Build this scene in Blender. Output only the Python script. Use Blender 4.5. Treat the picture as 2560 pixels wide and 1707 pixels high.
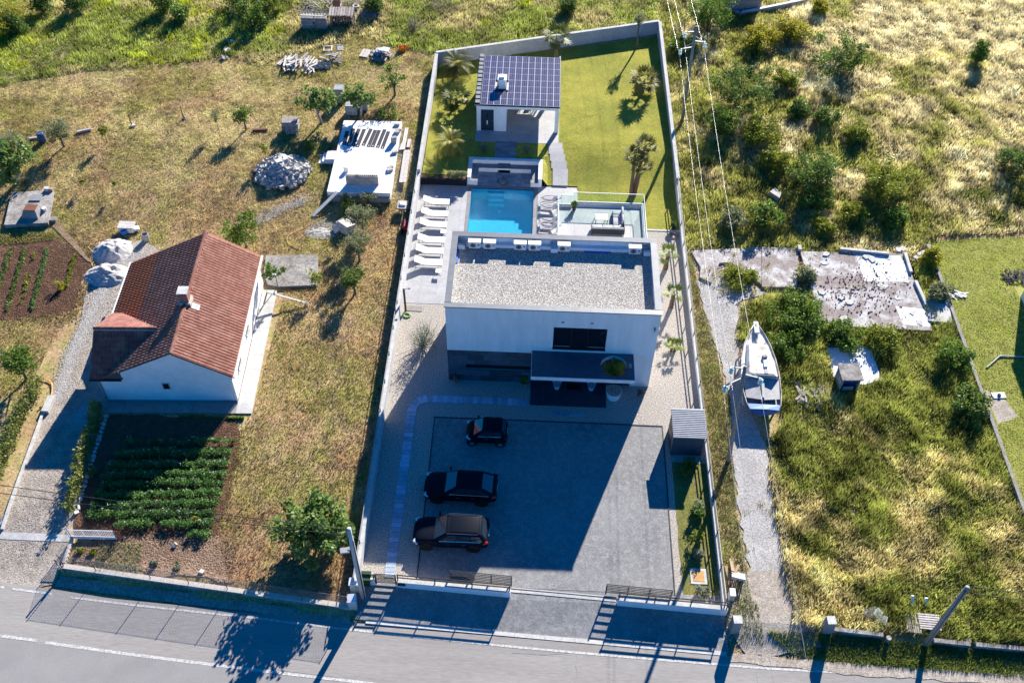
import bpy, bmesh, math, random
import numpy as np
from mathutils import Vector, Matrix

for o in list(bpy.data.objects):
    bpy.data.objects.remove(o)
random.seed(11)
rng = np.random.default_rng(11)
scene = bpy.context.scene
COL = scene.collection
rad = math.radians

# ------------------------------------------------------------------ camera
IW, IH = 2560.0, 1707.0
FPX, PITCH, ROLL, YAW = 2507.65, 0.852167, 0.0210395, -0.0228739
CAM = Vector((5.2255, -42.7957, 53.0636))
_f0 = Vector((math.sin(YAW), math.cos(YAW), 0))
_r0 = Vector((math.cos(YAW), -math.sin(YAW), 0))
FWD = math.cos(PITCH) * _f0 + math.sin(PITCH) * Vector((0, 0, -1))
_u0 = _r0.cross(FWD)
RGT = math.cos(ROLL) * _r0 + math.sin(ROLL) * _u0
UPV = -math.sin(ROLL) * _r0 + math.cos(ROLL) * _u0
cam_d = bpy.data.cameras.new('camera')
cam_d.sensor_fit = 'HORIZONTAL'
cam_d.sensor_width = 36.0
cam_d.lens = 36.0 * FPX / IW
cam_d.clip_start = 0.5
cam_d.clip_end = 2000
cam = bpy.data.objects.new('camera', cam_d)
COL.objects.link(cam)
m = Matrix.Identity(4)
for i in range(3):
    m[i][0], m[i][1], m[i][2], m[i][3] = RGT[i], UPV[i], -FWD[i], CAM[i]
cam.matrix_world = m
scene.camera = cam

# ------------------------------------------------------------------ sky, sun, exposure
SUN_EL, SUN_AZ = rad(25.7), rad(20.3)
world = bpy.data.worlds.new('World')
scene.world = world
world.use_nodes = True
wn = world.node_tree
wn.nodes.clear()
sky = wn.nodes.new('ShaderNodeTexSky')
sky.sky_type = 'NISHITA'
sky.sun_disc = False
sky.sun_elevation = SUN_EL
sky.sun_rotation = SUN_AZ
sky.altitude = 800
sky.air_density = 1.0
sky.dust_density = 0.0
sky.ozone_density = 10.0
bg = wn.nodes.new('ShaderNodeBackground')
bg.inputs[1].default_value = 0.062
wo = wn.nodes.new('ShaderNodeOutputWorld')
hsv = wn.nodes.new('ShaderNodeHueSaturation')
hsv.inputs['Saturation'].default_value = 1.55
hsv.inputs['Value'].default_value = 1.15
wn.links.new(sky.outputs[0], hsv.inputs['Color'])
wn.links.new(hsv.outputs[0], bg.inputs[0])
wn.links.new(bg.outputs[0], wo.inputs[0])
sun_d = bpy.data.lights.new('sun', 'SUN')
sun_d.energy = 5.0
sun_d.angle = rad(0.5)
sun_d.color = (1.0, 0.935, 0.825)
sun = bpy.data.objects.new('sun', sun_d)
COL.objects.link(sun)
sdir = Vector((math.sin(SUN_AZ) * math.cos(SUN_EL), math.cos(SUN_AZ) * math.cos(SUN_EL), math.sin(SUN_EL)))
sun.rotation_euler = sdir.to_track_quat('Z', 'Y').to_euler()
sun.location = (20, 40, 60)
vs = scene.view_settings
vs.view_transform = 'Standard'
vs.look = 'None'
vs.exposure = 1.38
vs.gamma = 1.0
vs.use_curve_mapping = False
scene.cycles.max_bounces = 6
scene.cycles.transparent_max_bounces = 10


# ------------------------------------------------------------------ terrain and survey helpers
def ss(a, b, t):
    t = min(1.0, max(0.0, (t - a) / (b - a)))
    return t * t * (3 - 2 * t)


def front_wall_y(x):
    return -15.21 - 0.1035 * (x + 21.2)


ROADZ = -0.32


def terr(x, y):
    if x < -4.06:
        back = 0.1 + 0.6 * ss(12, 26, y)
        if x > -21.3:
            e = front_wall_y(x)
            return ROADZ + (back - ROADZ) * ss(e - 0.25, e + 0.05, y)
        return ROADZ + (back - ROADZ) * ss(-16.4, -10.5, y)
    if x > 17.12:
        z = 0.7 * ss(14, 30, y)
        return ROADZ + (z - ROADZ) * ss(-18.6, -16.6, y)
    if y < -15.3:
        return ROADZ + (0 - ROADZ) * ss(-18.3, -15.3, y)
    if y < 15.5:
        return 0.0
    if x < 6.1:
        return 0.0 if y < 20.47 else 0.72
    if x < 8.82 and y < 20.5:
        return 0.0
    return 0.72 * ss(19.4, 25.6, y)


def ray(px, py):
    return FWD + RGT * ((px - IW / 2) / FPX) - UPV * ((py - IH / 2) / FPX)


def U(px, py, z):
    d = ray(px, py)
    return CAM + d * ((z - CAM.z) / d.z)


def G(px, py, dz=0.0):
    z = 0.0
    for _ in range(6):
        p = U(px, py, z + dz)
        z = terr(p.x, p.y)
    p = U(px, py, z + dz)
    return Vector((p.x, p.y, z + dz))


def T(c, r, x, y, dz=0.0):
    return G(640 * c + x / 3.672, (0, 427, 854, 1280)[r] + y / 3.672, dz)


def xy(p):
    return (p[0], p[1])


# ------------------------------------------------------------------ materials
MATS = {}


def M(name, c1, c2=None, scale=3.0, rough=0.8, bump=0.0, bscale=30.0, metal=0.0, spec=0.3,
      c3=None, s3=0.4, attr=False, rand=0.0, trans=0.0, detail=5.0, lo=0.35, hi=0.65, bdist=0.02, stretch=None, coat=0.0, fine=0.0, fscale=9.0):
    mt = bpy.data.materials.new(name)
    mt.use_nodes = True
    nt = mt.node_tree
    N, L = nt.nodes, nt.links
    b = N['Principled BSDF']
    b.inputs['Roughness'].default_value = rough
    b.inputs['Metallic'].default_value = metal
    b.inputs['Specular IOR Level'].default_value = spec
    if coat:
        b.inputs['Coat Weight'].default_value = coat
        b.inputs['Coat Roughness'].default_value = 0.05
    geo = N.new('ShaderNodeNewGeometry')
    pos = geo.outputs['Position']
    if stretch:
        mp = N.new('ShaderNodeMapping')
        mp.inputs['Scale'].default_value = stretch
        L.new(pos, mp.inputs[0])
        pos = mp.outputs[0]
    col = None

    def noise(sc, dt=detail):
        n = N.new('ShaderNodeTexNoise')
        n.inputs['Scale'].default_value = sc
        n.inputs['Detail'].default_value = dt
        n.inputs['Roughness'].default_value = 0.62
        L.new(pos, n.inputs['Vector'])
        return n.outputs['Fac']

    def ramp(fac, a, bb, l, h):
        r = N.new('ShaderNodeMapRange')
        r.inputs['From Min'].default_value = l
        r.inputs['From Max'].default_value = h
        L.new(fac, r.inputs['Value'])
        mx = N.new('ShaderNodeMix')
        mx.data_type = 'RGBA'
        L.new(r.outputs[0], mx.inputs['Factor'])
        for s, v in ((mx.inputs['A'], a), (mx.inputs['B'], bb)):
            pass
        ins = [i for i in mx.inputs if i.type == 'RGBA']
        for s, v in zip(ins, (a, bb)):
            if isinstance(v, (tuple, list)):
                s.default_value = (*v, 1)
            else:
                L.new(v, s)
        return [o for o in mx.outputs if o.type == 'RGBA'][0]

    if c2 is not None:
        col = ramp(noise(scale), c1, c2, lo, hi)
        if c3 is not None:
            col = ramp(noise(s3), col, c3, 0.45, 0.7)
    if fine and col is not None:
        fr_ = N.new('ShaderNodeMapRange')
        fr_.inputs['From Min'].default_value = 0.3
        fr_.inputs['From Max'].default_value = 0.7
        fr_.inputs['To Min'].default_value = 1 - fine
        fr_.inputs['To Max'].default_value = 1 + fine
        fr_.clamp = False
        L.new(noise(fscale, 8.0), fr_.inputs['Value'])
        vm = N.new('ShaderNodeVectorMath')
        vm.operation = 'SCALE'
        L.new(col, vm.inputs[0])
        L.new(fr_.outputs[0], vm.inputs['Scale'])
        col = vm.outputs[0]
    if attr:
        a = N.new('ShaderNodeAttribute')
        a.attribute_name = 'Col'
        if col is None:
            col = a.outputs['Color']
        else:
            mx = N.new('ShaderNodeMix')
            mx.data_type = 'RGBA'
            mx.blend_type = 'MULTIPLY'
            mx.inputs['Factor'].default_value = 1
            ins = [i for i in mx.inputs if i.type == 'RGBA']
            L.new(col, ins[0])
            L.new(a.outputs['Color'], ins[1])
            col = [o for o in mx.outputs if o.type == 'RGBA'][0]
    if rand:
        oi = N.new('ShaderNodeObjectInfo')
        hs = N.new('ShaderNodeHueSaturation')
        mr = N.new('ShaderNodeMapRange')
        mr.inputs['To Min'].default_value = 1 - rand
        mr.inputs['To Max'].default_value = 1 + rand
        L.new(oi.outputs['Random'], mr.inputs['Value'])
        L.new(mr.outputs[0], hs.inputs['Value'])
        if col is None:
            hs.inputs['Color'].default_value = (*c1, 1)
        else:
            L.new(col, hs.inputs['Color'])
        col = hs.outputs[0]
    if col is None:
        b.inputs['Base Color'].default_value = (*c1, 1)
    else:
        L.new(col, b.inputs['Base Color'])
    if bump:
        bp = N.new('ShaderNodeBump')
        bp.inputs['Strength'].default_value = bump
        bp.inputs['Distance'].default_value = bdist
        L.new(noise(bscale, 3.0), bp.inputs['Height'])
        L.new(bp.outputs[0], b.inputs['Normal'])
    if trans:
        t = N.new('ShaderNodeBsdfTranslucent')
        if col is None:
            t.inputs[0].default_value = (*c1, 1)
        else:
            L.new(col, t.inputs[0])
        mxs = N.new('ShaderNodeMixShader')
        mxs.inputs[0].default_value = trans
        L.new(b.outputs[0], mxs.inputs[1])
        L.new(t.outputs[0], mxs.inputs[2])
        L.new(mxs.outputs[0], N['Material Output'].inputs[0])
    MATS[name] = mt
    return mt


def glassy(name, tint, gloss=0.12, rough=0.03, diff=0.0, dcol=(0.1, 0.4, 0.6), bump=0.0, bscale=3.0, rings=None):
    """thin clear sheet: tinted see-through with a mirror film (and some scatter)"""
    mt = bpy.data.materials.new(name)
    mt.use_nodes = True
    nt = mt.node_tree
    N, L = nt.nodes, nt.links
    N.remove(N['Principled BSDF'])
    t = N.new('ShaderNodeBsdfTransparent')
    t.inputs[0].default_value = (*tint, 1)
    g = N.new('ShaderNodeBsdfGlossy')
    g.inputs['Roughness'].default_value = rough
    fr = N.new('ShaderNodeLayerWeight')
    fr.inputs[0].default_value = 0.12 + gloss
    pw_ = N.new('ShaderNodeMath')
    pw_.operation = 'POWER'
    pw_.inputs[1].default_value = 3.0
    L.new(fr.outputs['Facing'], pw_.inputs[0])
    ad_ = N.new('ShaderNodeMath')
    ad_.operation = 'ADD'
    ad_.use_clamp = True
    ad_.inputs[1].default_value = 0.02
    L.new(pw_.outputs[0], ad_.inputs[0])
    mx = N.new('ShaderNodeMixShader')
    L.new(ad_.outputs[0], mx.inputs[0])
    last = t.outputs[0]
    d = None
    if diff:
        d = N.new('ShaderNodeBsdfDiffuse')
        d.inputs[0].default_value = (*dcol, 1)
        m2 = N.new('ShaderNodeMixShader')
        m2.inputs[0].default_value = diff
        L.new(last, m2.inputs[1])
        L.new(d.outputs[0], m2.inputs[2])
        last = m2.outputs[0]
    L.new(last, mx.inputs[1])
    L.new(g.outputs[0], mx.inputs[2])
    L.new(mx.outputs[0], N['Material Output'].inputs[0])
    if bump:
        geo = N.new('ShaderNodeNewGeometry')
        n = N.new('ShaderNodeTexNoise')
        n.inputs['Scale'].default_value = bscale
        n.inputs['Detail'].default_value = 3
        L.new(geo.outputs['Position'], n.inputs['Vector'])
        h = n.outputs['Fac']
        bp = N.new('ShaderNodeBump')
        bp.inputs['Strength'].default_value = bump
        bp.inputs['Distance'].default_value = 0.1
        L.new(h, bp.inputs['Height'])
        L.new(bp.outputs[0], g.inputs['Normal'])
        if d:
            L.new(bp.outputs[0], d.inputs['Normal'])
    MATS[name] = mt
    return mt


def mat(m):
    return MATS[m] if isinstance(m, str) else m


M('plaster_white', (0.79, 0.79, 0.81), (0.70, 0.695, 0.70), 0.8, 0.85, 0.12, 60, stretch=(2.2, 2.2, 0.35), fine=0.04, fscale=4.0)
M('plaster_house', (0.76, 0.76, 0.78), (0.68, 0.68, 0.70), 0.8, 0.9, 0.15, 40, fine=0.05, fscale=3.0)
M('concrete', (0.30, 0.29, 0.28), (0.22, 0.215, 0.21), 1.6, 0.9, 0.3, 30, c3=(0.26, 0.245, 0.225), s3=0.5, fine=0.2, fscale=6.0)
M('concrete_wall', (0.50, 0.50, 0.51), (0.41, 0.41, 0.42), 1.2, 0.9, 0.2, 30, fine=0.15, fscale=5.0)
M('concrete_light', (0.52, 0.515, 0.50), (0.42, 0.415, 0.40), 1.3, 0.9, 0.2, 30, fine=0.18, fscale=6.0)
M('concrete_old', (0.27, 0.25, 0.23), (0.15, 0.138, 0.128), 2.2, 0.95, 0.5, 22, c3=(0.36, 0.345, 0.33), s3=0.8, detail=9, fine=0.45, fscale=6.0)
M('lane_concrete', (0.40, 0.385, 0.375), (0.25, 0.24, 0.23), 1.4, 0.95, 0.5, 20, c3=(0.48, 0.465, 0.455), s3=0.7, detail=10, fine=0.4, fscale=7.0)
M('concrete_white', (0.76, 0.77, 0.79), (0.62, 0.625, 0.64), 0.9, 0.9, 0.15, 20)
M('ruin_floor', (0.52, 0.51, 0.515), (0.27, 0.23, 0.222), 0.6, 0.95, 0.6, 14, lo=0.42, hi=0.55, c3=(0.23, 0.195, 0.18), s3=1.6, detail=12, fine=0.3, fscale=6.0)
M('slate', (0.04, 0.06, 0.085), (0.075, 0.095, 0.125), 1.7, 0.6, 0.35, 9, rand=0.35, bdist=0.05, detail=8)
M('slate_tile', (0.06, 0.08, 0.115), (0.08, 0.105, 0.145), 2.0, 0.55, 0.15, 10, rand=0.12)
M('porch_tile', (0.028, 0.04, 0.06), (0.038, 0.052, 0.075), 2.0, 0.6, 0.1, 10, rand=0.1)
M('coping_metal', (0.15, 0.165, 0.19), (0.12, 0.13, 0.15), 2.0, 0.5, 0.0, metal=0.25, spec=0.4)
M('roof_gravel', (0.60, 0.565, 0.515), (0.20, 0.19, 0.18), 13.0, 0.95, 1.0, 16, detail=2, lo=0.36, hi=0.58, bdist=0.06, fine=0.25, fscale=9.0)
M('yard_gravel', (0.56, 0.51, 0.45), (0.28, 0.25, 0.225), 13.0, 0.95, 0.9, 18, detail=2, lo=0.34, hi=0.60, bdist=0.05, fine=0.22, fscale=9.0)
M('asphalt', (0.18, 0.18, 0.182), (0.24, 0.24, 0.242), 0.35, 0.9, 0.5, 60, c3=(0.29, 0.287, 0.284), s3=2.5, detail=10, bdist=0.01, fine=0.28, fscale=10.0)
M('road', (0.245, 0.23, 0.218), (0.31, 0.292, 0.277), 0.9, stretch=(0.12, 1.0, 1.0), rough=0.95, bump=0.45, bscale=50, lo=.3, hi=.7, detail=10, bdist=0.008, fine=0.16, fscale=14.0)
M('road_unused', (0.25, 0.24, 0.23), (0.30, 0.283, 0.268), 0.5, 0.95, 0.45, 50, detail=10, bdist=0.008, fine=0.16, fscale=14.0)
M('road_lane', (0.235, 0.228, 0.225), (0.275, 0.265, 0.26), 0.5, 0.95, 0.4, 50, detail=10, bdist=0.008, fine=0.14, fscale=14.0)
M('paint_white', (0.56, 0.55, 0.54), (0.31, 0.30, 0.285), 7.0, 0.85, lo=0.42, hi=0.62, detail=8)
M('tile_light', (0.37, 0.37, 0.385), (0.315, 0.315, 0.33), 1.1, 0.6, 0.05, 12, rand=0.05, detail=8, fine=0.12, fscale=5.0)
M('tile_kerb', (0.64, 0.64, 0.64), (0.56, 0.56, 0.57), 2.0, 0.7, rand=0.05)
M('tile_wood', (0.20, 0.23, 0.28), (0.15, 0.175, 0.22), 1.8, 0.6, 0.05, 12, rand=0.2)
M('coping_stone', (0.20, 0.20, 0.215), (0.15, 0.15, 0.165), 2.6, 0.6, 0.1, 16, rand=0.12)
M('pool_tile', (0.13, 0.55, 0.68), (0.10, 0.48, 0.61), 5.0, 0.5)
M('paver_blue', (0.42, 0.49, 0.60), (0.33, 0.39, 0.49), 3.0, 0.8, 0.2, 22, rand=0.25, fine=0.25, fscale=12.0)
M('paver_grey', (0.30, 0.29, 0.30), (0.22, 0.215, 0.225), 3.0, 0.8, 0.2, 22, rand=0.22, fine=0.25, fscale=12.0)
M('lawn_ground', (0.25, 0.245, 0.035), (0.33, 0.31, 0.055), 0.9, 0.95, 0.5, 40, c3=(0.175, 0.20, 0.03), s3=0.35, detail=8, fine=0.3, fscale=8.0)
M('mown_ground', (0.42, 0.30, 0.165), (0.29, 0.26, 0.085), 0.7, 0.95, 0.55, 14, c3=(0.31, 0.18, 0.10), s3=0.22, detail=9, lo=0.4, hi=0.62, bdist=0.06, fine=0.55, fscale=7.0)
M('clover_ground', (0.20, 0.215, 0.04), (0.27, 0.26, 0.07), 0.8, 0.95, 0.8, 14, fine=.4, fscale=7.)
M('garden_ground', (0.13, 0.14, 0.03), (0.21, 0.19, 0.06), 1.2, 0.95, 0.8, 20, fine=.4, fscale=8.)
M('wild_ground', (0.15, 0.14, 0.045), (0.24, 0.20, 0.085), 1.0, 0.95, 0.5, 9, detail=8, bdist=0.08, fine=0.5, fscale=6.0)
M('soil', (0.155, 0.083, 0.048), (0.10, 0.052, 0.032), 2.0, 0.95, 1.0, 11, detail=8, bdist=0.07, fine=0.5, fscale=8.0)
M('soil_dry', (0.30, 0.205, 0.14), (0.23, 0.15, 0.10), 1.5, 0.95, 1.0, 9, detail=8, bdist=0.07, fine=0.4, fscale=7.0)
M('drive_gravel', (0.42, 0.365, 0.31), (0.27, 0.23, 0.19), 1.6, 0.95, 1.0, 18, c3=(0.40, 0.355, 0.31), s3=0.5, detail=9, bdist=0.04, fine=0.45, fscale=9.0)
M('limestone', (0.56, 0.53, 0.50), (0.42, 0.39, 0.365), 4.0, 0.95, 0.8, 18, bdist=0.04, fine=0.3, fscale=9.0)
M('sand_pile', (0.54, 0.51, 0.49), (0.40, 0.375, 0.365), 5.0, 0.95, 0.9, 18, bdist=0.05)
M('white_metal', (0.78, 0.78, 0.80), rough=0.4)
M('white_plastic', (0.80, 0.80, 0.80), (0.70, 0.70, 0.69), 3.0, 0.6)
M('dark_metal', (0.025, 0.027, 0.032), rough=0.45, spec=0.4)
M('grey_metal', (0.33, 0.34, 0.36), (0.26, 0.27, 0.29), 2.0, 0.5, metal=0.3)
M('black_rubber', (0.012, 0.012, 0.013), rough=0.7)
M('fabric_white', (0.74, 0.72, 0.74), rough=0.9)
M('fabric_grey', (0.34, 0.33, 0.36), rough=0.9)
M('cushion', (0.42, 0.42, 0.44), (0.36, 0.36, 0.38), 6.0, 0.9)
M('window_dark', (0.008, 0.013, 0.02), rough=0.06, spec=0.5)
M('frame_dark', (0.015, 0.02, 0.028), rough=0.4)
M('door_blue', (0.018, 0.04, 0.062), rough=0.35)
M('black', (0.005, 0.005, 0.006), rough=0.8)
M('tile_old', (0.25, 0.10, 0.07), (0.17, 0.066, 0.048), 3.0, 0.9, 0.25, 30, rand=0.12, detail=8, c3=(0.29, 0.145, 0.11), s3=1.3, fine=0.25, fscale=7.0)
M('tile_new', (0.40, 0.10, 0.035), (0.32, 0.075, 0.027), 3.0, 0.85, 0.15, 30, rand=0.1)
M('tile_wing', (0.19, 0.075, 0.065), (0.13, 0.05, 0.045), 3.0, 0.9, 0.25, 30, rand=0.15, c3=(0.26, 0.13, 0.10), s3=1.3)
M('mortar', (0.60, 0.55, 0.50), (0.48, 0.43, 0.39), 5.0, 0.95, 0.4, 20)
M('brick_red', (0.36, 0.17, 0.12), (0.28, 0.13, 0.09), 5.0, 0.9)
M('wood_old', (0.40, 0.36, 0.34), (0.27, 0.24, 0.23), 5.0, 0.9, 0.3, 30, rand=0.25)
M('wood_pale', (0.62, 0.58, 0.55), (0.46, 0.42, 0.40), 5.0, 0.9, 0.2, 30, rand=0.18)
M('wood_warm', (0.42, 0.30, 0.20), (0.30, 0.21, 0.14), 5.0, 0.9, 0.2, 30, rand=0.2)
M('pole_wood', (0.26, 0.245, 0.22), (0.18, 0.165, 0.15), 4.0, 0.9, 0.3, 20)
M('wire_metal', (0.42, 0.42, 0.43), rough=0.35, metal=0.5)
M('wire_black', (0.02, 0.02, 0.022), rough=0.6)
M('insulator', (0.45, 0.60, 0.58), rough=0.08, spec=0.8)
M('bark', (0.20, 0.165, 0.135), (0.12, 0.10, 0.085), 8.0, 0.95, 0.5, 25)
M('bark_pale', (0.38, 0.35, 0.32), (0.26, 0.24, 0.22), 8.0, 0.95, 0.4, 25)
M('palm_bark', (0.26, 0.17, 0.12), (0.12, 0.08, 0.06), 14.0, 0.95, 0.8, 30)
M('leaf', (1, 1, 1), attr=True, rough=0.55, trans=0.42, spec=0.35)
M('leaf_dry', (1, 1, 1), attr=True, rough=0.8, trans=0.25, spec=0.2)
M('blade', (1, 1, 1), attr=True, rough=0.7, trans=0.48, spec=0.2)
M('stone_white', (0.54, 0.52, 0.495), (0.33, 0.315, 0.30), 3.0, 0.9, 0.5, 10, rand=0.3)
M('car_paint', (0.005, 0.008, 0.016), rough=0.5, spec=0.06)
M('car_glass', (0.02, 0.032, 0.045), rough=0.05, spec=0.7, coat=0.5)
M('car_trim', (0.008, 0.008, 0.009), rough=0.6)
M('rim_metal', (0.50, 0.52, 0.55), rough=0.3, metal=0.7)
M('rim_dark', (0.03, 0.03, 0.033), rough=0.35, metal=0.5)
M('lamp_clear', (0.55, 0.62, 0.68), rough=0.08, spec=0.8)
M('lamp_red', (0.38, 0.012, 0.012), rough=0.12, spec=0.7)
M('chrome', (0.65, 0.66, 0.68), rough=0.15, metal=0.9)
M('panel_cell', (0.045, 0.043, 0.095), (0.06, 0.056, 0.115), 1.2, 0.25, spec=0.5, rand=0.12, coat=0.3)
M('panel_line', (0.46, 0.48, 0.54), rough=0.4)
M('shed_metal', (0.055, 0.07, 0.09), (0.045, 0.058, 0.075), 2.0, 0.5)
M('shed_roof', (0.40, 0.41, 0.43), (0.33, 0.34, 0.36), 3.0, 0.45, metal=0.2)
M('hull_blue', (0.02, 0.10, 0.30), (0.03, 0.14, 0.36), 2.0, 0.4)
M('hull_white', (0.66, 0.64, 0.62), (0.46, 0.43, 0.40), 1.5, 0.6, c3=(0.20, 0.175, 0.15), s3=0.9, detail=8)
M('deck_white', (0.84, 0.82, 0.79), (0.72, 0.69, 0.65), 1.6, 0.6, c3=(0.28, 0.24, 0.19), s3=0.55, detail=9)
M('tarp_grey', (0.36, 0.36, 0.37), (0.26, 0.26, 0.27), 2.5, 0.6, 0.3, 6)
M('tarp_blue', (0.02, 0.11, 0.40), (0.03, 0.15, 0.48), 3.0, 0.5)
M('orange_plastic', (0.75, 0.21, 0.02), rough=0.5)
M('red_metal', (0.42, 0.03, 0.03), rough=0.5)
M('green_plastic', (0.02, 0.06, 0.03), rough=0.5)
M('hose_green', (0.25, 0.50, 0.10), rough=0.5)
M('hose_yellow', (0.62, 0.42, 0.13), rough=0.6)
M('hose_orange', (0.68, 0.30, 0.06), rough=0.6)
M('terracotta', (0.40, 0.17, 0.10), rough=0.8)
M('rust', (0.22, 0.09, 0.05), (0.13, 0.055, 0.035), 6.0, 0.9, 0.3, 30)
M('block_grey', (0.44, 0.41, 0.38), (0.33, 0.30, 0.28), 3.0, 0.95, 0.3, 25, rand=0.15)
M('felt_dark', (0.035, 0.034, 0.045), (0.055, 0.053, 0.065), 8.0, 0.9, 0.2, 40, rand=0.1)
M('hatch_orange', (0.55, 0.32, 0.12), (0.45, 0.25, 0.09), 4.0, 0.8)
M('log_end', (0.35, 0.25, 0.17), (0.16, 0.11, 0.08), 9.0, 0.9, 0.6, 14)
M('shower_brown', (0.075, 0.045, 0.035), rough=0.5)
M('chair_white', (0.55, 0.62, 0.72), rough=0.4)
M('tank_grey', (0.40, 0.40, 0.40), (0.28, 0.28, 0.28), 3.0, 0.7)
M('blue_plastic', (0.035, 0.07, 0.20), rough=0.5)
M('bag_white', (0.74, 0.73, 0.72), rough=0.8)
glassy('glass_clear', (0.86, 0.94, 0.92), 0.18)
glassy('water', (0.45, 0.80, 0.94), 0.0, 0.02, 0.12, (0.06, 0.46, 0.62), 1.0, 8.0)


# ------------------------------------------------------------------ mesh helpers
def link(o, parent=None):
    COL.objects.link(o)
    if parent is not None:
        o.parent = parent
    return o


def tag(o, label=None, cat=None, group=None, kind=None):
    if label:
        o['label'] = label
    if cat:
        o['category'] = cat
    if group:
        o['group'] = group
    if kind:
        o['kind'] = kind
    return o


def thing(name, label, cat, loc=(0, 0, 0), rz=0.0, group=None):
    o = bpy.data.objects.new(name, None)
    o.empty_display_size = 0.3
    link(o)
    o.location = loc
    o.rotation_euler = (0, 0, rz)
    return tag(o, label, cat, group)


class MB:
    def __init__(s):
        s.v, s.f = [], []

    def add(s, vs, fs):
        n = len(s.v)
        s.v += [tuple(v) for v in vs]
        s.f += [tuple(i + n for i in f) for f in fs]
        return s

    def hexa(s, p):
        return s.add(p, [(0, 3, 2, 1), (4, 5, 6, 7), (0, 1, 5, 4), (1, 2, 6, 5), (2, 3, 7, 6), (3, 0, 4, 7)])

    def box(s, x0, x1, y0, y1, z0, z1):
        return s.hexa([(x0, y0, z0), (x1, y0, z0), (x1, y1, z0), (x0, y1, z0), (x0, y0, z1), (x1, y0, z1), (x1, y1, z1), (x0, y1, z1)])

    def cbox(s, c, sx, sy, sz, rz=0.0, rx=0.0, ry=0.0):
        R = Matrix.Rotation(rz, 3, 'Z') @ Matrix.Rotation(ry, 3, 'Y') @ Matrix.Rotation(rx, 3, 'X')
        c = Vector(c)
        ps = [c + R @ Vector((a * sx / 2, b * sy / 2, d * sz / 2)) for d in (-1, 1) for a, b in ((-1, -1), (1, -1), (1, 1), (-1, 1))]
        return s.hexa(ps)

    def beam(s, a, b, w, h, up=(0, 0, 1)):
        a, b = Vector(a), Vector(b)
        d = (b - a).normalized()
        u = Vector(up)
        if abs(d.dot(u)) > 0.98:
            u = Vector((0, 1, 0))
        r = d.cross(u).normalized()
        u = r.cross(d)
        r, u = r * w / 2, u * h / 2
        return s.hexa([a - r - u, a + r - u, b + r - u, b - r - u, a - r + u, a + r + u, b + r + u, b - r + u])

    def prism(s, poly, z0, z1):
        n = len(poly)
        z0f = z0 if callable(z0) else (lambda x, y: z0)
        z1f = z1 if callable(z1) else (lambda x, y: z1)
        vs = [(x, y, z0f(x, y)) for x, y in poly] + [(x, y, z1f(x, y)) for x, y in poly]
        a = sum(poly[i][0] * poly[(i + 1) % n][1] - poly[(i + 1) % n][0] * poly[i][1] for i in range(n))
        fs = [tuple(range(n - 1, -1, -1)), tuple(range(n, 2 * n))] + [(i, (i + 1) % n, n + (i + 1) % n, n + i) for i in range(n)]
        if a < 0:
            fs = [tuple(reversed(f)) for f in fs]
        return s.add(vs, fs)

    def loft(s, rings, close=True, cap=True):
        n = len(rings[0])
        vs = [p for r in rings for p in r]
        fs = []
        for i in range(len(rings) - 1):
            for j in range(n if close else n - 1):
                k = (j + 1) % n
                fs.append((i * n + j, i * n + k, (i + 1) * n + k, (i + 1) * n + j))
        if cap and close:
            fs.append(tuple(range(n - 1, -1, -1)))
            fs.append(tuple((len(rings) - 1) * n + j for j in range(n)))
        return s.add(vs, fs)

    def cyl(s, c, r, h, n=12, r2=None):
        c = Vector(c)
        r2 = r if r2 is None else r2
        return s.loft([[c + Vector((q * math.cos(t * 2 * math.pi / n), q * math.sin(t * 2 * math.pi / n), z)) for t in range(n)] for q, z in ((r, 0), (r2, h))])

    def tube(s, pts, r, n=6):
        pts = [Vector(p) for p in pts]
        rings = []
        for i, p in enumerate(pts):
            d = (pts[min(i + 1, len(pts) - 1)] - pts[max(i - 1, 0)])
            d = d.normalized() if d.length > 1e-9 else Vector((0, 0, 1))
            u = Vector((0, 0, 1)) if abs(d.z) < 0.9 else Vector((1, 0, 0))
            a = d.cross(u).normalized()
            b = a.cross(d)
            q = r[i] if isinstance(r, (list, tuple)) else r
            rings.append([p + a * (q * math.cos(t * 2 * math.pi / n)) + b * (q * math.sin(t * 2 * math.pi / n)) for t in range(n)])
        return s.loft(rings)

    def disc(s, c, axis, r, th, n=16):
        c, d = Vector(c), Vector(axis).normalized()
        return s.tube([c - d * th / 2, c + d * th / 2], r, n)

    def quad(s, a, b, c, d):
        return s.add([a, b, c, d], [(0, 1, 2, 3)])

    def build(s, name, material, parent=None, smooth=False, bevel=0.0, seg=2, sub=0):
        me = bpy.data.meshes.new(name)
        me.from_pydata(s.v, [], s.f)
        me.materials.append(mat(material))
        if smooth:
            me.polygons.foreach_set('use_smooth', [True] * len(me.polygons))
        me.update()
        o = bpy.data.objects.new(name, me)
        link(o, parent)
        if bevel:
            b = o.modifiers.new('bevel', 'BEVEL')
            b.width = bevel
            b.segments = seg
            b.limit_method = 'ANGLE'
        if sub:
            m_ = o.modifiers.new('sub', 'SUBSURF')
            m_.levels = sub
            m_.render_levels = sub
        return o


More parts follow.
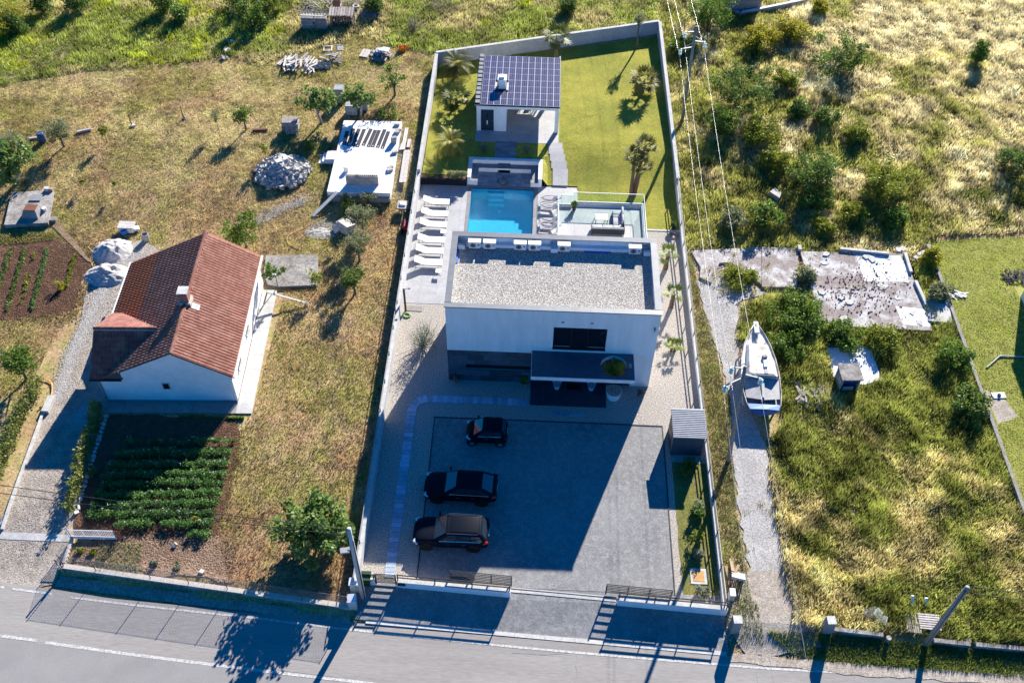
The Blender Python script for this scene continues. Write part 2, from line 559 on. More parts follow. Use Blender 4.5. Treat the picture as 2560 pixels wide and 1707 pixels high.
def np_mesh(name, V, F, material, parent=None, col=None, smooth=False):
    V = np.asarray(V, np.float32)
    F = np.asarray(F, np.int32)
    me = bpy.data.meshes.new(name)
    me.vertices.add(len(V))
    me.vertices.foreach_set('co', V.ravel())
    k = F.shape[1]
    me.loops.add(F.size)
    me.loops.foreach_set('vertex_index', F.ravel())
    me.polygons.add(len(F))
    me.polygons.foreach_set('loop_start', np.arange(0, F.size, k, dtype=np.int32))
    if smooth:
        me.polygons.foreach_set('use_smooth', np.ones(len(F), bool))
    if col is not None:
        at = me.color_attributes.new('Col', 'FLOAT_COLOR', 'POINT')
        c4 = np.ones((len(V), 4), np.float32)
        c4[:, :3] = col
        at.data.foreach_set('color', c4.ravel())
    me.materials.append(mat(material))
    me.update(calc_edges=True)
    o = bpy.data.objects.new(name, me)
    return link(o, parent)


def copy_tree(o, parent=None):
    c = o.copy()
    COL.objects.link(c)
    c.parent = parent
    for ch in o.children:
        copy_tree(ch, c)
    return c


def jitter_poly(poly, step=1.0, amp=0.25, seed=0):
    r = random.Random(seed)
    out = []
    n = len(poly)
    for i in range(n):
        a, b = Vector(poly[i][:2]), Vector(poly[(i + 1) % n][:2])
        k = max(1, int((b - a).length / step))
        nrm = Vector((-(b - a).y, (b - a).x)).normalized()
        for j in range(k):
            out.append(tuple(a.lerp(b, j / k) + nrm * (r.uniform(-amp, amp))))
    return out


def sheet(name, poly, material, dz=0.004, res=1.0, zfun=None, parent=None, kind='structure', holes=()):
    """flat-lying surface cut to an outline and laid on the terrain"""
    bm = bmesh.new()
    vs = [bm.verts.new((x, y, 0)) for x, y in (q[:2] for q in poly)]
    f = bm.faces.new(vs)
    bmesh.ops.triangulate(bm, faces=[f])
    xs = [v.co.x for v in bm.verts]
    ys = [v.co.y for v in bm.verts]
    if res:
        for ax, lo, hi in ((0, min(xs), max(xs)), (1, min(ys), max(ys))):
            t = math.floor(lo / res) * res + res
            while t < hi:
                no = (1, 0, 0) if ax == 0 else (0, 1, 0)
                co = (t, 0, 0) if ax == 0 else (0, t, 0)
                bmesh.ops.bisect_plane(bm, geom=list(bm.verts) + list(bm.edges) + list(bm.faces), plane_co=co, plane_no=no, dist=1e-5)
                t += res
    for hx0, hx1, hy0, hy1 in holes:
        for ax, t in ((0, hx0), (0, hx1), (1, hy0), (1, hy1)):
            no = (1, 0, 0) if ax == 0 else (0, 1, 0)
            co = (t, 0, 0) if ax == 0 else (0, t, 0)
            bmesh.ops.bisect_plane(bm, geom=list(bm.verts) + list(bm.edges) + list(bm.faces), plane_co=co, plane_no=no, dist=1e-5)
        dl = [q for q in bm.faces if hx0 < q.calc_center_median().x < hx1 and hy0 < q.calc_center_median().y < hy1]
        bmesh.ops.delete(bm, geom=dl, context='FACES')
    zf = zfun or terr
    for v in bm.verts:
        v.co.z = zf(v.co.x, v.co.y) + dz
    bmesh.ops.recalc_face_normals(bm, faces=list(bm.faces))
    bm.normal_update()
    for q in bm.faces:
        if q.normal.z < 0:
            q.normal_flip()
    me = bpy.data.meshes.new(name)
    bm.to_mesh(me)
    bm.free()
    me.materials.append(mat(material))
    o = bpy.data.objects.new(name, me)
    link(o, parent)
    if kind and parent is None:
        o['kind'] = kind
    return o


# ---- value noise on the ground plane
_lat = rng.random((256, 256)).astype(np.float32)


def vnoise(x, y, s, seed=0):
    x = np.asarray(x) / s + seed * 17.3
    y = np.asarray(y) / s + seed * 9.1
    xi, yi = np.floor(x).astype(int), np.floor(y).astype(int)
    fx, fy = x - xi, y - yi
    fx = fx * fx * (3 - 2 * fx)
    fy = fy * fy * (3 - 2 * fy)
    g = lambda a, b: _lat[a & 255, b & 255]
    return (g(xi, yi) * (1 - fx) + g(xi + 1, yi) * fx) * (1 - fy) + (g(xi, yi + 1) * (1 - fx) + g(xi + 1, yi + 1) * fx) * fy


def fbm(x, y, s, seed=0):
    return 0.55 * vnoise(x, y, s, seed) + 0.28 * vnoise(x, y, s / 2.1, seed + 1) + 0.17 * vnoise(x, y, s / 4.3, seed + 2)


def in_poly(px, py, poly):
    ins = np.zeros(len(px), bool)
    n = len(poly)
    for i in range(n):
        x0, y0 = poly[i][:2]
        x1, y1 = poly[(i + 1) % n][:2]
        if y0 == y1:
            continue
        c = ((y0 > py) != (y1 > py)) & (px < (x1 - x0) * (py - y0) / (y1 - y0) + x0)
        ins ^= c
    return ins


terr_v = np.vectorize(terr, otypes=[float])


def blades(name, label, cat, poly, density, hfun, cfun, avoid=(), width=0.022, lean=0.35, keep=None, clump=1, zoff=0.0, material='blade', parent=None, spread=0.12, mott=0.0, mscale=0.45):
    """one patch of blades; hfun(x,y)->height, cfun(x,y,r)->rgb"""
    xs = [q[0] for q in poly]
    ys = [q[1] for q in poly]
    n = int((max(xs) - min(xs)) * (max(ys) - min(ys)) * density / clump)
    px = rng.uniform(min(xs), max(xs), n)
    py = rng.uniform(min(ys), max(ys), n)
    k = in_poly(px, py, poly)
    for a in avoid:
        k &= ~in_poly(px, py, a)
    if keep is not None:
        k &= rng.random(n) < keep(px, py)
    px, py = px[k], py[k]
    cx, cy = px, py
    if clump > 1:
        cx, cy = np.repeat(px, clump), np.repeat(py, clump)
        px = cx + rng.normal(0, spread, len(cx))
        py = cy + rng.normal(0, spread, len(cx))
    n = len(px)
    h = hfun(cx, cy) * rng.uniform(0.55, 1.25, n)
    z = terr_v(px, py) + zoff
    th = rng.uniform(0, 2 * math.pi, n)
    w = width * rng.uniform(0.7, 1.4, n)
    ln = lean * h * rng.uniform(0.2, 1.3, n)
    th2 = rng.uniform(0, 2 * math.pi, n)
    V = np.empty((n, 3, 3), np.float32)
    V[:, 0] = np.stack([px + np.cos(th) * w, py + np.sin(th) * w, z], 1)
    V[:, 1] = np.stack([px - np.cos(th) * w, py - np.sin(th) * w, z], 1)
    V[:, 2] = np.stack([px + np.cos(th2) * ln, py + np.sin(th2) * ln, z + h], 1)
    c = np.minimum(cfun(cx, cy, rng.random(n)) * 1.32, 0.95)
    if mott:
        f_ = 1 + mott * (2.2 * (0.6 * vnoise(cx, cy, mscale, 77) + 0.4 * vnoise(cx, cy, mscale * 2.6, 78)) - 1.15)  # dark clumps in the blade colour stand in for shadowed gaps
        c = np.clip(c * f_[:, None], 0.01, 0.95)
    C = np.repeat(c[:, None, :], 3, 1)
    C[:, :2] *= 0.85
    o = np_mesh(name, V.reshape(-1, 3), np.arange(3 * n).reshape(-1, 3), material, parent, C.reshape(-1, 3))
    if parent is None:
        tag(o, label, cat, kind='stuff')
    return o


def mixc(a, b, t):
    a, b = np.array(a), np.array(b)
    t = np.clip(t, 0, 1)[:, None]
    return a * (1 - t) + b * t


# ---- plants
def leaf_cloud(name, parent, centers, n_each, spread, size, c_dark, c_light, material='leaf', shape=0.6, flat=0.0, seed=0, hang=0.0):
    r = np.random.default_rng(seed)
    ctr = np.asarray(centers, float)
    n = len(ctr) * n_each
    cid = np.repeat(np.arange(len(ctr)), n_each)
    d = r.normal(0, 1, (n, 3))
    d /= np.linalg.norm(d, axis=1)[:, None] + 1e-9
    d *= (r.random(n) ** 0.45)[:, None] * (spread if np.isscalar(spread) else np.asarray(spread)[cid][:, None])
    P = ctr[cid] + d
    nr = r.normal(0, 1, (n, 3)) + d * 1.2
    nr[:, 2] = np.abs(nr[:, 2]) + flat
    nr /= np.linalg.norm(nr, axis=1)[:, None]
    a = np.cross(nr, r.normal(0, 1, (n, 3)))
    a /= np.linalg.norm(a, axis=1)[:, None] + 1e-9
    a[:, 2] -= hang
    b = np.cross(nr, a)
    s = size * r.uniform(0.6, 1.4, n)[:, None]
    V = np.stack([P - a * s, P - b * s * shape, P + a * s, P + b * s * shape], 1)
    ct = r.uniform(0, 1, len(ctr))[cid] * 0.55 + r.random(n) * 0.45
    c = mixc(c_dark, c_light, ct)
    C = np.repeat(c[:, None, :], 4, 1)
    return np_mesh(name, V.reshape(-1, 3), np.arange(4 * n).reshape(-1, 4), material, parent, C.reshape(-1, 3))


LEAF = {  # dark, light
    'fig': ((0.06, 0.125, 0.022), (0.27, 0.37, 0.10)),
    'olive': ((0.13, 0.15, 0.065), (0.32, 0.34, 0.18)),
    'bush': ((0.035, 0.08, 0.014), (0.19, 0.28, 0.05)),
    'green': ((0.055, 0.115, 0.014), (0.20, 0.30, 0.045)),
    'lime': ((0.12, 0.15, 0.014), (0.34, 0.37, 0.045)),
    'yellow': ((0.19, 0.18, 0.014), (0.50, 0.46, 0.04)),
    'vine': ((0.06, 0.12, 0.02), (0.22, 0.30, 0.07)),
    'potato': ((0.04, 0.11, 0.025), (0.20, 0.36, 0.09)),
    'grey': ((0.16, 0.18, 0.12), (0.36, 0.38, 0.27)),
    'dry': ((0.16, 0.135, 0.11), (0.32, 0.28, 0.23)),
    'cherry': ((0.06, 0.11, 0.012), (0.21, 0.28, 0.04)),
}


def crown_centers(k, rx, ry, rz, cz, seed, low=-0.6):
    r = random.Random(seed)
    out = []
    while len(out) < k:
        v = Vector((r.gauss(0, 1), r.gauss(0, 1), r.gauss(0, 1))).normalized() * (r.random() ** 0.4)
        if v.z < low:
            continue
        q = 0.8 + 0.4 * r.random()
        out.append((v.x * rx * q, v.y * ry * q, cz + v.z * rz * q))
    return out


def tree(name, label, p, H, R, style='green', cat='tree', trunk=0.28, k=26, n_each=60, leaf=0.09, spread=0.4, bark='bark', group=None, seed=None, lean=(0, 0), shape=0.6, tr=None, material='leaf', hang=0.0):
    """tapered trunk with limbs reaching into clumps of leaves"""
    seed = seed if seed is not None else int(abs(p[0] * 31 + p[1] * 17) * 10) % 9973
    r = random.Random(seed)
    t = thing(name, label, cat, p, r.uniform(0, 6.28), group)
    th = H * trunk
    cz = th + (H - th) * 0.5
    cs = crown_centers(k, R, R, (H - th) * 0.5, cz, seed)
    mb = MB()
    r0 = tr or 0.035 * H + 0.02
    fork = Vector((lean[0] * th, lean[1] * th, th))
    mb.tube([(0, 0, -0.05), (lean[0] * th * 0.5 + r.uniform(-.05, .05), lean[1] * th * 0.5, th * 0.5), fork], [r0, r0 * 0.8, r0 * 0.7], 7)
    for c in cs[::3]:
        c = Vector(c)
        mid = fork.lerp(c, 0.5) + Vector((r.uniform(-.1, .1), r.uniform(-.1, .1), r.uniform(0, .15))) * H * 0.3
        mb.tube([fork - Vector((0, 0, r0 * 0.5)), mid, c], [r0 * 0.5, r0 * 0.28, r0 * 0.1], 5)
    mb.build('trunk', bark, t, True)
    d, l = LEAF[style]
    sp = [spread * r.uniform(0.6, 1.25) for _ in cs]
    leaf_cloud('crown', t, cs, n_each, sp, leaf, d, l, material, shape, seed=seed, hang=hang)
    return t


def shrub(name, label, p, H, R, style='bush', cat='shrub', k=24, n_each=70, leaf=0.075, spread=0.38, group=None, ry=None, seed=None, material='leaf'):
    seed = seed if seed is not None else int(abs(p[0] * 37 + p[1] * 13) * 10) % 9973
    r = random.Random(seed)
    t = thing(name, label, cat, p, r.uniform(0, 0.4), group)
    cs = crown_centers(k, R, ry or R, H * 0.45, H * 0.5, seed, -0.85)
    mb = MB()
    for c in cs[::3]:
        mb.tube([(c[0] * 0.1, c[1] * 0.1, -0.05), (c[0] * 0.45, c[1] * 0.45, c[2] * 0.6), c], [0.03, 0.022, 0.008], 4)
    mb.build('stem', 'bark', t, True)
    d, l = LEAF[style]
    sp = [spread * r.uniform(0.6, 1.3) for _ in cs]
    leaf_cloud('foliage', t, cs, n_each, sp, leaf, d, l, material, seed=seed)
    return t


def frond_palm(name, label, p, H, Lf, nf=26, seed=1, cols=((0.07, 0.10, 0.02), (0.30, 0.29, 0.07)), group=None, lean=(0, 0), tr=0.16, multi=None, cat='palm tree'):
    """feather palm: arching ribs carrying two rows of leaflets"""
    r = random.Random(seed)
    t = thing(name, label, cat, p, 0, group)
    stems = multi or [(0, 0, H, lean)]
    for sx, sy, h, ln in stems:
        mb = MB()
        mb.tube([(sx, sy, -0.05), (sx + ln[0] * h * .5, sy + ln[1] * h * .5, h * .5), (sx + ln[0] * h, sy + ln[1] * h, h)], [tr * 1.15, tr, tr * 0.85], 9)
        mb.build('trunk', 'palm_bark', t, False)
        top = Vector((sx + ln[0] * h, sy + ln[1] * h, h))
        V, F, C = [], [], []
        for i in range(nf):
            az = i * 2.39996 + r.uniform(-.2, .2)
            e = 1.25 - 1.75 * (i / nf) + r.uniform(-.12, .12)
            L = Lf * r.uniform(0.8, 1.1)
            pts = []
            q = top.copy()
            steps = 9
            for sgi in range(steps + 1):
                pts.append(q.copy())
                ee = e - 1.35 * (sgi / steps) ** 1.3
                q += Vector((math.cos(az) * math.cos(ee), math.sin(az) * math.cos(ee), math.sin(ee))) * (L / steps)
            c0 = np.array(cols[0]) + (np.array(cols[1]) - np.array(cols[0])) * r.random()
            side = Vector((-math.sin(az), math.cos(az), 0))
            for sgi in range(1, steps + 1):
                a, b = pts[sgi - 1], pts[sgi]
                tt = sgi / steps
                ll = L * 0.34 * math.sin(math.pi * min(1, 0.15 + tt * 0.85)) + 0.05
                d = (b - a).normalized()
                for sub in (0.0, 0.5):
                    base = a.lerp(b, sub)
                    for sg in (-1, 1):
                        tip = base + (side * sg * 0.85 + d * 0.75 + Vector((0, 0, -0.28))).normalized() * ll
                        n = len(V)
                        V += [base - d * 0.035, base + d * 0.045, tip]
                        F.append((n, n + 1, n + 2))
                        cc = c0 * r.uniform(0.7, 1.3)
                        C += [cc] * 3
                n = len(V)
                V += [a - side * 0.014, a + side * 0.014, b]
                F.append((n, n + 1, n + 2))
                C += [c0 * 1.2] * 3
        np_mesh('crown', np.array([tuple(v) for v in V]), np.array(F), 'leaf', t, np.array(C))
    return t


def fan_palm(name, label, p, H, Rf, nf=16, seed=1, cols=((0.07, 0.13, 0.02), (0.28, 0.32, 0.06)), group=None, tr=0.13, lean=(0, 0), stems=None, cat='palm tree'):
    """fan palm: stalks ending in pleated fans of pointed segments"""
    r = random.Random(seed)
    t = thing(name, label, cat, p, 0, group)
    for sx, sy, h, ln in (stems or [(0, 0, H, lean)]):
        mb = MB()
        top = Vector((sx + ln[0] * h, sy + ln[1] * h, h))
        mb.tube([(sx, sy, -0.05), Vector((sx, sy, 0)).lerp(top, 0.5), top], [tr * 1.25, tr, tr * 0.9], 9)
        for q in range(int(h / 0.12)):
            a = q * 2.4
            zz = 0.1 + q * 0.12
            b = Vector((sx, sy, 0)).lerp(top, zz / max(h, .1))
            dd = Vector((math.cos(a), math.sin(a), 0.9))
            mb.beam(b + dd * tr * 0.6, b + dd * tr * 1.35, 0.07, 0.02)
        mb.build('trunk', 'palm_bark', t, False)
        V, F, C = [], [], []
        for i in range(nf):
            az = i * 2.39996 + r.uniform(-.2, .2)
            e = 1.2 - 1.7 * (i / nf) + r.uniform(-.12, .12)
            d = Vector((math.cos(az) * math.cos(e), math.sin(az) * math.cos(e), math.sin(e)))
            Ls = Rf * 0.55 * r.uniform(.85, 1.15)
            hub = top + d * Ls
            side = Vector((-math.sin(az), math.cos(az), 0))
            nrm = side.cross(d)
            c0 = np.array(cols[0]) + (np.array(cols[1]) - np.array(cols[0])) * r.random()
            n = len(V)
            V += [top - side * 0.015, top + side * 0.015, hub]
            F.append((n, n + 1, n + 2))
            C += [c0 * 1.1] * 3
            m_ = 15
            for j in range(m_):
                an = (j / (m_ - 1) - 0.5) * 3.6
                dd = (d * math.cos(an) + side * math.sin(an) + nrm * (-0.12 if j % 2 else 0.02) + Vector((0, 0, -0.18))).normalized()
                w = d.cross(dd)
                pr = nrm.cross(dd).normalized() * 0.055 * Rf
                tip = hub + dd * Rf * 0.62 * (1 - 0.25 * abs(an) / 1.8) * r.uniform(.9, 1.1)
                midp = hub.lerp(tip, 0.5)
                n = len(V)
                V += [hub, midp - pr, tip, midp + pr]
                F += [(n, n + 1, n + 2), (n, n + 2, n + 3)]
                cc = c0 * r.uniform(0.75, 1.25)
                C += [cc] * 4
        np_mesh('crown', np.array([tuple(v) for v in V]), np.array(F), 'leaf', t, np.array(C))
    return t


def spiky(name, label, p, R, n=46, seed=1, cols=((0.10, 0.13, 0.09), (0.26, 0.30, 0.22)), cat='yucca', group=None, w=0.03):
    r = random.Random(seed)
    t = thing(name, label, cat, p, 0, group)
    MB().cyl((0, 0, -0.03), 0.07, 0.14, 8).build('stem', 'palm_bark', t)
    V, F, C = [], [], []
    for i in range(n):
        az = i * 2.39996
        e = 1.35 - 1.2 * i / n + r.uniform(-.1, .1)
        d = Vector((math.cos(az) * math.cos(e), math.sin(az) * math.cos(e), math.sin(e)))
        s = Vector((-math.sin(az), math.cos(az), 0)) * w
        o = Vector((0, 0, 0.08))
        k = len(V)
        mid = o + d * R * 0.45
        V += [o - s * .5, o + s * .5, mid + s, mid - s, o + d * R * r.uniform(.85, 1.1) + Vector((0, 0, -0.08 * R))]
        F += [(k, k + 1, k + 2), (k, k + 2, k + 3), (k + 3, k + 2, k + 4)]
        c0 = np.array(cols[0]) + (np.array(cols[1]) - np.array(cols[0])) * r.random()
        C += [c0] * 5
    np_mesh('leaves', np.array([tuple(v) for v in V]), np.array(F), 'leaf', t, np.array(C))
    return t


def stones(name, parent, pts, smin, smax, material, seed=0, kind=None):
    """irregular blocks joined in one piece"""
    r = random.Random(seed)
    mb = MB()
    for p in pts:
        s = r.uniform(smin, smax)
        a = [Vector((r.uniform(.6, 1.2) * x, r.uniform(.6, 1.2) * y, r.uniform(.5, 1.0) * z)) * s for z in (-1, 1) for x, y in ((-1, -1), (1, -1), (1, 1), (-1, 1))]
        R = Matrix.Rotation(r.uniform(0, 6.3), 3, 'Z') @ Matrix.Rotation(r.uniform(-.6, .6), 3, 'X') @ Matrix.Rotation(r.uniform(-.6, .6), 3, 'Y')
        mb.hexa([Vector(p) + R @ q for q in a])
    o = mb.build(name, material, parent)
    if kind:
        o['kind'] = kind
    return o

# ================================================================== SETTING
def lerp2(a, b, t):
    return (a[0] + (b[0] - a[0]) * t, a[1] + (b[1] - a[1]) * t)


# ---- ground: one big sheet, stepped where the plot walls stand
gx = sorted(set([-320, -220, -150, -110, -85, -72] + list(np.arange(-60, 60.1, 0.6)) + [72, 85, 110, 150, 220, 320] + [-4.07, -4.05, 17.11, 17.13]))
gy = sorted(set([-160, -110, -80, -60, -45] + list(np.arange(-30, 70.1, 0.6)) + [80, 95, 120, 160, 220, 320] + [-15.29, -15.31, 26.0]))
GX, GY = np.meshgrid(np.array(gx, float), np.array(gy, float), indexing='xy')
GZ = terr_v(GX, GY) - 0.03 + 0.05 * (fbm(GX, GY, 3.0, 5) - 0.5)
nx, ny = len(gx), len(gy)
ii = np.arange(nx * ny).reshape(ny, nx)
Fq = np.stack([ii[:-1, :-1], ii[:-1, 1:], ii[1:, 1:], ii[1:, :-1]], -1).reshape(-1, 4)
fcx = GX.ravel()[Fq].mean(1)
fcy = GY.ravel()[Fq].mean(1)
keepf = ~((fcx > -4.06) & (fcx < 17.12) & (fcy > -15.3) & (fcy < 26.0))
ground = np_mesh('ground', np.stack([GX.ravel(), GY.ravel(), GZ.ravel()], 1), Fq[keepf], 'mown_ground', smooth=True)
ground['kind'] = 'structure'

# ---- road
redge = [T(0, 3, -600, 570), T(0, 3, 0, 640), T(0, 3, 480, 705), T(0, 3, 1000, 790), T(0, 3, 1700, 860), T(0, 3, 2340, 925), T(1, 3, 400, 965), T(1, 3, 860, 1005), T(2, 3, 0, 1150), T(2, 3, 1000, 1240), T(2, 3, 1980, 1320), T(2, 3, 2200, 1395), T(3, 3, 0, 1385), T(3, 3, 700, 1425), T(3, 3, 1500, 1490), T(3, 3, 2350, 1560)]
redge = [xy(p) for p in redge] + [(60, -20.6)]
road_poly = [(-80, redge[0][1] + 2.5)] + redge + [(60, -45), (-80, -45)]
zroad = lambda x, y: ROADZ
sheet('road', road_poly, 'road', 0.03, 4.0, zroad)


def strip(name, pts, w, material, dz, zf=None, parent=None):
    pts = [Vector(xy(p)) for p in pts]
    L, R_ = [], []
    for i, p in enumerate(pts):
        d = (pts[min(i + 1, len(pts) - 1)] - pts[max(i - 1, 0)]).normalized()
        n = Vector((-d.y, d.x)) * w / 2
        L.append(p + n)
        R_.append(p - n)
    mb = MB()
    zf = zf or terr
    for i in range(len(pts) - 1):
        q = [L[i], L[i + 1], R_[i + 1], R_[i]]
        mb.quad(*[(a.x, a.y, zf(a.x, a.y) + dz) for a in reversed(q)])
    o = mb.build(name, material, parent)
    if parent is None:
        o['kind'] = 'structure'
    return o


lane = [xy(p) for p in (T(0, 3, -300, 1100), T(0, 3, 0, 1160), T(0, 3, 1100, 1290), T(0, 3, 2340, 1470), T(1, 3, 1000, 1585))]
lane = [(-80, lane[0][1] + 4)] + lane + [(8, -22.6), (60, -24)]
sheet('road_lane', lane + [(60, -44.9), (-79, -44.9)], 'road_lane', 0.034, 6.0, zroad)
for nm, pts in (('edge_line', [T(0, 3, -200, 665), T(0, 3, 40, 692)]),
                ('edge_line', [T(0, 3, 110, 703), T(0, 3, 300, 728), T(0, 3, 480, 752)]),
                ('edge_line', [T(0, 3, 650, 783), T(0, 3, 1200, 850), T(0, 3, 2340, 972), T(1, 3, 700, 1060), T(1, 3, 1500, 1145), T(2, 3, 0, 1235), T(2, 3, 1000, 1325), T(3, 3, 0, 1435), T(3, 3, 1200, 1500), T(3, 3, 2350, 1585)]),
                ('lane_line', [T(0, 3, -200, 1110), T(0, 3, 0, 1135), T(0, 3, 340, 1178)]),
                ('lane_line', [T(0, 3, 420, 1196), T(0, 3, 1200, 1305), T(0, 3, 2340, 1448), T(1, 3, 1000, 1565), (8, -22.2)])):
    strip(nm, pts, 0.13 if nm == 'edge_line' else 0.17, 'paint_white', 0.039, zroad)

for k, (tc, pts) in enumerate(((2, [(585, 1270), (600, 1340), (580, 1400), (600, 1480), (575, 1570)]), (3, [(435, 1490), (445, 1530), (440, 1570)]), (3, [(785, 1475), (795, 1520), (790, 1570)]), (2, [(0, 1290), (300, 1310), (560, 1290)]), (1, [(1000, 1560), (700, 1510), (200, 1450)]))):
    strip('road_crack', [T(tc, 3, *q) for q in pts], .022, 'asphalt', .037, zroad)

# ---- yard of the villa
sheet('apron', [(-3.95, -15.28), (17.05, -15.28), (17.15, -18.62), (5.0, -18.02), (-2.9, -17.6), (-3.95, -17.5)], 'asphalt', 0.004, 1.0)
sheet('yard_gravel', [(-3.95, -15.3), (16.98, -15.3), (16.9, 6.9), (-3.95, 6.9)], 'yard_gravel', 0.004, 0)
sheet('side_gravel', [(13.5, 6.9), (16.9, 6.9), (16.85, 15.6), (13.5, 15.6)], 'yard_gravel', 0.004, 0)
sheet('parking_pad', [(-0.63, -15.3), (14.26, -15.3), (14.28, -3.3), (-0.63, -3.3)], 'asphalt', 0.012, 0)
eb = MB()
eb.box(-0.69, -0.63, -15.3, -3.24, 0, 0.05)
eb.box(-0.63, 14.34, -3.3, -3.24, 0, 0.05)
eb.box(14.28, 14.34, -15.3, -3.3, 0, 0.05)
eb.build('pad_edging', 'dark_metal')['kind'] = 'structure'
sheet('garden_strip', jitter_poly([(14.78, -15.25), (16.9, -15.25), (16.92, -6.1), (14.72, -6.1)], 0.5, 0.03, 3), 'garden_ground', 0.012, 0)
blades('garden_grass', 'short olive lawn grass in the strip beside the parking pad', 'grass', [(14.8, -15.2), (16.9, -15.2), (16.9, -6.2), (14.75, -6.2)], 260,
       lambda x, y: np.full(len(x), 0.05), lambda x, y, r: mixc((0.10, 0.12, 0.02), (0.26, 0.24, 0.06), r * .6 + .5 * fbm(x, y, .8, 3)), width=0.016)
kb = MB()
for i in range(12):
    a, b = lerp2((-3.3, -17.62), (17.0, -18.62), i / 12), lerp2((-3.3, -17.62), (17.0, -18.62), (i + 1) / 12)
    k = MB()
    k.beam((a[0] + .008, a[1], terr(*a) + 0.0), (b[0] - .008, b[1], terr(*b) + 0.0), 0.24, 0.10)
    if i == 0:
        kroot = tag(bpy.data.objects.new('drain_kerb', None), kind='structure')
        link(kroot)
    k.build('kerb_stone', 'concrete_light', kroot)
# gate threshold
strip('gate_track', [(4.8, -15.42), (10.9, -15.74)], 0.30, 'concrete_light', 0.02)
strip('gate_rail', [(4.8, -15.36), (10.9, -15.68)], 0.05, 'dark_metal', 0.03)

# ---- stepping path of pavers
proot = tag(bpy.data.objects.new('paver_path', None), kind='structure')
link(proot)
path = [(-2.27, -15.0), (-2.22, -3.3)]
arc = [(-2.22 + 1.05 * (1 - math.cos(t)), -2.8 + 1.05 * math.sin(t)) for t in np.linspace(0.0, math.pi / 2, 6)]
path += arc + [(5.5, -1.74)]
pl = [0]
for a, b in zip(path, path[1:]):
    pl.append(pl[-1] + math.dist(a, b))
pm = MB().box(-0.155, 0.155, -0.29, 0.29, 0, 0.02)
pav = None
s = 0.17
while s < pl[-1]:
    i = max(j for j in range(len(pl)) if pl[j] <= s)
    i = min(i, len(path) - 2)
    q = lerp2(path[i], path[i + 1], (s - pl[i]) / (pl[i + 1] - pl[i]))
    d = (path[i + 1][0] - path[i][0], path[i + 1][1] - path[i][1])
    o = pm.build('paver', 'paver_blue', proot) if pav is None else pav.copy()
    if pav is None:
        pav = o
    else:
        link(o, proot)
    o.location = (q[0], q[1], 0.008 + random.uniform(0, 0.006))
    o.rotation_euler = (0, 0, math.atan2(d[1], d[0]))
    s += 0.335
for r_ in range(2):
    for c_ in range(6):
        o = pav.copy()
        link(o, proot)
        o.location = (7.3 + c_ * 0.32, -2.46 - r_ * 0.0 - 0.15, 0.008) if r_ == 0 else (0, 0, 0)
        if r_ == 1:
            bpy.data.objects.remove(o)

# ---- pool terrace, pool, fire pit
PX0, PX1, PY0, PY1 = 0.26, 5.31, 8.6, 19.98
troot = tag(bpy.data.objects.new('pool_terrace', None), kind='structure')
link(troot)
tm = {}
TS = 1.2
ix = 0
for i in range(11):
    for j in range(12):
        x0, y0 = -3.93 + i * 1.161, 6.92 + j * 1.128
        x1, y1 = x0 + 1.153, y0 + 1.120
        if x1 > -0.02 and x0 < 5.6 and y1 > PY0 - .28:
            if x0 >= 0 - .02 and x1 <= 5.62:
                continue
            if x0 < 0:
                x1 = -0.022
            else:
                x0 = 5.62
            if x1 - x0 < 0.05:
                continue
        if x1 > 7.0 and y0 < 14.6:
            continue
        MB().box(x0, x1, y0, y1, -0.04, 0.018).build('paving_tile', 'tile_light', troot)
sheet('terrace_bed', [(-3.95, 6.9), (8.82, 6.9), (8.82, 20.47), (-3.95, 20.47)], 'concrete', -0.03, 0, lambda x, y: 0, holes=((PX0, PX1, PY0, PY1),))
pool = thing('swimming_pool', 'blue rectangular swimming pool with grey stone coping behind the villa', 'pool', (0, 0, 0))
b = MB()
zb = -1.15
b.quad((PX0, PY0, zb), (PX1, PY0, zb), (PX1, PY1, zb), (PX0, PY1, zb))
b.quad((PX0, PY1, zb), (PX1, PY1, zb), (PX1, PY1, 0.0), (PX0, PY1, 0.0))
b.quad((PX0, PY0, zb), (PX0, PY1, zb), (PX0, PY1, 0.0), (PX0, PY0, 0.0))
b.quad((PX1, PY1, zb), (PX1, PY0, zb), (PX1, PY0, 0.0), (PX1, PY1, 0.0))
b.quad((PX1, PY0, zb), (PX0, PY0, zb), (PX0, PY0, 0.0), (PX1, PY0, 0.0))
b.build('basin', 'pool_tile', pool)
# water surface with ring ripples spreading from a jet by the villa
nw = 170
wx, wy = np.meshgrid(np.linspace(PX0, PX1, 110), np.linspace(PY0, PY1, 230))
cxr, cyr = 3.7, 16.9
rr = np.hypot((wx - cxr) * 1.0, (wy - cyr) * 1.0)
hz = -0.09 + 0.032 * np.sin(rr * 2 * math.pi / 0.27) * np.exp(-(rr / 2.3) ** 2) * (rr > .3) + 0.010 * (vnoise(wx, wy, .16, 3) - .5) + 0.008 * (vnoise(wx, wy, .09, 4) - .5)
iw = np.arange(wx.size).reshape(wx.shape)
np_mesh('water', np.stack([wx.ravel(), wy.ravel(), hz.ravel()], 1), np.stack([iw[:-1, :-1], iw[:-1, 1:], iw[1:, 1:], iw[1:, :-1]], -1).reshape(-1, 4), 'water', pool, smooth=True)
for k in range(10):
    y0, y1 = PY0 + k * 1.138, PY0 + (k + 1) * 1.138 - 0.006
    MB().box(-0.01, PX0, y0, y1, -0.1, 0.03).build('coping_stone', 'coping_stone', pool)
    MB().box(PX1, 5.59, y0, y1, -0.1, 0.03).build('coping_stone', 'coping_stone', pool)
for k in range(5):
    x0 = -0.01 + k * 1.12
    MB().box(x0, x0 + 1.114, PY1, 20.27, -0.1, 0.03).build('coping_stone', 'coping_stone', pool)
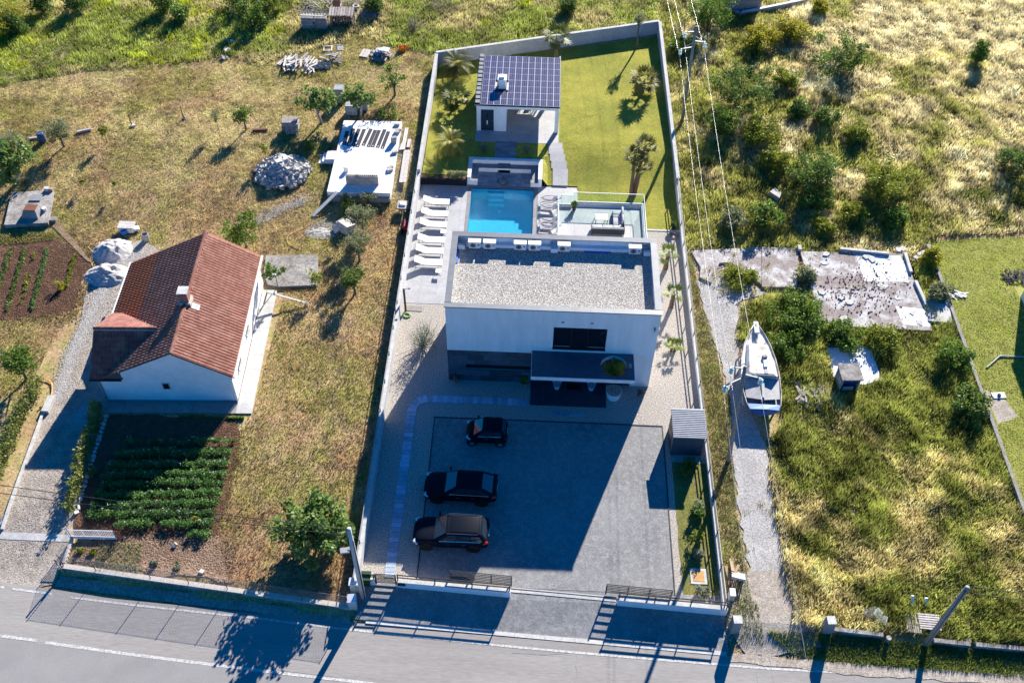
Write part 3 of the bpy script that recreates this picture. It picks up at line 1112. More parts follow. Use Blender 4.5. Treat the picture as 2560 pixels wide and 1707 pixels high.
MB().disc((2.6, 18.4, -1.1), (0, 0, 1), 0.2, 0.06, 20).build('pool_lamp', 'lamp_clear', pool)
for k in range(3):
    MB().box(1.6, 2.9, 19.98 - .3 * (k + 1), 19.98 - .3 * k - .002, -1.14, -.3 - .28 * k).build('pool_step', 'pool_tile', pool)

pit = thing('fire_pit_lounge', 'sunken fire pit lounge with white bench walls at pool end', 'fire pit', (0, 0, 0))
MB().box(-0.11, 5.92, 22.55, 22.83, -0.05, 0.80).build('back_wall', 'plaster_white', pit)
MB().box(-0.11, 0.17, 20.30, 22.55, -0.05, 0.80).build('side_wall', 'plaster_white', pit)
MB().box(5.63, 5.92, 20.30, 22.55, -0.05, 0.80).build('side_wall', 'plaster_white', pit)
for k in range(14):
    MB().box(-0.13 + k * .433, -0.13 + (k + 1) * .433 - .006, 22.53, 22.86, 0.80, 0.84).build('coping_tile', 'tile_wood' if k < 0 else 'tile_kerb', pit)
for k in range(8):
    MB().box(-0.13, .19, 20.30 + k * .278, 20.30 + (k + 1) * .278 - .006, .80, .84).build('coping_tile', 'tile_kerb', pit)
    MB().box(5.61, 5.94, 20.30 + k * .278, 20.30 + (k + 1) * .278 - .006, .80, .84).build('coping_tile', 'tile_kerb', pit)
MB().box(0.17, 5.63, 22.0, 22.55, -0.05, 0.42).build('bench', 'plaster_white', pit)
MB().box(0.17, 0.70, 20.30, 22.0, -0.05, 0.42).build('bench', 'plaster_white', pit)
MB().box(5.02, 5.63, 20.30, 22.0, -0.05, 0.42).build('bench', 'plaster_white', pit)
for x0, x1, y0, y1 in ((.17, 5.63, 22.0, 22.55), (.17, .72, 20.3, 21.99), (5.0, 5.63, 20.3, 21.99)):
    MB().box(x0, x1, y0, y1, .42, .45).build('bench_top', 'coping_stone', pit)
for i in range(11):
    for j in range(5):
        x0, y0 = .70 + i * .393, 20.29 + j * .34
        MB().box(x0, x0 + .386, y0 + (.0), y0 + .334, -.05, .03 + random.uniform(0, .006)).build('floor_paver', 'paver_grey', pit)
MB().disc((2.78, 20.78, .06), (0, 0, 1), .43, .08, 24).build('fire_bowl', 'rust', pit)
MB().disc((2.78, 20.78, .1), (0, 0, 1), .36, .02, 24).build('ash_bed', 'concrete_old', pit)
for k in range(3):
    MB().box(2.3, 3.3, 22.0 + .0 + k * .29, 22.29 + k * .29, .0, .27 * (k + 1)).build('step', 'slate_tile', pit)

# raised planter with slatted front between wall and fire pit
pb = thing('slatted_planter', 'raised planter with dark slatted front beside the fire pit', 'planter', (-2.03, 20.2, 0))
MB().box(-1.85, 1.85, -0.05, 0.45, 0, .68).build('box', 'dark_metal', pb)
MB().box(-1.8, 1.8, 0.0, 0.4, .68, .70).build('soil', 'soil', pb)
for k in range(4):
    MB().box(-1.88, 1.88, -.12, -.09, .1 + k * .16, .2 + k * .16).build('slat', 'frame_dark', pb)
for x in (-1.8, -.6, .6, 1.8):
    MB().box(x - .03, x + .03, -.09, -.05, 0, .72).build('post', 'frame_dark', pb)
h_ = shrub('planter_hedge', 'low olive green hedge growing in the slatted planter', (-1.0, 20.35, .68), .75, .85, 'olive', 'hedge', 22, 90, .05, .22, ry=.22)
h_.rotation_euler = (0, 0, 0)
shrub('planter_seedlings', 'small seedlings at the wall end of the slatted planter', (-3.1, 20.35, .68), .3, .45, 'lime', 'plant', 8, 40, .04, .12, ry=.15).rotation_euler = (0, 0, 0)

# ---- lawn
back_y = lambda x: 36.2 + (x + 3.85) * 0.321
lawn = [(8.82, 15.72), (16.82, 15.72), (16.55, 41.9), (-3.75, back_y(-3.75)), (-3.8, 20.62), (-.13, 20.62), (-.13, 22.84), (5.93, 22.84), (5.93, 20.5), (8.82, 20.5)]
sheet('lawn', lawn, 'lawn_ground', 0.01, 0.8)
gh_fp = [(.1, 24.95), (7.35, 24.95), (7.35, 33.6), (.1, 33.6)]
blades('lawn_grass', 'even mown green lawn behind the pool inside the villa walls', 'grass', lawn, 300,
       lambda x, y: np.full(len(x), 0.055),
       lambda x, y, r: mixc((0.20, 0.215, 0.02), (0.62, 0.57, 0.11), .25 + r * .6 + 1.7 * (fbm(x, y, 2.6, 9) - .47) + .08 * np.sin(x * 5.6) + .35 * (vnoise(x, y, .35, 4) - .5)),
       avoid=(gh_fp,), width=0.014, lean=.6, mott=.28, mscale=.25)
lk = tag(bpy.data.objects.new('lawn_kerb', None), kind='structure')
link(lk)
for k in range(3):
    MB().box(14.0 + k * .95, 14.94 + k * .95, 15.58, 15.74, -.05, .05).build('kerb_stone', 'concrete_light', lk)

# steps up to the guest house, and the tiled walk to the fire pit
st = thing('garden_steps', 'staggered pale stone steps climbing the lawn to the guest house', 'steps', (0, 0, 0))
sts = [(6.80, 8.02, 20.5, 21.45), (6.79, 8.05, 21.45, 22.3), (6.66, 7.93, 22.3, 23.1), (6.53, 7.78, 23.1, 23.85), (6.42, 7.64, 23.85, 24.55), (6.36, 7.55, 24.55, 25.2)]
for k, (x0, x1, y0, y1) in enumerate(sts):
    za, zc = terr(7, y0) + .07, terr(7, y1) + .075
    MB().hexa([(x0, y0 + .004, za - .3), (x1, y0 + .004, za - .3), (x1, y1 - .004, zc - .3), (x0, y1 - .004, zc - .3), (x0, y0 + .004, za), (x1, y0 + .004, za), (x1, y1 - .004, zc), (x0, y1 - .004, zc)]).build('step', 'tile_light', st)
wk = thing('tiled_walk', 'bluish plank tile walk from guest house to fire pit', 'walk', (0, 0, 0))
for j in range(8):
    for i in range(3):
        off = .2 * (j % 2)
        x0 = 1.95 + i * .58
        MB().box(x0, x0 + .573, 22.86 + j * .295, 22.86 + j * .295 + .288, .66, .745).build('plank_tile', 'tile_wood', wk)


# ---- boundary walls
def wall_line(name, label, a, b, h, th, z0f, material='concrete_wall', cap=None, cap_len=1.0, cat='wall', rails=(), post_gap=2.0, rail_off=0.0, group=None, post_mat='dark_metal', rail_h=0.06):
    a, b = Vector((*a, 0)), Vector((*b, 0))
    L = (b - a).length
    t = thing(name, label, cat, (a.x, a.y, 0), math.atan2(b.y - a.y, b.x - a.x), group)
    d = (b - a).normalized()
    n = max(1, int(L / 1.0))
    wl = MB()
    for k in range(n):
        s0, s1 = L * k / n, L * (k + 1) / n
        q0, q1 = a + d * s0, a + d * s1
        w = th / 2
        za, zb_ = z0f(q0.x, q0.y), z0f(q1.x, q1.y)
        ha, hb = (h(s0 / L), h(s1 / L)) if callable(h) else (h, h)
        wl.hexa([(s0, -w, za - .4), (s1, -w, zb_ - .4), (s1, w, zb_ - .4), (s0, w, za - .4), (s0, -w, ha), (s1, -w, hb), (s1, w, hb), (s0, w, ha)])
    wl.build('wall', material, t)
    hh = h if callable(h) else (lambda u: h)
    if cap:
        m_ = max(1, int(L / cap_len))
        for k in range(m_):
            s0, s1 = L * k / m_ + .004, L * (k + 1) / m_ - .004
            w = th / 2 + .02
            ha, hb = hh(s0 / L) + .002, hh(s1 / L) + .002
            MB().hexa([(s0, -w, ha), (s1, -w, hb), (s1, w, hb), (s0, w, ha), (s0, -w, ha + .045), (s1, -w, hb + .045), (s1, w, hb + .045), (s0, w, ha + .045)]).build('coping', cap, t)
    if rails:
        np_ = max(2, int(L / post_gap) + 1)
        for k in range(np_):
            s = .06 + (L - .12) * k / (np_ - 1)
            MB().box(s - .03, s + .03, rail_off - .03, rail_off + .03, hh(s / L), max(rails) + hh(s / L) + .05).build('post', post_mat, t)
        for r_ in rails:
            MB().hexa([(0, rail_off - .02 + .035, hh(0) + r_ - rail_h / 2), (L, rail_off - .02 + .035, hh(1) + r_ - rail_h / 2), (L, rail_off + .05, hh(1) + r_ - rail_h / 2), (0, rail_off + .05, hh(0) + r_ - rail_h / 2),
                       (0, rail_off - .02 + .035, hh(0) + r_ + rail_h / 2), (L, rail_off - .02 + .035, hh(1) + r_ + rail_h / 2), (L, rail_off + .05, hh(1) + r_ + rail_h / 2), (0, rail_off + .05, hh(0) + r_ + rail_h / 2)]).build('rail', post_mat, t)
    return t


z0 = lambda x, y: min(0, terr(x, y))
wall_line('boundary_wall', 'long grey boundary wall with metal rail beside the gravel yard and loungers', (-4.0, -15.9), (-4.0, 20.2), 1.15, .2, z0, 'concrete_wall', 'concrete_light', 1.2, rails=(.12, .35), post_gap=2.4, rail_off=0.07, post_mat='grey_metal', rail_h=.05)
wall_line('boundary_wall', 'solid grey garden wall running left of the lawn palms', (-4.0, 20.22), (-3.92, 36.0), lambda u: 1.45 + .5 * u, .24, lambda x, y: .3, 'concrete_wall', 'concrete_light', 1.0)
wall_line('boundary_wall', 'solid wall across the far end of the lawn', (-4.0, 36.1), (16.5, 42.6), 2.0, .24, lambda x, y: .5, 'concrete_wall', 'concrete_light', 1.0)
wall_line('boundary_wall', 'solid wall along the right side of the lawn', (16.55, 42.5), (16.86, 20.6), lambda u: 2.0 - .8 * u, .24, lambda x, y: .2, 'concrete_wall', 'concrete_light', 1.0)
wall_line('boundary_wall', 'low white wall with dark metal rails beside the side palms', (17.06, -16.1), (16.87, 20.55), lambda u: .45 + .5 * max(0, (u - .85) / .15), .2, z0, 'plaster_white', 'concrete_light', 1.2, rails=(.22, .5), post_gap=2.2, rail_off=0.03, rail_h=.09)
wall_line('front_wall', 'low white front wall with dark slat rails left of the driveway', (-1.72, -15.44), (4.82, -15.78), .60, .26, z0, 'plaster_white', 'concrete_light', 1.5, rails=(.27, .56), post_gap=1.7, rail_h=.085)
wall_line('front_wall', 'low white front wall with dark slat rails right of the driveway', (10.95, -15.98), (17.15, -16.3), .60, .26, z0, 'plaster_white', 'concrete_light', 1.5, rails=(.27, .56), post_gap=1.7, rail_h=.085)
wall_line('front_wall', 'short white wall stub with slats beside the leaning concrete pole', (-3.95, -15.35), (-3.0, -15.38), .55, .26, z0, 'plaster_white', 'concrete_light', 1.5, rails=(.17, .4), post_gap=.9, rail_h=.10)


def slat_gate(name, label, a, b, z0_, z1_, n, cat='gate', depth=.05, material='dark_metal', posts=2):
    a, b = Vector((*a, 0)), Vector((*b, 0))
    L = (b - a).length
    t = thing(name, label, cat, (a.x, a.y, 0), math.atan2(b.y - a.y, b.x - a.x))
    for k in range(posts):
        s = L * k / (posts - 1)
        MB().box(s - .035, s + .035, -depth, depth, z0_, z1_ + .02).build('post', material, t)
    for k in range(n):
        z = z0_ + .06 + (z1_ - z0_ - .12) * k / (n - 1)
        MB().box(0, L, depth + .002, depth + .03, z - .034, z + .034).build('slat', material, t)
    return t


slat_gate('pedestrian_gate', 'dark slatted pedestrian gate at end of the stepping path', (-2.95, -15.4), (-1.8, -15.43), .05, 1.12, 7)
slat_gate('sliding_gate', 'dark sliding gate panel drawn back behind the left front wall', (1.35, -15.0), (4.85, -15.2), .08, 1.12, 6, posts=4)
slat_gate('sliding_gate', 'dark sliding gate panel drawn back behind the right front wall', (10.3, -15.45), (14.0, -15.66), .08, 1.12, 6, posts=4)
ip = thing('letterbox', 'small dark letterbox set in the left front wall', 'letterbox', (-1.45, -15.6, .28))
MB().box(-.22, .22, -.03, .03, 0, .26).build('body', 'frame_dark', ip)
MB().box(-.16, .16, -.045, -.032, .16, .19).build('flap', 'grey_metal', ip)

# ---- neighbour front wall with wire fence
e0, e1 = (-21.25, front_wall_y(-21.25)), (-4.3, front_wall_y(-4.3))
rw = wall_line('retaining_wall', 'old tan concrete retaining wall along the road below the vegetable plot', e0, e1, .16, .24, lambda x, y: ROADZ, 'concrete_old', None)
for k in range(14):
    L_ = math.dist(e0, e1)
    s0, s1 = L_ * k / 14 + .01, L_ * (k + 1) / 14 - .01
    MB().box(s0, s1, -.15, .15, .162, .215).build('coping', 'soil_dry' if k < 0 else 'mortar', rw)
rw2 = wall_line('retaining_wall', 'short tan return wall between white gate and road', (-21.35, -13.2), (-21.28, -15.2), .2, .2, lambda x, y: -.3, 'mortar', None)


def wire_fence(name, label, a, b, z0_, z1_, posts, sp=.085, w=.006, post_mat='rust', pr=.022):
    a3, b3 = Vector((*a, 0)), Vector((*b, 0))
    L = (b3 - a3).length
    H = z1_ - z0_
    t = thing(name, label, 'fence', (a3.x, a3.y, z0_), math.atan2(b3.y - a3.y, b3.x - a3.x))
    for s in posts:
        MB().tube([(s, 0, -.05), (s + .02, 0, H + .04)], pr, 6).build('post', post_mat, t)
    mb = MB()
    s = -H
    while s < L:
        for sg in (1, -1):
            x0, x1, za, zb_ = s, s + H, 0.0, H
            if x0 < 0:
                za = -x0
                x0 = 0
            if x1 > L:
                zb_ = H - (x1 - L)
                x1 = L
            if sg < 0:
                za, zb_ = H - za, H - zb_
            yy = .012 * sg
            mb.add([(x0 - w, yy, za), (x0 + w, yy, za), (x1 + w, yy, zb_), (x1 - w, yy, zb_)], [(0, 1, 2, 3)])
        s += sp
    mb.tube([(0, 0, H), (L, 0, H)], .008, 4)
    o = mb.build('wire_mesh', 'grey_metal', t)
    o['kind'] = 'stuff'
    return t


LL = math.dist(e0, e1)
wire_fence('wire_fence', 'rusty wire mesh fence on top of the tan roadside wall', e0, e1, .2, 1.35, [.05, 2.0, 5.3, 7.6, 9.9, 12.1, 14.3, LL - .05])
wire_fence('wire_fence', 'short wire mesh fence on the return wall by the white gate', (-21.35, -13.3), (-21.28, -15.15), .2, 1.3, [.05, 1.8], .085)
wp = thing('timber_post', 'weathered wooden post at corner of the tan roadside wall', 'post', T(0, 3, 590, 560, 0))
MB().tube([(0, 0, -.05), (-.1, .05, .8), (-.15, .08, 1.5)], [.06, .055, .045], 7).build('shaft', 'wood_warm', wp)
MB().cbox((-.09, -.06, .75), .1, .05, .3).build('cleat', 'wood_pale', wp)

# ================================================================== VILLA
VW, VD, VH = 13.54, 6.84, 7.16
villa = thing('villa', 'white two-storey flat-roofed villa with dark stone base and gravel roof', 'house')
w = MB()
w.box(0, 6.89, 0, .3, 3.05, VH).box(10.32, VW, 0, .3, 3.05, VH).box(6.89, 10.32, 0, .3, 3.05, 3.56).box(6.89, 10.32, 0, .3, 5.65, VH)
w.box(12.25, VW, 0, .3, 0, 3.05)
w.box(0, .3, .3, VD, 0, VH).box(VW - .3, VW, .3, VD, 0, VH).box(.3, VW - .3, VD - .3, VD, 0, VH)
w.build('wall', 'plaster_white', villa)
w = MB()
w.box(0, 1.19, .03, .3, 0, 3.05).box(1.19, 5.52, .03, .3, 0, 1.08).box(1.19, 5.52, .03, .3, 1.70, 3.05)
w.build('base_wall', 'concrete', villa)
MB().box(1.19, 5.52, .2, .28, 1.08, 1.70).build('slot_window', 'window_dark', villa)
rows = [0, .54, 1.08, 1.70, 2.15, 2.6, 3.03]
for j in range(6):
    z0_, z1_ = rows[j] + .004, rows[j + 1] - .004
    x = 0.0
    off = [.0, .55, .3, .7, .2, .5][j]
    first = True
    while x < 5.5:
        ln = (off or 1.1) if first else 1.1
        first = False
        x1 = min(5.52, x + ln)
        lim = 1.19 if j == 2 else 5.52
        if x < lim:
            MB().box(x + .004, min(x1, lim) - .004, -.03 - random.uniform(0, .012), .03, z0_, z1_).build('stone_panel', 'slate', villa)
        x = x1
# entrance recess
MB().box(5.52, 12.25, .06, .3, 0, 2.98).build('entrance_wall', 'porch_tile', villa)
d = MB().box(7.95, 9.05, .0, .058, .06, 2.4).build('entrance_door', 'door_blue', villa)
MB().tube([(8.85, -.05, .9), (8.85, -.05, 1.7)], .018, 6).build('handle', 'chrome', d)
# upper window
fr = MB()
fr.box(6.89, 10.32, .12, .2, 3.56, 3.62).box(6.89, 10.32, .12, .2, 5.59, 5.65).box(6.89, 6.95, .12, .2, 3.62, 5.59).box(10.26, 10.32, .12, .2, 3.62, 5.59)
fr.box(8.02, 8.1, .12, .2, 3.62, 5.59).box(9.09, 9.17, .12, .2, 3.62, 5.59)
wf = fr.build('window_frame', 'frame_dark', villa)
for a, b_ in ((6.95, 8.02), (8.1, 9.09), (9.17, 10.26)):
    MB().box(a, b_, .15, .165, 3.62, 5.59).build('pane', 'window_dark', wf)
for a, b_ in ((6.95, 8.02), (9.17, 10.26)):
    MB().box(a + .04, b_ - .02, .10, .118, 3.70, 3.76).build('guard_rail', 'grey_metal', wf)
MB().box(6.85, 10.36, -.05, .12, 3.52, 3.56).build('window_sill', 'grey_metal', villa)
for x in (7.44, 9.28):
    MB().box(x - .09, x + .09, -.02, .0, 6.08, 6.22).build('vent', 'grey_metal', villa)
lm = MB().box(13.22, 13.34, -.14, 0, 5.9, 5.96).build('wall_lamp', 'grey_metal', villa)
MB().cyl((13.28, -.12, 5.7), .05, .2, 8).build('lamp_shade', 'grey_metal', lm)
# roof
MB().box(.3, VW - .3, .3, VD - .3, 6.2, 6.48).build('roof_gravel', 'roof_gravel', villa)
for a, b_ in ((0, 4.6), (4.6, 9.1), (9.1, VW)):
    x0_, x1_ = a + (-.06 if a == 0 else .004), b_ + (.06 if b_ == VW else -.004)
    MB().hexa([(x0_, -.06, VH), (x1_, -.06, VH), (x1_, .36, VH), (x0_, .36, VH), (x0_, -.06, VH + .075), (x1_, -.06, VH + .075), (x1_, .36, VH + .055), (x0_, .36, VH + .055)]).build('coping', 'coping_metal', villa)
    MB().hexa([(x0_, VD - .36, VH), (x1_, VD - .36, VH), (x1_, VD + .06, VH), (x0_, VD + .06, VH), (x0_, VD - .36, VH + .055), (x1_, VD - .36, VH + .055), (x1_, VD + .06, VH + .075), (x0_, VD + .06, VH + .075)]).build('coping', 'coping_metal', villa)
for a, b_ in ((.363, 3.4), (3.408, VD - .363)):
    MB().box(-.06, .36, a, b_, VH, VH + .07).build('coping', 'coping_metal', villa)
    MB().box(VW - .36, VW + .06, a, b_, VH, VH + .07).build('coping', 'coping_metal', villa)
MB().box(.9, 12.7, 6.22, 6.53, 6.48, 6.74).build('cable_trunking', 'white_metal', villa)
for x in (.55, 6.75, 12.95):
    dct = MB().tube([(x - .2, 6.45, 6.9), (x - .05, 6.35, 7.0), (x + .15, 6.25, 6.95), (x + .25, 6.15, 6.7), (x + .25, 6.1, 6.5)], .06, 8).build('pipe_bend', 'grey_metal', villa, True)
    MB().box(x - .18, x + .28, 5.95, 6.2, 6.48, 6.82).build('pipe_box', 'white_metal', villa)
MB().box(8.8, 10.6, 6.05, 6.218, 6.482, 6.52).build('membrane_edge', 'tarp_blue', villa)
MB().box(.31, .43, 4.6, 6.4, 6.482, 6.53).build('membrane_edge', 'tarp_blue', villa)
# canopy over the entrance with a round opening
HC, HR = (10.9, -1.06), .87
cx0, cx1, cy0, cy1 = 5.55, 12.22, -2.2, .0
per = []
NS = 72
angs = sorted([2 * math.pi * k / NS for k in range(NS)] + [math.atan2(y - HC[1], x - HC[0]) % (2 * math.pi) for x in (cx0, cx1) for y in (cy0, cy1)])
for a in angs:
    dx, dy = math.cos(a), math.sin(a)
    t = min([q for q in ((cx1 - HC[0]) / dx if dx > 1e-9 else 1e9, (cx0 - HC[0]) / dx if dx < -1e-9 else 1e9, (cy1 - HC[1]) / dy if dy > 1e-9 else 1e9, (cy0 - HC[1]) / dy if dy < -1e-9 else 1e9)])
    per.append(((HC[0] + dx * t, HC[1] + dy * t), (HC[0] + dx * HR, HC[1] + dy * HR)))
n = len(per)


def ring_slab(z0_, z1_, name, material, inset=0.0):
    mb = MB()
    O = [p[0] for p in per]
    O = [(min(max(x, cx0 + inset), cx1 - inset), min(max(y, cy0 + inset), cy1)) for x, y in O]
    I = [p[1] for p in per]
    vs = [(x, y, z0_) for x, y in O] + [(x, y, z0_) for x, y in I] + [(x, y, z1_) for x, y in O] + [(x, y, z1_) for x, y in I]
    fs = []
    for i in range(n):
        k = (i + 1) % n
        fs += [(2 * n + i, 2 * n + k, 3 * n + k, 3 * n + i), (i, n + i, n + k, k), (i, k, 2 * n + k, 2 * n + i), (n + i, 3 * n + i, 3 * n + k, n + k)]
    mb.add(vs, fs)
    return mb.build(name, material, villa)


ring_slab(2.98, 3.29, 'canopy', 'plaster_white')
ring_slab(3.292, 3.312, 'canopy_tiles', 'slate_tile', .03)
MB().box(11.85, 12.05, -1.2, -.85, 3.313, 3.36).build('roof_outlet', 'grey_metal', villa)
for i in range(6):
    for j in range(2):
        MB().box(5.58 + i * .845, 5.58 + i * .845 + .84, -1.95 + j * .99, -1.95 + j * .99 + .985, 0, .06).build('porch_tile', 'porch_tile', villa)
mt_ = thing('doormat', 'black doormat before the villa entrance', 'doormat', (8.5, -.3, .062))
MB().box(-.46, .46, -.27, .27, 0, .012).build('mat', 'black', mt_)
MB().box(-.43, .43, -.24, .24, .0121, .018).build('bristles', 'car_trim', mt_)

# ground-floor wing below the roof terrace, and the terrace itself
TZ = 3.3
w = MB()
w.box(7.3, VW, VD, 14.4, 0, 3.0)
w.build('garden_wing', 'plaster_white', villa)
w = MB()
w.prism([(7.12, VD), (VW, VD), (VW, 14.75), (8.22, 14.75), (8.22, 14.42), (7.12, 14.42)], 3.0, TZ - .03)
w.build('terrace_slab', 'plaster_white', villa)
fl = [[(7.2, 6.9), (7.2, 12.55), (8.35, 12.55), (8.35, 6.9)], [(8.358, 6.9), (8.358, 12.55), (12.45, 12.55), (12.45, 6.9)], [(12.458, 6.9), (12.458, 12.55), (13.3, 13.2), (13.3, 6.9)],
      [(7.2, 12.558), (7.2, 14.2), (7.35, 14.2), (8.3, 12.558)], [(8.308, 12.558), (7.36, 14.2), (9.55, 14.3), (8.9, 12.558)], [(8.908, 12.558), (9.558, 14.3), (10.9, 14.3), (10.4, 12.558)], [(10.408, 12.558), (10.908, 14.3), (13.3, 14.3), (13.3, 13.21), (12.45, 12.558)]]
for q in fl:
    a = sum(q[i][0] * q[(i + 1) % len(q)][1] - q[(i + 1) % len(q)][0] * q[i][1] for i in range(len(q)))
    MB().prism(q if a > 0 else q[::-1], TZ - .03, TZ).build('terrace_tile', 'tile_light', villa)
pz = TZ + .2
for x0_, x1_, y0_, y1_ in ((8.22, VW, 14.52, 14.75), (7.12, 8.215, 14.25, 14.42), (13.34, VW, VD, 14.515), (7.12, 7.2, VD, 14.245)):
    MB().box(x0_, x1_, y0_, y1_, TZ - .028, pz).build('terrace_parapet', 'concrete_wall', villa)
gp = [((7.16, 14.34), (8.2, 14.34)), ((8.24, 14.66), (11.0, 14.66)), ((11.02, 14.66), (13.46, 14.66)), ((13.46, 14.6), (13.46, 10.9)), ((13.46, 10.88), (13.46, 6.9)), ((7.16, 14.3), (7.16, 10.7)), ((7.16, 10.68), (7.16, 6.9))]
for a, b_ in gp:
    g_ = MB().beam((*a, pz + .45), (*b_, pz + .45), .016, .9).build('glass_panel', 'glass_clear', villa)
    MB().beam((*a, pz + .92), (*b_, pz + .92), .035, .03).build('top_rail', 'white_metal', g_)
    MB().beam((*a, pz + .02), (*b_, pz + .02), .05, .06).build('base_channel', 'white_metal', g_)

# ---- air-conditioning units
ac_l = ['white air conditioner on the roof nearest the left parapet', 'white air conditioner, second from the left on the villa roof', 'white air conditioner, third from the left on the villa roof',
        'white air conditioner, fourth from the left on the villa roof', 'white air conditioner beside the middle roof pipe', 'white air conditioner alone at the right end of the roof']
ac0 = None
for x, lb in zip((1.47, 2.47, 4.52, 5.48, 7.44, 12.17), ac_l):
    if ac0 is None:
        ac0 = thing('air_conditioner', lb, 'air conditioner', (x, 6.16, 6.48), 0, 'air conditioners along the roof parapet')
        MB().box(-.40, .40, -.16, .16, .06, .64).build('casing', 'white_plastic', ac0, bevel=.02)
        MB().box(-.43, .43, -.2, .18, .642, .68).build('lid', 'white_metal', ac0)
        gr = MB().disc((-.1, -.165, .36), (0, 1, 0), .2, .014, 20).build('fan_grille', 'grey_metal', ac0)
        bl = MB()
        for q in range(4):
            bl.cbox((-.1, -.177, .36), .36, .008, .03, ry=q * math.pi / 4)
        bl.build('grille_bar', 'dark_metal', gr)
        MB().box(.2, .34, -.168, -.161, .36, .46).build('badge', 'blue_plastic', ac0)
        for sx in (-.28, .28):
            MB().box(sx - .04, sx + .04, -.2, .2, 0, .06).build('foot', 'dark_metal', ac0)
    else:
        o = copy_tree(ac0)
        o.location = (x, 6.16, 6.48)
        tag(o, lb)

# ================================================================== GUEST HOUSE
GZ0 = .74
gh = thing('guest_house', 'small white guest house with solar panel roof on the lawn', 'house')
MB().box(.22, 7.22, 25.1, 33.2, .3, GZ0 - .03).build('floor_slab', 'concrete', gh)
for i in range(6):
    for j in range(7):
        MB().box(.22 + i * 1.1667, .22 + (i + 1) * 1.1667 - .006, 25.1 + j * 1.157, 25.1 + (j + 1) * 1.157 - .006, GZ0 - .03, GZ0).build('floor_tile', 'tile_light', gh)
w = MB()
FY = 26.55
w.box(.28, .62, FY, FY + .25, GZ0, 3.0).box(1.72, 2.76, FY, FY + .25, GZ0, 3.0).box(.62, 1.72, FY, FY + .25, 2.9, 3.0)
w.box(.28, 7.15, FY, FY + .25, 3.0, 3.36)
w.box(.28, .53, FY + .25, 33.1, GZ0, 3.36).box(.53, 5.0, 32.85, 33.1, GZ0, 3.36).box(2.51, 2.76, FY + .25, 32.85, GZ0, 3.36)
w.box(5.0, 7.15, 32.85, 33.1, 3.0, 3.36).box(6.85, 7.15, FY + .25, 32.85, 3.0, 3.36)
w.build('wall', 'plaster_white', gh)
for y in (FY, 32.8, 29.55):
    if y != 29.55:
        MB().box(6.84, 7.16, y - .01, y + .3, GZ0, 2.999).build('pier', 'plaster_white', gh)
dr = MB().box(.64, 1.70, FY + .08, FY + .15, GZ0 + .01, 2.89).build('door', 'door_blue', gh)
MB().box(1.5, 1.66, FY + .03, FY + .07, 1.75, 1.79).build('handle', 'chrome', dr)
MB().prism([(1.12, FY + .06), (1.2, FY + .06), (1.2, FY + .078), (1.12, FY + .078)], 1.35, 1.75).build('door_inlay', 'white_metal', dr)
MB().box(1.14, 1.22, FY + .06, FY + .078, 2.05, 2.4).build('door_inlay', 'black', dr)
MB().box(2.76, 2.85, 29.0, 29.9, 1.5, 2.3).build('wall_screen', 'black', gh)
MB().box(.53, 6.849, FY + .251, 32.849, 3.2, 3.3).build('ceiling', 'plaster_white', gh)
RX0, RX1, RY0, RY1 = .12, 7.24, 26.38, 33.55
rz = lambda y: 3.38 + (y - RY0) * .012
MB().hexa([(RX0, RY0, 3.362), (RX1, RY0, 3.362), (RX1, RY1, 3.362), (RX0, RY1, 3.362), (RX0, RY0, rz(RY0)), (RX1, RY0, rz(RY0)), (RX1, RY1, rz(RY1)), (RX0, RY1, rz(RY1))]).build('roof', 'frame_dark', gh)
for k in range(12):
    y = RY0 + .3 + k * .6
    MB().box(RX0 + .05, RX0 + .42, y, y + .42, rz(y) + .005, rz(y) + .09).build('roof_tile', 'coping_metal', gh)
    MB().box(RX1 - .12, RX1 - .04, y, y + .5, rz(y) + .005, rz(y) + .07).build('edge_clamp', 'panel_line', gh)
pw, ph = 1.085, 1.745
pan = None
for j in range(4):
    for i in range(6):
        if (j, i) == (1, 1):
            continue
        x0_, y0_ = RX0 + .5 + i * (pw + .012), RY0 + .08 + j * (ph + .012)
        if pan is None:
            pan = MB().box(0, pw, 0, ph, .0, .04).build('solar_panel', 'panel_line', gh)
            for a in range(2):
                for c_ in range(2):
                    for q in range(3):
                        wq = (pw - .05 - .03) / 2
                        xx = .02 + a * (wq + .04)
                        MB().box(xx + q * wq / 3 + .004, xx + (q + 1) * wq / 3 - .004, .02 + c_ * (ph / 2 - .003), .02 + c_ * (ph / 2 - .003) + ph / 2 - .036, .0405, .044).build('cell_strip', 'panel_cell', pan)
            o = pan
        else:
            o = copy_tree(pan, gh)
        o.location = (x0_, y0_, rz(y0_) + .06)
        o.rotation_euler = (.012, 0, 0)
cy_ = RY0 + .08 + 1.757 * 1
ch = MB().box(2.0, 2.62, cy_ + .55, cy_ + 1.25, 3.42, 4.25).build('chimney', 'plaster_white', gh)
MB().box(1.93, 2.69, cy_ + .48, cy_ + 1.32, 4.252, 4.34).build('chimney_cap', 'white_metal', ch)
MB().box(2.12, 2.5, cy_ + .7, cy_ + 1.1, 4.342, 4.52).build('chimney_cowl', 'white_plastic', ch)
for x in (1.75, 2.75):
    MB().box(x - .08, x + .1, cy_ + .3, cy_ + 1.4, 3.42, 3.52).build('roof_bracket', 'grey_metal', gh)

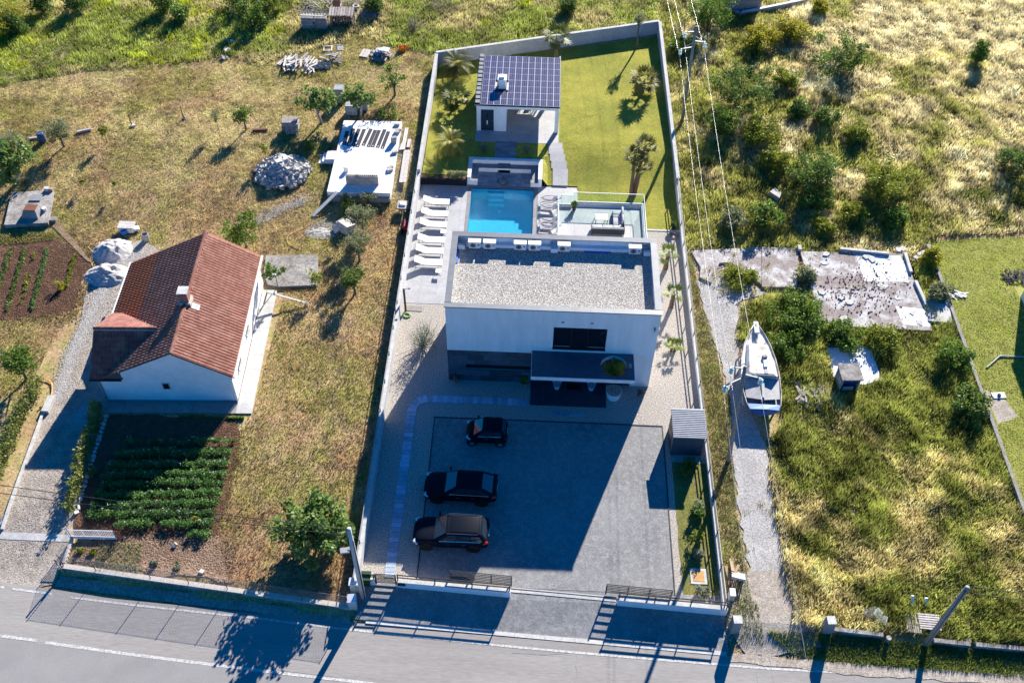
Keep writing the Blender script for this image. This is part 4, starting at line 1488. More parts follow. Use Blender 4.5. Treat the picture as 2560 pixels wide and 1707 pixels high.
tb = thing('dining_table', 'dark dining table in the shade under the guest house roof', 'table', (4.5, 30.0, GZ0))
MB().box(-.9, .9, -.45, .45, .72, .76).build('table_top', 'concrete_light', tb)
for sx in (-.8, .8):
    for sy in (-.35, .35):
        MB().box(sx - .04, sx + .04, sy - .04, sy + .04, 0, .72).build('leg', 'dark_metal', tb)
cl = ['dark dining chair at near left of the guest house table', 'dark dining chair at near right of the guest house table', 'dark dining chair at far left of the guest house table', 'dark dining chair at far right of the guest house table']
c0 = None
for (dx, dy, rzz), lb in zip(((-.45, -.7, 0), (.45, -.7, 0), (-.45, .7, math.pi), (.45, .7, math.pi)), cl):
    if c0 is None:
        c0 = thing('dining_chair', lb, 'chair', (4.5 + dx, 30 + dy, GZ0), rzz, 'chairs round the guest house table')
        MB().box(-.23, .23, -.22, .22, .43, .47).build('seat', 'fabric_grey', c0)
        MB().box(-.23, .23, -.25, -.22, .47, .9).build('backrest', 'dark_metal', c0)
        for sx in (-.2, .2):
            for sy in (-.2, .2):
                MB().box(sx - .02, sx + .02, sy - .02, sy + .02, 0, .43).build('leg', 'dark_metal', c0)
    else:
        o = copy_tree(c0)
        o.location, o.rotation_euler = (4.5 + dx, 30 + dy, GZ0), (0, 0, rzz)
        tag(o, lb)

# ================================================================== FURNITURE
lab = ['white sun lounger nearest the slatted planter', 'white sun lounger, second in the row from the slatted planter', 'white sun lounger, third in the row from the slatted planter',
       'white sun lounger, fourth in the row from the slatted planter', 'white sun lounger, fifth in the row, next to the last one', 'white sun lounger at the near end of the row, by the last side table']
l0 = None
for y, lb in zip((17.7, 16.3, 15.05, 13.3, 12.1, 10.85), lab):
    if l0 is None:
        l0 = thing('sun_lounger', lb, 'sun lounger', (-2.35, y, .018), 0, 'sun loungers in a row left of the pool')
        MB().box(-.32, 1.0, -.33, .33, .33, .385).build('seat', 'fabric_white', l0)
        MB().hexa([(-1.08, -.33, .66), (-.33, -.33, .33), (-.33, .33, .33), (-1.08, .33, .66), (-1.05, -.33, .715), (-.3, -.33, .385), (-.3, .33, .385), (-1.05, .33, .715)]).build('backrest', 'fabric_white', l0)
        fr = MB()
        for sy in (-.34, .34):
            fr.tube([(-1.05, sy, .31), (1.0, sy, .31)], .018, 5)
            fr.tube([(-.9, sy, .31), (-.95, sy, .6)], .014, 5)
            fr.tube([(-.6, sy, .31), (-.75, sy, .52)], .014, 5)
        fr.build('frame', 'dark_metal', l0)
        for sx in (-.98, .95):
            for sy in (-.33, .33):
                MB().tube([(sx, sy, 0), (sx * .97, sy, .31)], .018, 5).build('leg', 'dark_metal', l0)
    else:
        o = copy_tree(l0)
        o.location = (-2.35, y, .018)
        tag(o, lb)


def side_table(p, lb):
    t = thing('side_table', lb, 'side table', p)
    MB().box(-.21, .21, -.21, .21, .36, .385).build('table_top', 'white_metal', t)
    MB().tube([(-.18, .18, .36), (-.18, .18, .02), (.18, -.18, .02)], .015, 5).build('leg', 'dark_metal', t)
    MB().tube([(.18, .18, .0), (-.18, -.18, .0)], .015, 5).build('foot_bar', 'dark_metal', t)


side_table((-1.55, 14.25, .018), 'small square side table between the third and fourth lounger')
side_table((-1.55, 9.95, .018), 'small square side table past the near end of the lounger row')

lab = ['grey reclining garden chair right of the pool, nearest the lawn', 'grey reclining garden chair, second from the lawn right of pool', 'grey reclining garden chair, third from the lawn right of pool', 'grey reclining garden chair right of the pool, nearest the villa']
l1 = None
for y, lb in zip((18.35, 17.45, 15.95, 15.2), lab):
    if l1 is None:
        l1 = thing('garden_recliner', lb, 'garden chair', (6.75, y, .018), 0, 'recliners between pool and roof terrace')
        MB().hexa([(-.85, -.28, .32), (.1, -.28, .36), (.1, .28, .36), (-.85, .28, .32), (-.85, -.28, .36), (.1, -.28, .40), (.1, .28, .40), (-.85, .28, .36)]).build('seat', 'fabric_grey', l1)
        MB().hexa([(.1, -.28, .36), (.8, -.28, .85), (.8, .28, .85), (.1, .28, .36), (.08, -.28, .40), (.77, -.28, .89), (.77, .28, .89), (.08, .28, .40)]).build('backrest', 'fabric_grey', l1)
        MB().hexa([(.45, -.22, .67), (.72, -.22, .86), (.72, .22, .86), (.45, .22, .67), (.42, -.22, .72), (.69, -.22, .91), (.69, .22, .91), (.42, .22, .72)]).build('headrest', 'fabric_white', l1)
        for sy in (-.31, .31):
            MB().tube([(-.9, sy, .3), (-.5, sy, .5), (0, sy, .58), (.45, sy, .5), (.6, sy, .3), (.55, sy, 0)], .02, 5).build('arm', 'dark_metal', l1)
            MB().tube([(-.88, sy, .32), (-.9, sy, 0)], .02, 5).build('leg', 'white_metal', l1)
    else:
        o = copy_tree(l1)
        o.location = (6.75, y, .018)
        tag(o, lb)

sf = thing('corner_sofa', 'L-shaped grey cushioned corner sofa on the roof terrace', 'sofa', (9.6, 11.25, TZ))
fb = MB()
fb.box(0, 2.35, 0, .8, .14, .2).box(1.55, 2.35, .8, 2.45, .14, .2)
fb.build('base_frame', 'dark_metal', sf)
for x, y in ((.04, .04), (.04, .76), (1.5, .76), (2.31, .04), (1.58, 2.41), (2.31, 2.41)):
    MB().box(x - .03, x + .03, y - .03, y + .03, 0, .14).build('leg', 'dark_metal', sf)
bk = MB()
bk.box(.0, 2.35, -.03, .0, .2, .66).box(2.35, 2.38, 0, 2.45, .2, .66)
bk.build('back_frame', 'dark_metal', sf)
MB().box(-.03, 0, 0, .8, .14, .62).build('arm', 'dark_metal', sf)
for x in (.02, .79, 1.56):
    MB().box(x, x + .75, .12, .8, .2, .38).build('seat_cushion', 'cushion', sf, True, .04)
    MB().box(x, x + .75, .0, .14, .38, .78).build('back_cushion', 'cushion', sf, True, .05)
for y in (.82, 1.64):
    MB().box(1.58, 2.24, y, y + .78, .2, .38).build('seat_cushion', 'cushion', sf, True, .04)
    MB().box(2.2, 2.34, y, y + .78, .38, .78).build('back_cushion', 'cushion', sf, True, .05)
MB().cbox((1.9, .4, .5), .4, .12, .4, .7, .5).build('scatter_cushion', 'fabric_white', sf, True, .04)
ct = thing('coffee_table', 'low white topped coffee table beside the corner sofa', 'table', (10.35, 12.9, TZ))
MB().box(-.45, .45, -.35, .35, .36, .40).build('table_top', 'fabric_white', ct)
for sx in (-.42, .42):
    for sy in (-.32, .32):
        MB().box(sx - .025, sx + .025, sy - .025, sy + .025, 0, .36).build('leg', 'dark_metal', ct)


def potted(name, label, p, r_, h, style, ph=.5, pot='dark_metal', R_=.3):
    t = thing(name, label, 'plant pot', p)
    MB().cyl((0, 0, 0), r_ * .75, h, 14, r_).build('pot', pot, t)
    MB().cyl((0, 0, h), r_ * .9, .012, 14).build('soil', 'soil', t)
    cs = crown_centers(9, R_, R_, ph * .45, h + ph * .5, int(p[0] * 7 + 3) % 99)
    d_, l_ = LEAF[style]
    leaf_cloud('foliage', t, cs, 45, .13, .06, d_, l_, seed=3)
    return t


potted('potted_plant', 'leafy plant in a dark pot at the back corner of roof terrace', (8.35, 14.0, TZ), .17, .35, 'green', .4, R_=.2)
potted('potted_plant', 'small shaded pot plant at left end of the dark stone base', (.5, -.25, .004), .16, .3, 'dry', .35, 'terracotta', .15)
potted('potted_plant', 'tall shaded pot plant left of the entrance canopy', (5.15, -.3, .004), .2, .35, 'green', .5, 'terracotta', .22)
potted('potted_plant', 'spiky plant pot by the kerb at the near lawn corner', (16.3, 15.9, .02), .2, .35, 'green', .5, 'dark_metal', .28)
for (x, lb) in ((7.34, 'white tub chair left of the villa doormat'), (9.66, 'white tub chair right of the villa doormat')):
    t = thing('tub_chair', lb, 'chair', (x, -.45, .062), 0, 'tub chairs either side of the entrance')
    n_ = 14
    rg = []
    for zz, q in ((0, .17), (.25, .22), (.42, .27)):
        rg.append([(q * math.cos(2 * math.pi * i / n_), q * math.sin(2 * math.pi * i / n_), zz) for i in range(n_)])
    rg.append([(.30 * math.cos(2 * math.pi * i / n_), .30 * math.sin(2 * math.pi * i / n_), .42 + .34 * max(0, .5 + .5 * math.sin(2 * math.pi * i / n_)) ** .7) for i in range(n_)])
    MB().loft(rg, cap=False).build('shell', 'chair_white', t, True)
    MB().cyl((0, 0, .38), .24, .06, 14).build('seat', 'fabric_grey', t)
# planter and tree through the canopy opening
pt = thing('round_planter', 'large round white planter under the canopy opening', 'planter', (11.14, -.95, .0))
MB().cyl((0, 0, 0), .44, .62, 28, .53).build('tub', 'plaster_white', pt, False)
MB().cyl((0, 0, .62), .49, .012, 24).build('gravel_top', 'yard_gravel', pt)
tree('topiary_tree', 'thin-stemmed round tree growing up through the canopy opening', (11.03, -1.02, .63), 2.75, .72, 'yellow', 'tree', .62, 44, 110, .05, .27, tr=.035)

# ================================================================== SHED AND YARD THINGS
sh = thing('garden_shed', 'dark blue metal shed with ribbed grey roof beside the parking pad', 'shed', (15.64, -4.5, 0))
MB().box(-.98, .98, -1.0, 1.0, 0, 1.98).build('body', 'shed_metal', sh)
MB().hexa([(-1.06, -1.12, 1.98), (1.06, -1.12, 1.98), (1.06, 1.1, 2.12), (-1.06, 1.1, 2.12), (-1.06, -1.12, 2.03), (1.06, -1.12, 2.03), (1.06, 1.1, 2.17), (-1.06, 1.1, 2.17)]).build('roof', 'shed_roof', sh)
for k in range(16):
    y = -1.07 + k * .137
    z = 2.03 + (y + 1.12) * .063
    MB().cbox((0, y, z + .02), 2.1, .06, .035, rx=.063).build('roof_rib', 'shed_roof', sh)
for sy in (-.45, .05):
    dd = MB().box(-1.0, -.982, sy, sy + .48, .06, 1.85).build('door', 'frame_dark', sh)
    MB().box(-1.02, -1.001, sy + .4, sy + .43, .9, 1.15).build('handle', 'chrome', dd)
ht = thing('meter_hatch', 'square water meter hatch with orange lid in the garden strip', 'hatch', T(2, 3, 1715, 590))
MB().box(-.5, .5, -.5, .5, -.02, .05).build('frame', 'concrete_light', ht)
MB().box(-.34, .3, -.34, .34, .05, .062).build('lid', 'hatch_orange', ht)
for (c, r, x, y, h, R_, stl, lb) in ((2, 2, 1620, 1150, .8, .42, 'bush', 'dark green shrub in shed shade at the garden strip'),
                                    (2, 2, 1590, 1210, .7, .35, 'bush', 'low dark shrub beside the lawn edge below the shed'),
                                    (2, 2, 1690, 1540, .9, .42, 'grey', 'pale silvery shrub halfway down the garden strip'),
                                    (2, 3, 1690, 30, .9, .42, 'green', 'green shrub just above the yellow one in the garden strip'),
                                    (2, 3, 1700, 245, 1.1, .62, 'lime', 'yellow green bushy shrub in the garden strip'),
                                    (2, 3, 1715, 410, .7, .33, 'grey', 'small grey green shrub above the orange hatch'),
                                    (2, 3, 1750, 750, .7, .46, 'grey', 'grey green shrub between orange hatch and front wall')):
    shrub('garden_shrub', lb, T(c, r, x, y), h, R_, stl, 'shrub', 14, 80, .05, .2, group='shrubs in the garden strip')
shrub('bare_bush', 'bare grey twiggy bush on gravel left of the villa', (-2.04, 2.8, 0), 2.1, 1.05, 'grey', 'bush', 40, 60, .035, .42, material='leaf_dry')
bb = MB()
rr_ = random.Random(5)
for k in range(70):
    a, e = rr_.uniform(0, 6.28), rr_.uniform(.5, 1.45)
    d_ = Vector((math.cos(a) * math.cos(e), math.sin(a) * math.cos(e), math.sin(e)))
    L_ = rr_.uniform(1.2, 2.2)
    bb.tube([(0, 0, 0), d_ * L_ * .5 + Vector((rr_.uniform(-.1, .1), rr_.uniform(-.1, .1), 0)), d_ * L_ + Vector((rr_.uniform(-.2, .2), rr_.uniform(-.2, .2), .1))], [.02, .012, .004], 4)
bb.build('twigs', 'bark_pale', bpy.data.objects['bare_bush'])
potted('grass_clump', 'tuft of ornamental grass beside the white wall corner', (12.95, -.75, 0), .02, .03, 'dry', .45, 'soil', .2)
ps = thing('garden_shower', 'dark brown shower post at corner of the pool paving', 'shower', T(1, 1, 1375, 1285))
MB().box(-.07, .07, -.05, .05, 0, 2.25).build('post', 'shower_brown', ps)
MB().tube([(0, 0, 2.2), (.35, .05, 2.28)], .025, 6).build('shower_arm', 'chrome', ps)
MB().disc((.38, .05, 2.25), (0, 0, 1), .09, .03, 12).build('shower_head', 'chrome', ps)
sc = thing('stone_slab', 'thin grey stone slab on gravel beside the shower post', 'slab', (-3.05, 6.38, .006))
MB().box(-.62, .62, -.26, .26, 0, .03).build('slab', 'concrete', sc, bevel=.01)


def coil(name, label, p, R_, turns, r_, material, cat='hose', tail=None):
    t = thing(name, label, cat, p)
    pts = []
    rr = random.Random(int(p[0] * 10))
    for k in range(turns * 16):
        a = k * 2 * math.pi / 16
        q = R_ * (.75 + .25 * rr.random())
        pts.append((q * math.cos(a), q * math.sin(a), r_ + .35 * r_ * (k / 16) + .02 * rr.random()))
    if tail:
        pts += tail
    MB().tube(pts, r_, 6).build('coil', material, t, True)
    MB().tube([pts[-1], (pts[-1][0] + .08, pts[-1][1] + .05, pts[-1][2])], r_ * 1.5, 6).build('nozzle', 'dark_metal', t)
    return t


coil('garden_hose', 'bright green coiled garden hose on the gravel by the left wall', T(1, 1, 1385, 1330), .24, 6, .022, 'hose_green')
coil('garden_hose', 'olive brown coiled hose on gravel by the lawn kerb', T(2, 1, 1480, 600), .33, 6, .025, 'wood_warm')
bn = thing('rubbish_bin', 'dark green wheeled bin behind the leaning concrete pole', 'bin', T(1, 3, 1020, 650))
MB().loft([[(-.2, -.2, 0), (.2, -.2, 0), (.2, .2, 0), (-.2, .2, 0)], [(-.27, -.27, .85), (.27, -.27, .85), (.27, .27, .85), (-.27, .27, .85)]]).build('tub', 'green_plastic', bn)
MB().box(-.29, .29, -.29, .3, .852, .90).build('lid', 'green_plastic', bn)
for sx in (-.2, .2):
    MB().disc((sx, .24, .08), (1, 0, 0), .08, .05, 10).build('wheel', 'black_rubber', bn)
for (pq, h, lb, sl) in ((T(1, 3, 895, 870), 1.15, 'white meter cabinet with sloped lid at the end of the tan wall', .12), (T(1, 3, 910, 705), .95, 'smaller grey meter box next to the leaning pole', .06)):
    t = thing('meter_cabinet', lb, 'cabinet', pq, .1)
    MB().hexa([(-.24, -.2, -.1), (.24, -.2, -.1), (.24, .2, -.1), (-.24, .2, -.1), (-.24, -.2, h - sl), (.24, -.2, h - sl), (.24, .2, h), (-.24, .2, h)]).build('body', 'concrete_light', t)
    MB().hexa([(-.27, -.24, h - sl), (.27, -.24, h - sl), (.27, .22, h + .01), (-.27, .22, h + .01), (-.27, -.24, h - sl + .04), (.27, -.24, h - sl + .04), (.27, .22, h + .05), (-.27, .22, h + .05)]).build('lid', 'white_metal', t)
    MB().box(.241, .25, -.15, .15, .1, h - .3).build('door', 'grey_metal', t)

# ---- palms and lawn trees
DC = ((0.085, 0.10, 0.02), (0.34, 0.31, 0.08))
frond_palm('feather_palm', 'feather palm in the far left lawn corner by the wall', T(1, 0, 1845, 690), 1.0, 1.9, 30, 3, DC)
fan_palm('fan_palm', 'dark fan palm in the middle of the left lawn strip', T(1, 0, 1840, 970), .8, 1.3, 16, 5, ((0.04, 0.07, 0.015), (0.16, 0.19, 0.05)))
frond_palm('feather_palm', 'yellowish feather palm on the left lawn strip nearest the planter', T(1, 0, 1790, 1390), .9, 1.8, 30, 7, ((0.15, 0.16, 0.025), (0.42, 0.38, 0.08)))
fan_palm('fan_palm', 'fan palm standing behind the guest house roof', T(2, 0, 400, 560), 2.4, 1.3, 16, 8, ((0.08, 0.11, 0.03), (0.22, 0.23, 0.07)))
tree('olive_tree', 'slim gnarled olive tree at the far right lawn corner', T(2, 0, 1140, 445), 4.0, .45, 'olive', 'tree', .55, 14, 80, .05, .3, tr=.1, lean=(.02, .02))
fan_palm('fan_palm', 'pale fan palm on the right lawn halfway along', T(2, 0, 1200, 840), 1.1, 1.35, 22, 9, ((0.13, 0.13, 0.03), (0.40, 0.36, 0.11)))
fan_palm('fan_palm', 'triple-stemmed fan palm clump on the lawn behind the roof terrace', T(2, 1, 1090, 235), 4.0, .95, 18, 10, ((0.09, 0.10, 0.02), (0.33, 0.30, 0.09)),
         stems=[(0, 0, 4.0, (-.02, .02)), (.3, .15, 2.9, (.08, .03)), (.15, .3, 4.6, (.12, .06))])
fan_palm('fan_palm', 'fan palm on side gravel nearest the villa back corner', T(2, 1, 1410, 895), 1.45, .85, 8, 11, ((0.09, 0.15, 0.02), (0.26, 0.33, 0.05)), tr=.16)
fan_palm('fan_palm', 'fan palm on side gravel, middle one of three', T(2, 1, 1460, 1250), 1.4, .8, 7, 12, ((0.09, 0.15, 0.02), (0.26, 0.33, 0.05)), tr=.15)
fan_palm('fan_palm', 'short twin-stemmed fan palm on side gravel beside the villa front', T(2, 2, 1475, 85), .5, .62, 7, 13, ((0.11, 0.17, 0.02), (0.30, 0.36, 0.05)), tr=.09, stems=[(-.1, 0, .6, (-.05, 0)), (.12, 0, .55, (.1, 0))])
spiky('yucca', 'pale spiky yucca left of the tiled walk', (1.0, 23.9, .73), .75, seed=2)
spiky('yucca', 'pale spiky yucca right of the tiled walk', (4.55, 23.85, .73), .75, seed=4)

# ================================================================== CARS
def car(name, label, p, L, Wd, H, rz_, st, cab, wr, rim, rails=True, spoke=5):
    t = thing(name, label, 'car', p, rz_)
    rg = []
    for fx, zb_, zt, fw in st:
        x, w_ = fx * L, fw * Wd
        half = [(.0, zb_), (.86 * w_, zb_), (.98 * w_, zb_ + .2 * (zt - zb_)), (w_, zb_ + .6 * (zt - zb_)), (.95 * w_, zt - .04), (.78 * w_, zt + .02), (.4 * w_, zt + .05), (0, zt + .06)]
        rg.append([(x, -y, z) for y, z in half] + [(x, y, z) for y, z in half[-2:0:-1]])
    MB().loft(rg).build('body', 'car_paint', t, True, sub=1)
    (b0, b1, r1, r0, zb_, wb, wt) = cab
    B = [Vector((b1 * L, -wb * Wd, zb_)), Vector((b0 * L, -wb * Wd, zb_)), Vector((b0 * L, wb * Wd, zb_)), Vector((b1 * L, wb * Wd, zb_))]
    R_ = [Vector((r1 * L, -wt * Wd, H - .03)), Vector((r0 * L, -wt * Wd, H - .05)), Vector((r0 * L, wt * Wd, H - .05)), Vector((r1 * L, wt * Wd, H - .03))]
    # order: rear-right, front-right, front-left, rear-left
    rings = []
    for f in (0, .5, 1):
        bulge = .04 * math.sin(f * math.pi)
        rings.append([B[i].lerp(R_[i], f) + Vector((0, (-1 if i < 2 else 1) * bulge, 0)) for i in range(4)])
    cb = MB().loft(rings).build('cabin', 'car_paint', t, True, .09, 3)
    MB().hexa([R_[0].lerp(R_[2], .06) + Vector((0, 0, -.02)), R_[1].lerp(R_[3], .06) + Vector((0, 0, -.02)), R_[2].lerp(R_[0], .06) + Vector((0, 0, -.02)), R_[3].lerp(R_[1], .06) + Vector((0, 0, -.02)),
               R_[0].lerp(R_[2], .12) + Vector((0, 0, .03)), R_[1].lerp(R_[3], .12) + Vector((0, 0, .03)), R_[2].lerp(R_[0], .12) + Vector((0, 0, .03)), R_[3].lerp(R_[1], .12) + Vector((0, 0, .03))]).build('roof', 'car_paint', t, True, .03)

    def panel(nm, a, b_, c_, d_, u0, u1, v0, v1, off=.03, material='car_glass'):
        f = lambda u, v: a.lerp(b_, u).lerp(d_.lerp(c_, u), v)
        nrm = (b_ - a).cross(d_ - a).normalized()
        ctr = sum(B + R_, Vector()) / 8
        if nrm.dot(f(.5, .5) - ctr) < 0:
            nrm = -nrm
        q = [f(u0, v0), f(u1, v0), f(u1, v1), f(u0, v1)]
        mb = MB()
        mb.hexa([x - nrm * .04 for x in q] + [x + nrm * (off) for x in q])
        return mb.build(nm, material, t)

    panel('windscreen', B[1], B[2], R_[2], R_[1], .07, .93, .03, .92)
    panel('rear_window', B[3], B[0], R_[0], R_[3], .1, .9, .2, .88)
    nwin = 2 if L > 3.5 else 1
    for a, b_, c_, d_ in ((B[0], B[1], R_[1], R_[0]), (B[3], B[2], R_[2], R_[3])):
        if nwin == 2:
            panel('side_window', a, b_, c_, d_, .06, .30, .2, .85, .05)
            panel('side_window', a, b_, c_, d_, .32, .60, .14, .86, .05)
            panel('side_window', a, b_, c_, d_, .62, .90, .12, .86, .05)
        else:
            panel('side_window', a, b_, c_, d_, .1, .38, .2, .85, .05)
            panel('side_window', a, b_, c_, d_, .42, .9, .12, .86, .05)
    for sx in (.315, -.30) if L > 3.5 else (.35, -.335):
        for sy in (-1, 1):
            c_ = (sx * L, sy * (.5 * Wd - .1), wr)
            ty = MB().disc(c_, (0, 1, 0), wr, .22, 20).build('wheel', 'black_rubber', t, False, .03)
            MB().disc((c_[0], c_[1] + sy * .113, wr), (0, 1, 0), wr * .68, .01, 20).build('rim', 'rim_dark', ty)
            sp = MB()
            for k in range(spoke):
                sp.cbox((c_[0], c_[1] + sy * .122, wr), wr * 1.3, .012, .035, ry=k * math.pi / spoke)
            sp.build('spokes', rim, ty)
            MB().disc((c_[0], sy * (.5 * Wd - .06), wr + .02), (0, 1, 0), wr * 1.14, .12, 20).build('wheel_arch', 'car_trim', t)
    f0 = st[1][0] * L
    for sy in (-1, 1):
        MB().cbox((f0 - .10, sy * .40 * Wd, .70 if L > 3.5 else .72), .34, .24, .12, sy * -.5, 0, -.35).build('headlight', 'lamp_clear', t, bevel=.03)
        MB().cbox((-.462 * L, sy * .44 * Wd, .98 if L > 3.5 else .8), .3 if L > 3.5 else .14, .14, .16, sy * .25).build('taillight', 'lamp_red', t, bevel=.03)
        mr = MB().cbox((b0 * L - .22, sy * (.5 * Wd + .08), zb_ + .05), .12, .2, .13).build('mirror', 'car_paint', t, bevel=.03)
        if rails:
            MB().tube([(r1 * L * .9, sy * wt * Wd * .98, H - .02), (0, sy * wt * Wd * 1.0, H + .03), (r0 * L * .9, sy * wt * Wd * .98, H - .01)], .016, 5).build('roof_rail', 'chrome', t)
    for sy in (-1, 1):
        for hx in ((.02, -.18) if L > 3.5 else (.0,)):
            MB().cbox((hx * L, sy * .497 * Wd, .82), .2, .03, .035).build('door_handle', 'chrome', t)
        MB().tube([(b0 * L - .3, sy * (wb * Wd + .02), zb_ + .05), (b1 * L + .35, sy * (wb * Wd + .02), zb_ + .09)], .016, 5).build('window_trim', 'chrome', t)
    MB().cbox((.497 * L, 0, .52), .05, .42 * Wd, .22).build('grille', 'car_trim', t, bevel=.02)
    MB().cbox((-.49 * L, 0, .58), .06, .8 * Wd, .2).build('bumper', 'car_trim', t, bevel=.03)
    MB().cbox((-.497 * L, 0, .82), .03, .5, .11).build('number_plate', 'white_plastic', t)
    return t


suv = [(.50, .42, .60, .36), (.475, .30, .80, .44), (.40, .24, .93, .485), (.22, .23, 1.0, .50), (0, .23, 1.02, .50), (-.30, .23, 1.05, .50), (-.44, .26, 1.06, .48), (-.485, .34, 1.0, .44), (-.50, .44, .80, .38)]
coupe = [(.50, .40, .58, .38), (.475, .28, .78, .45), (.40, .24, .93, .49), (.20, .23, 1.02, .50), (0, .23, 1.05, .50), (-.30, .23, 1.10, .50), (-.44, .28, 1.12, .48), (-.485, .36, 1.02, .44), (-.50, .46, .82, .39)]
mini = [(.50, .36, .60, .36), (.47, .28, .80, .44), (.38, .24, .92, .485), (.22, .22, .98, .50), (0, .22, 1.0, .50), (-.30, .22, 1.02, .50), (-.44, .26, 1.02, .48), (-.49, .34, .96, .44), (-.50, .44, .74, .40)]
car('small_car', 'tiny black two-seat car parked at the top of the pad', (2.87, -4.72, .013), 2.65, 1.5, 1.5, math.pi - .015, mini, (.31, -.47, -.36, .08, .95, .455, .36), .29, 'rim_metal', False, 5)
car('coupe_car', 'black sloping-roof car parked in the middle of the three', (1.5, -9.0, .013), 4.5, 1.85, 1.58, math.pi - .03, coupe, (.205, -.475, -.27, .04, 1.02, .455, .34), .36, 'rim_dark', False, 5)
car('estate_car', 'black tall car with roof rails parked nearest the front wall', (1.16, -12.2, .013), 4.5, 1.86, 1.64, math.pi - .005, suv, (.215, -.475, -.40, .05, 1.0, .455, .37), .36, 'rim_dark', True, 5)

# ================================================================== NEIGHBOUR HOUSE
HO, HA = Vector((-22.26, -3.07, .1)), rad(2.49)
hs = thing('tiled_house', 'white single-storey house with red tiled roof left of the villa', 'house', HO, HA)
RU, RZ, SR, SL = 5.25, 4.98, .652, .505
UE_R, UE_L = 8.74, -.75
V0, V1 = -.12, 11.1
WV, WZ, SW = 2.75, 4.15, .60
zmain = lambda u: RZ - SR * (u - RU) if u > RU else RZ - SL * (RU - u)
zwing = lambda v: WZ - SW * abs(v - WV)


def wall_poly(pts, axis, a, b):
    mb = MB()
    n_ = len(pts)
    if axis == 'v':
        vs = [(u, a, z) for u, z in pts] + [(u, b, z) for u, z in pts]
    else:
        vs = [(a, v, z) for v, z in pts] + [(b, v, z) for v, z in pts]
    fs = [tuple(range(n_)), tuple(range(2 * n_ - 1, n_ - 1, -1))] + [(i, n_ + i, n_ + (i + 1) % n_, (i + 1) % n_) for i in range(n_)]
    mb.add(vs, fs)
    bm_ = mb
    return bm_


def build_fix(mb, name, material, parent):
    o = mb.build(name, material, parent)
    bm = bmesh.new()
    bm.from_mesh(o.data)
    bmesh.ops.recalc_face_normals(bm, faces=bm.faces)
    bm.to_mesh(o.data)
    bm.free()
    return o


build_fix(wall_poly([(0, -.1), (8.45, -.1), (8.45, 2.78), (5.25, 4.87), (1.5, 2.98), (1.5, 2.36), (0, 2.36)], 'v', 0, .25), 'front_wall', 'plaster_house', hs)
build_fix(wall_poly([(0, -.1), (8.45, -.1), (8.45, 2.78), (5.25, 4.87), (0, 2.2)], 'v', 10.7, 10.95), 'back_wall', 'plaster_house', hs)
MB().box(8.2, 8.45, .252, 10.698, -.1, 2.8).build('side_wall', 'plaster_house', hs)
build_fix(wall_poly([(.252, -.1), (5.5, -.1), (5.5, 2.35), (2.75, 4.0), (.252, 2.4)], 'u', 0, .25), 'side_wall', 'plaster_house', hs)
MB().box(0, .25, 5.502, 10.698, -.1, 2.2).build('side_wall', 'plaster_house', hs)
MB().box(-.03, 8.48, -.03, -.002, -.1, .16).build('plinth', 'concrete', hs)
wn_ = MB().box(3.88, 4.42, -.04, -.003, 1.3, 1.98).build('window', 'concrete_light', hs)
MB().box(3.96, 4.34, -.05, -.041, 1.38, 1.9).build('pane', 'window_dark', wn_)
for v in (1.7, 4.7):
    wn_ = MB().box(8.453, 8.5, v, v + .9, 1.25, 2.15).build('window', 'concrete_light', hs)
    MB().box(8.501, 8.51, v + .08, v + .82, 1.33, 2.07).build('pane', 'window_dark', wn_)
    MB().box(8.453, 8.62, v - .05, v + .95, 1.18, 1.245).build('sill', 'concrete_light', hs)
# roof decks
rd = MB()
rd.add([(RU, V0, RZ - .02), (UE_R, V0, zmain(UE_R) - .02), (UE_R, V1, zmain(UE_R) - .02), (RU, V1, RZ - .02), (UE_L, V1, zmain(UE_L) - .02), (UE_L, V0 + 5.6, zmain(UE_L) - .02), (1.35, V0, zmain(1.35) - .02), (1.35, 5.48, zmain(1.35) - .02)],
       [(0, 1, 2, 3), (0, 3, 7, 6), (3, 4, 5, 7)])
rd.add([(RU, V0, RZ - .12), (UE_R, V0, zmain(UE_R) - .12), (UE_R, V1, zmain(UE_R) - .12), (RU, V1, RZ - .12)], [(3, 2, 1, 0)])
rd.add([(-.52, V0, zwing(V0) - .02), (1.55, V0, zwing(V0) - .02), (3.65, WV, WZ - .02), (-.52, WV, WZ - .02), (-.52, 5.6, zwing(5.6) - .02), (.3, 5.6, zwing(5.6) - .02)], [(0, 1, 2, 3), (3, 2, 5, 4)])
rd.build('roof_deck', 'brick_red', hs)
TW, TC = .24, .365
prof = [(0, .0), (.25, .022), (.5, .045), (.75, .022), (1.0, .0)]
tv = [(a * (TW + .012), y, h + zz) for y, zz in ((-.03, .0), (TC + .02, .035), (TC + .025, .0)) for a, h in prof]
tf = [(r * 5 + c, r * 5 + c + 1, (r + 1) * 5 + c + 1, (r + 1) * 5 + c) for r in range(2) for c in range(4)]
tf = [tuple(reversed(f)) for f in tf]
tile_me = bpy.data.meshes.new('roof_tile')
tile_me.from_pydata(tv, [], tf)
tile_me.materials.append(mat('tile_old'))
TVn = np.array(tv)
bulk = {'tile_old': ([], 0), 'tile_new': ([], 0), 'tile_wing': ([], 0)}
bulk = {k: [] for k in bulk}
n_ind = 0


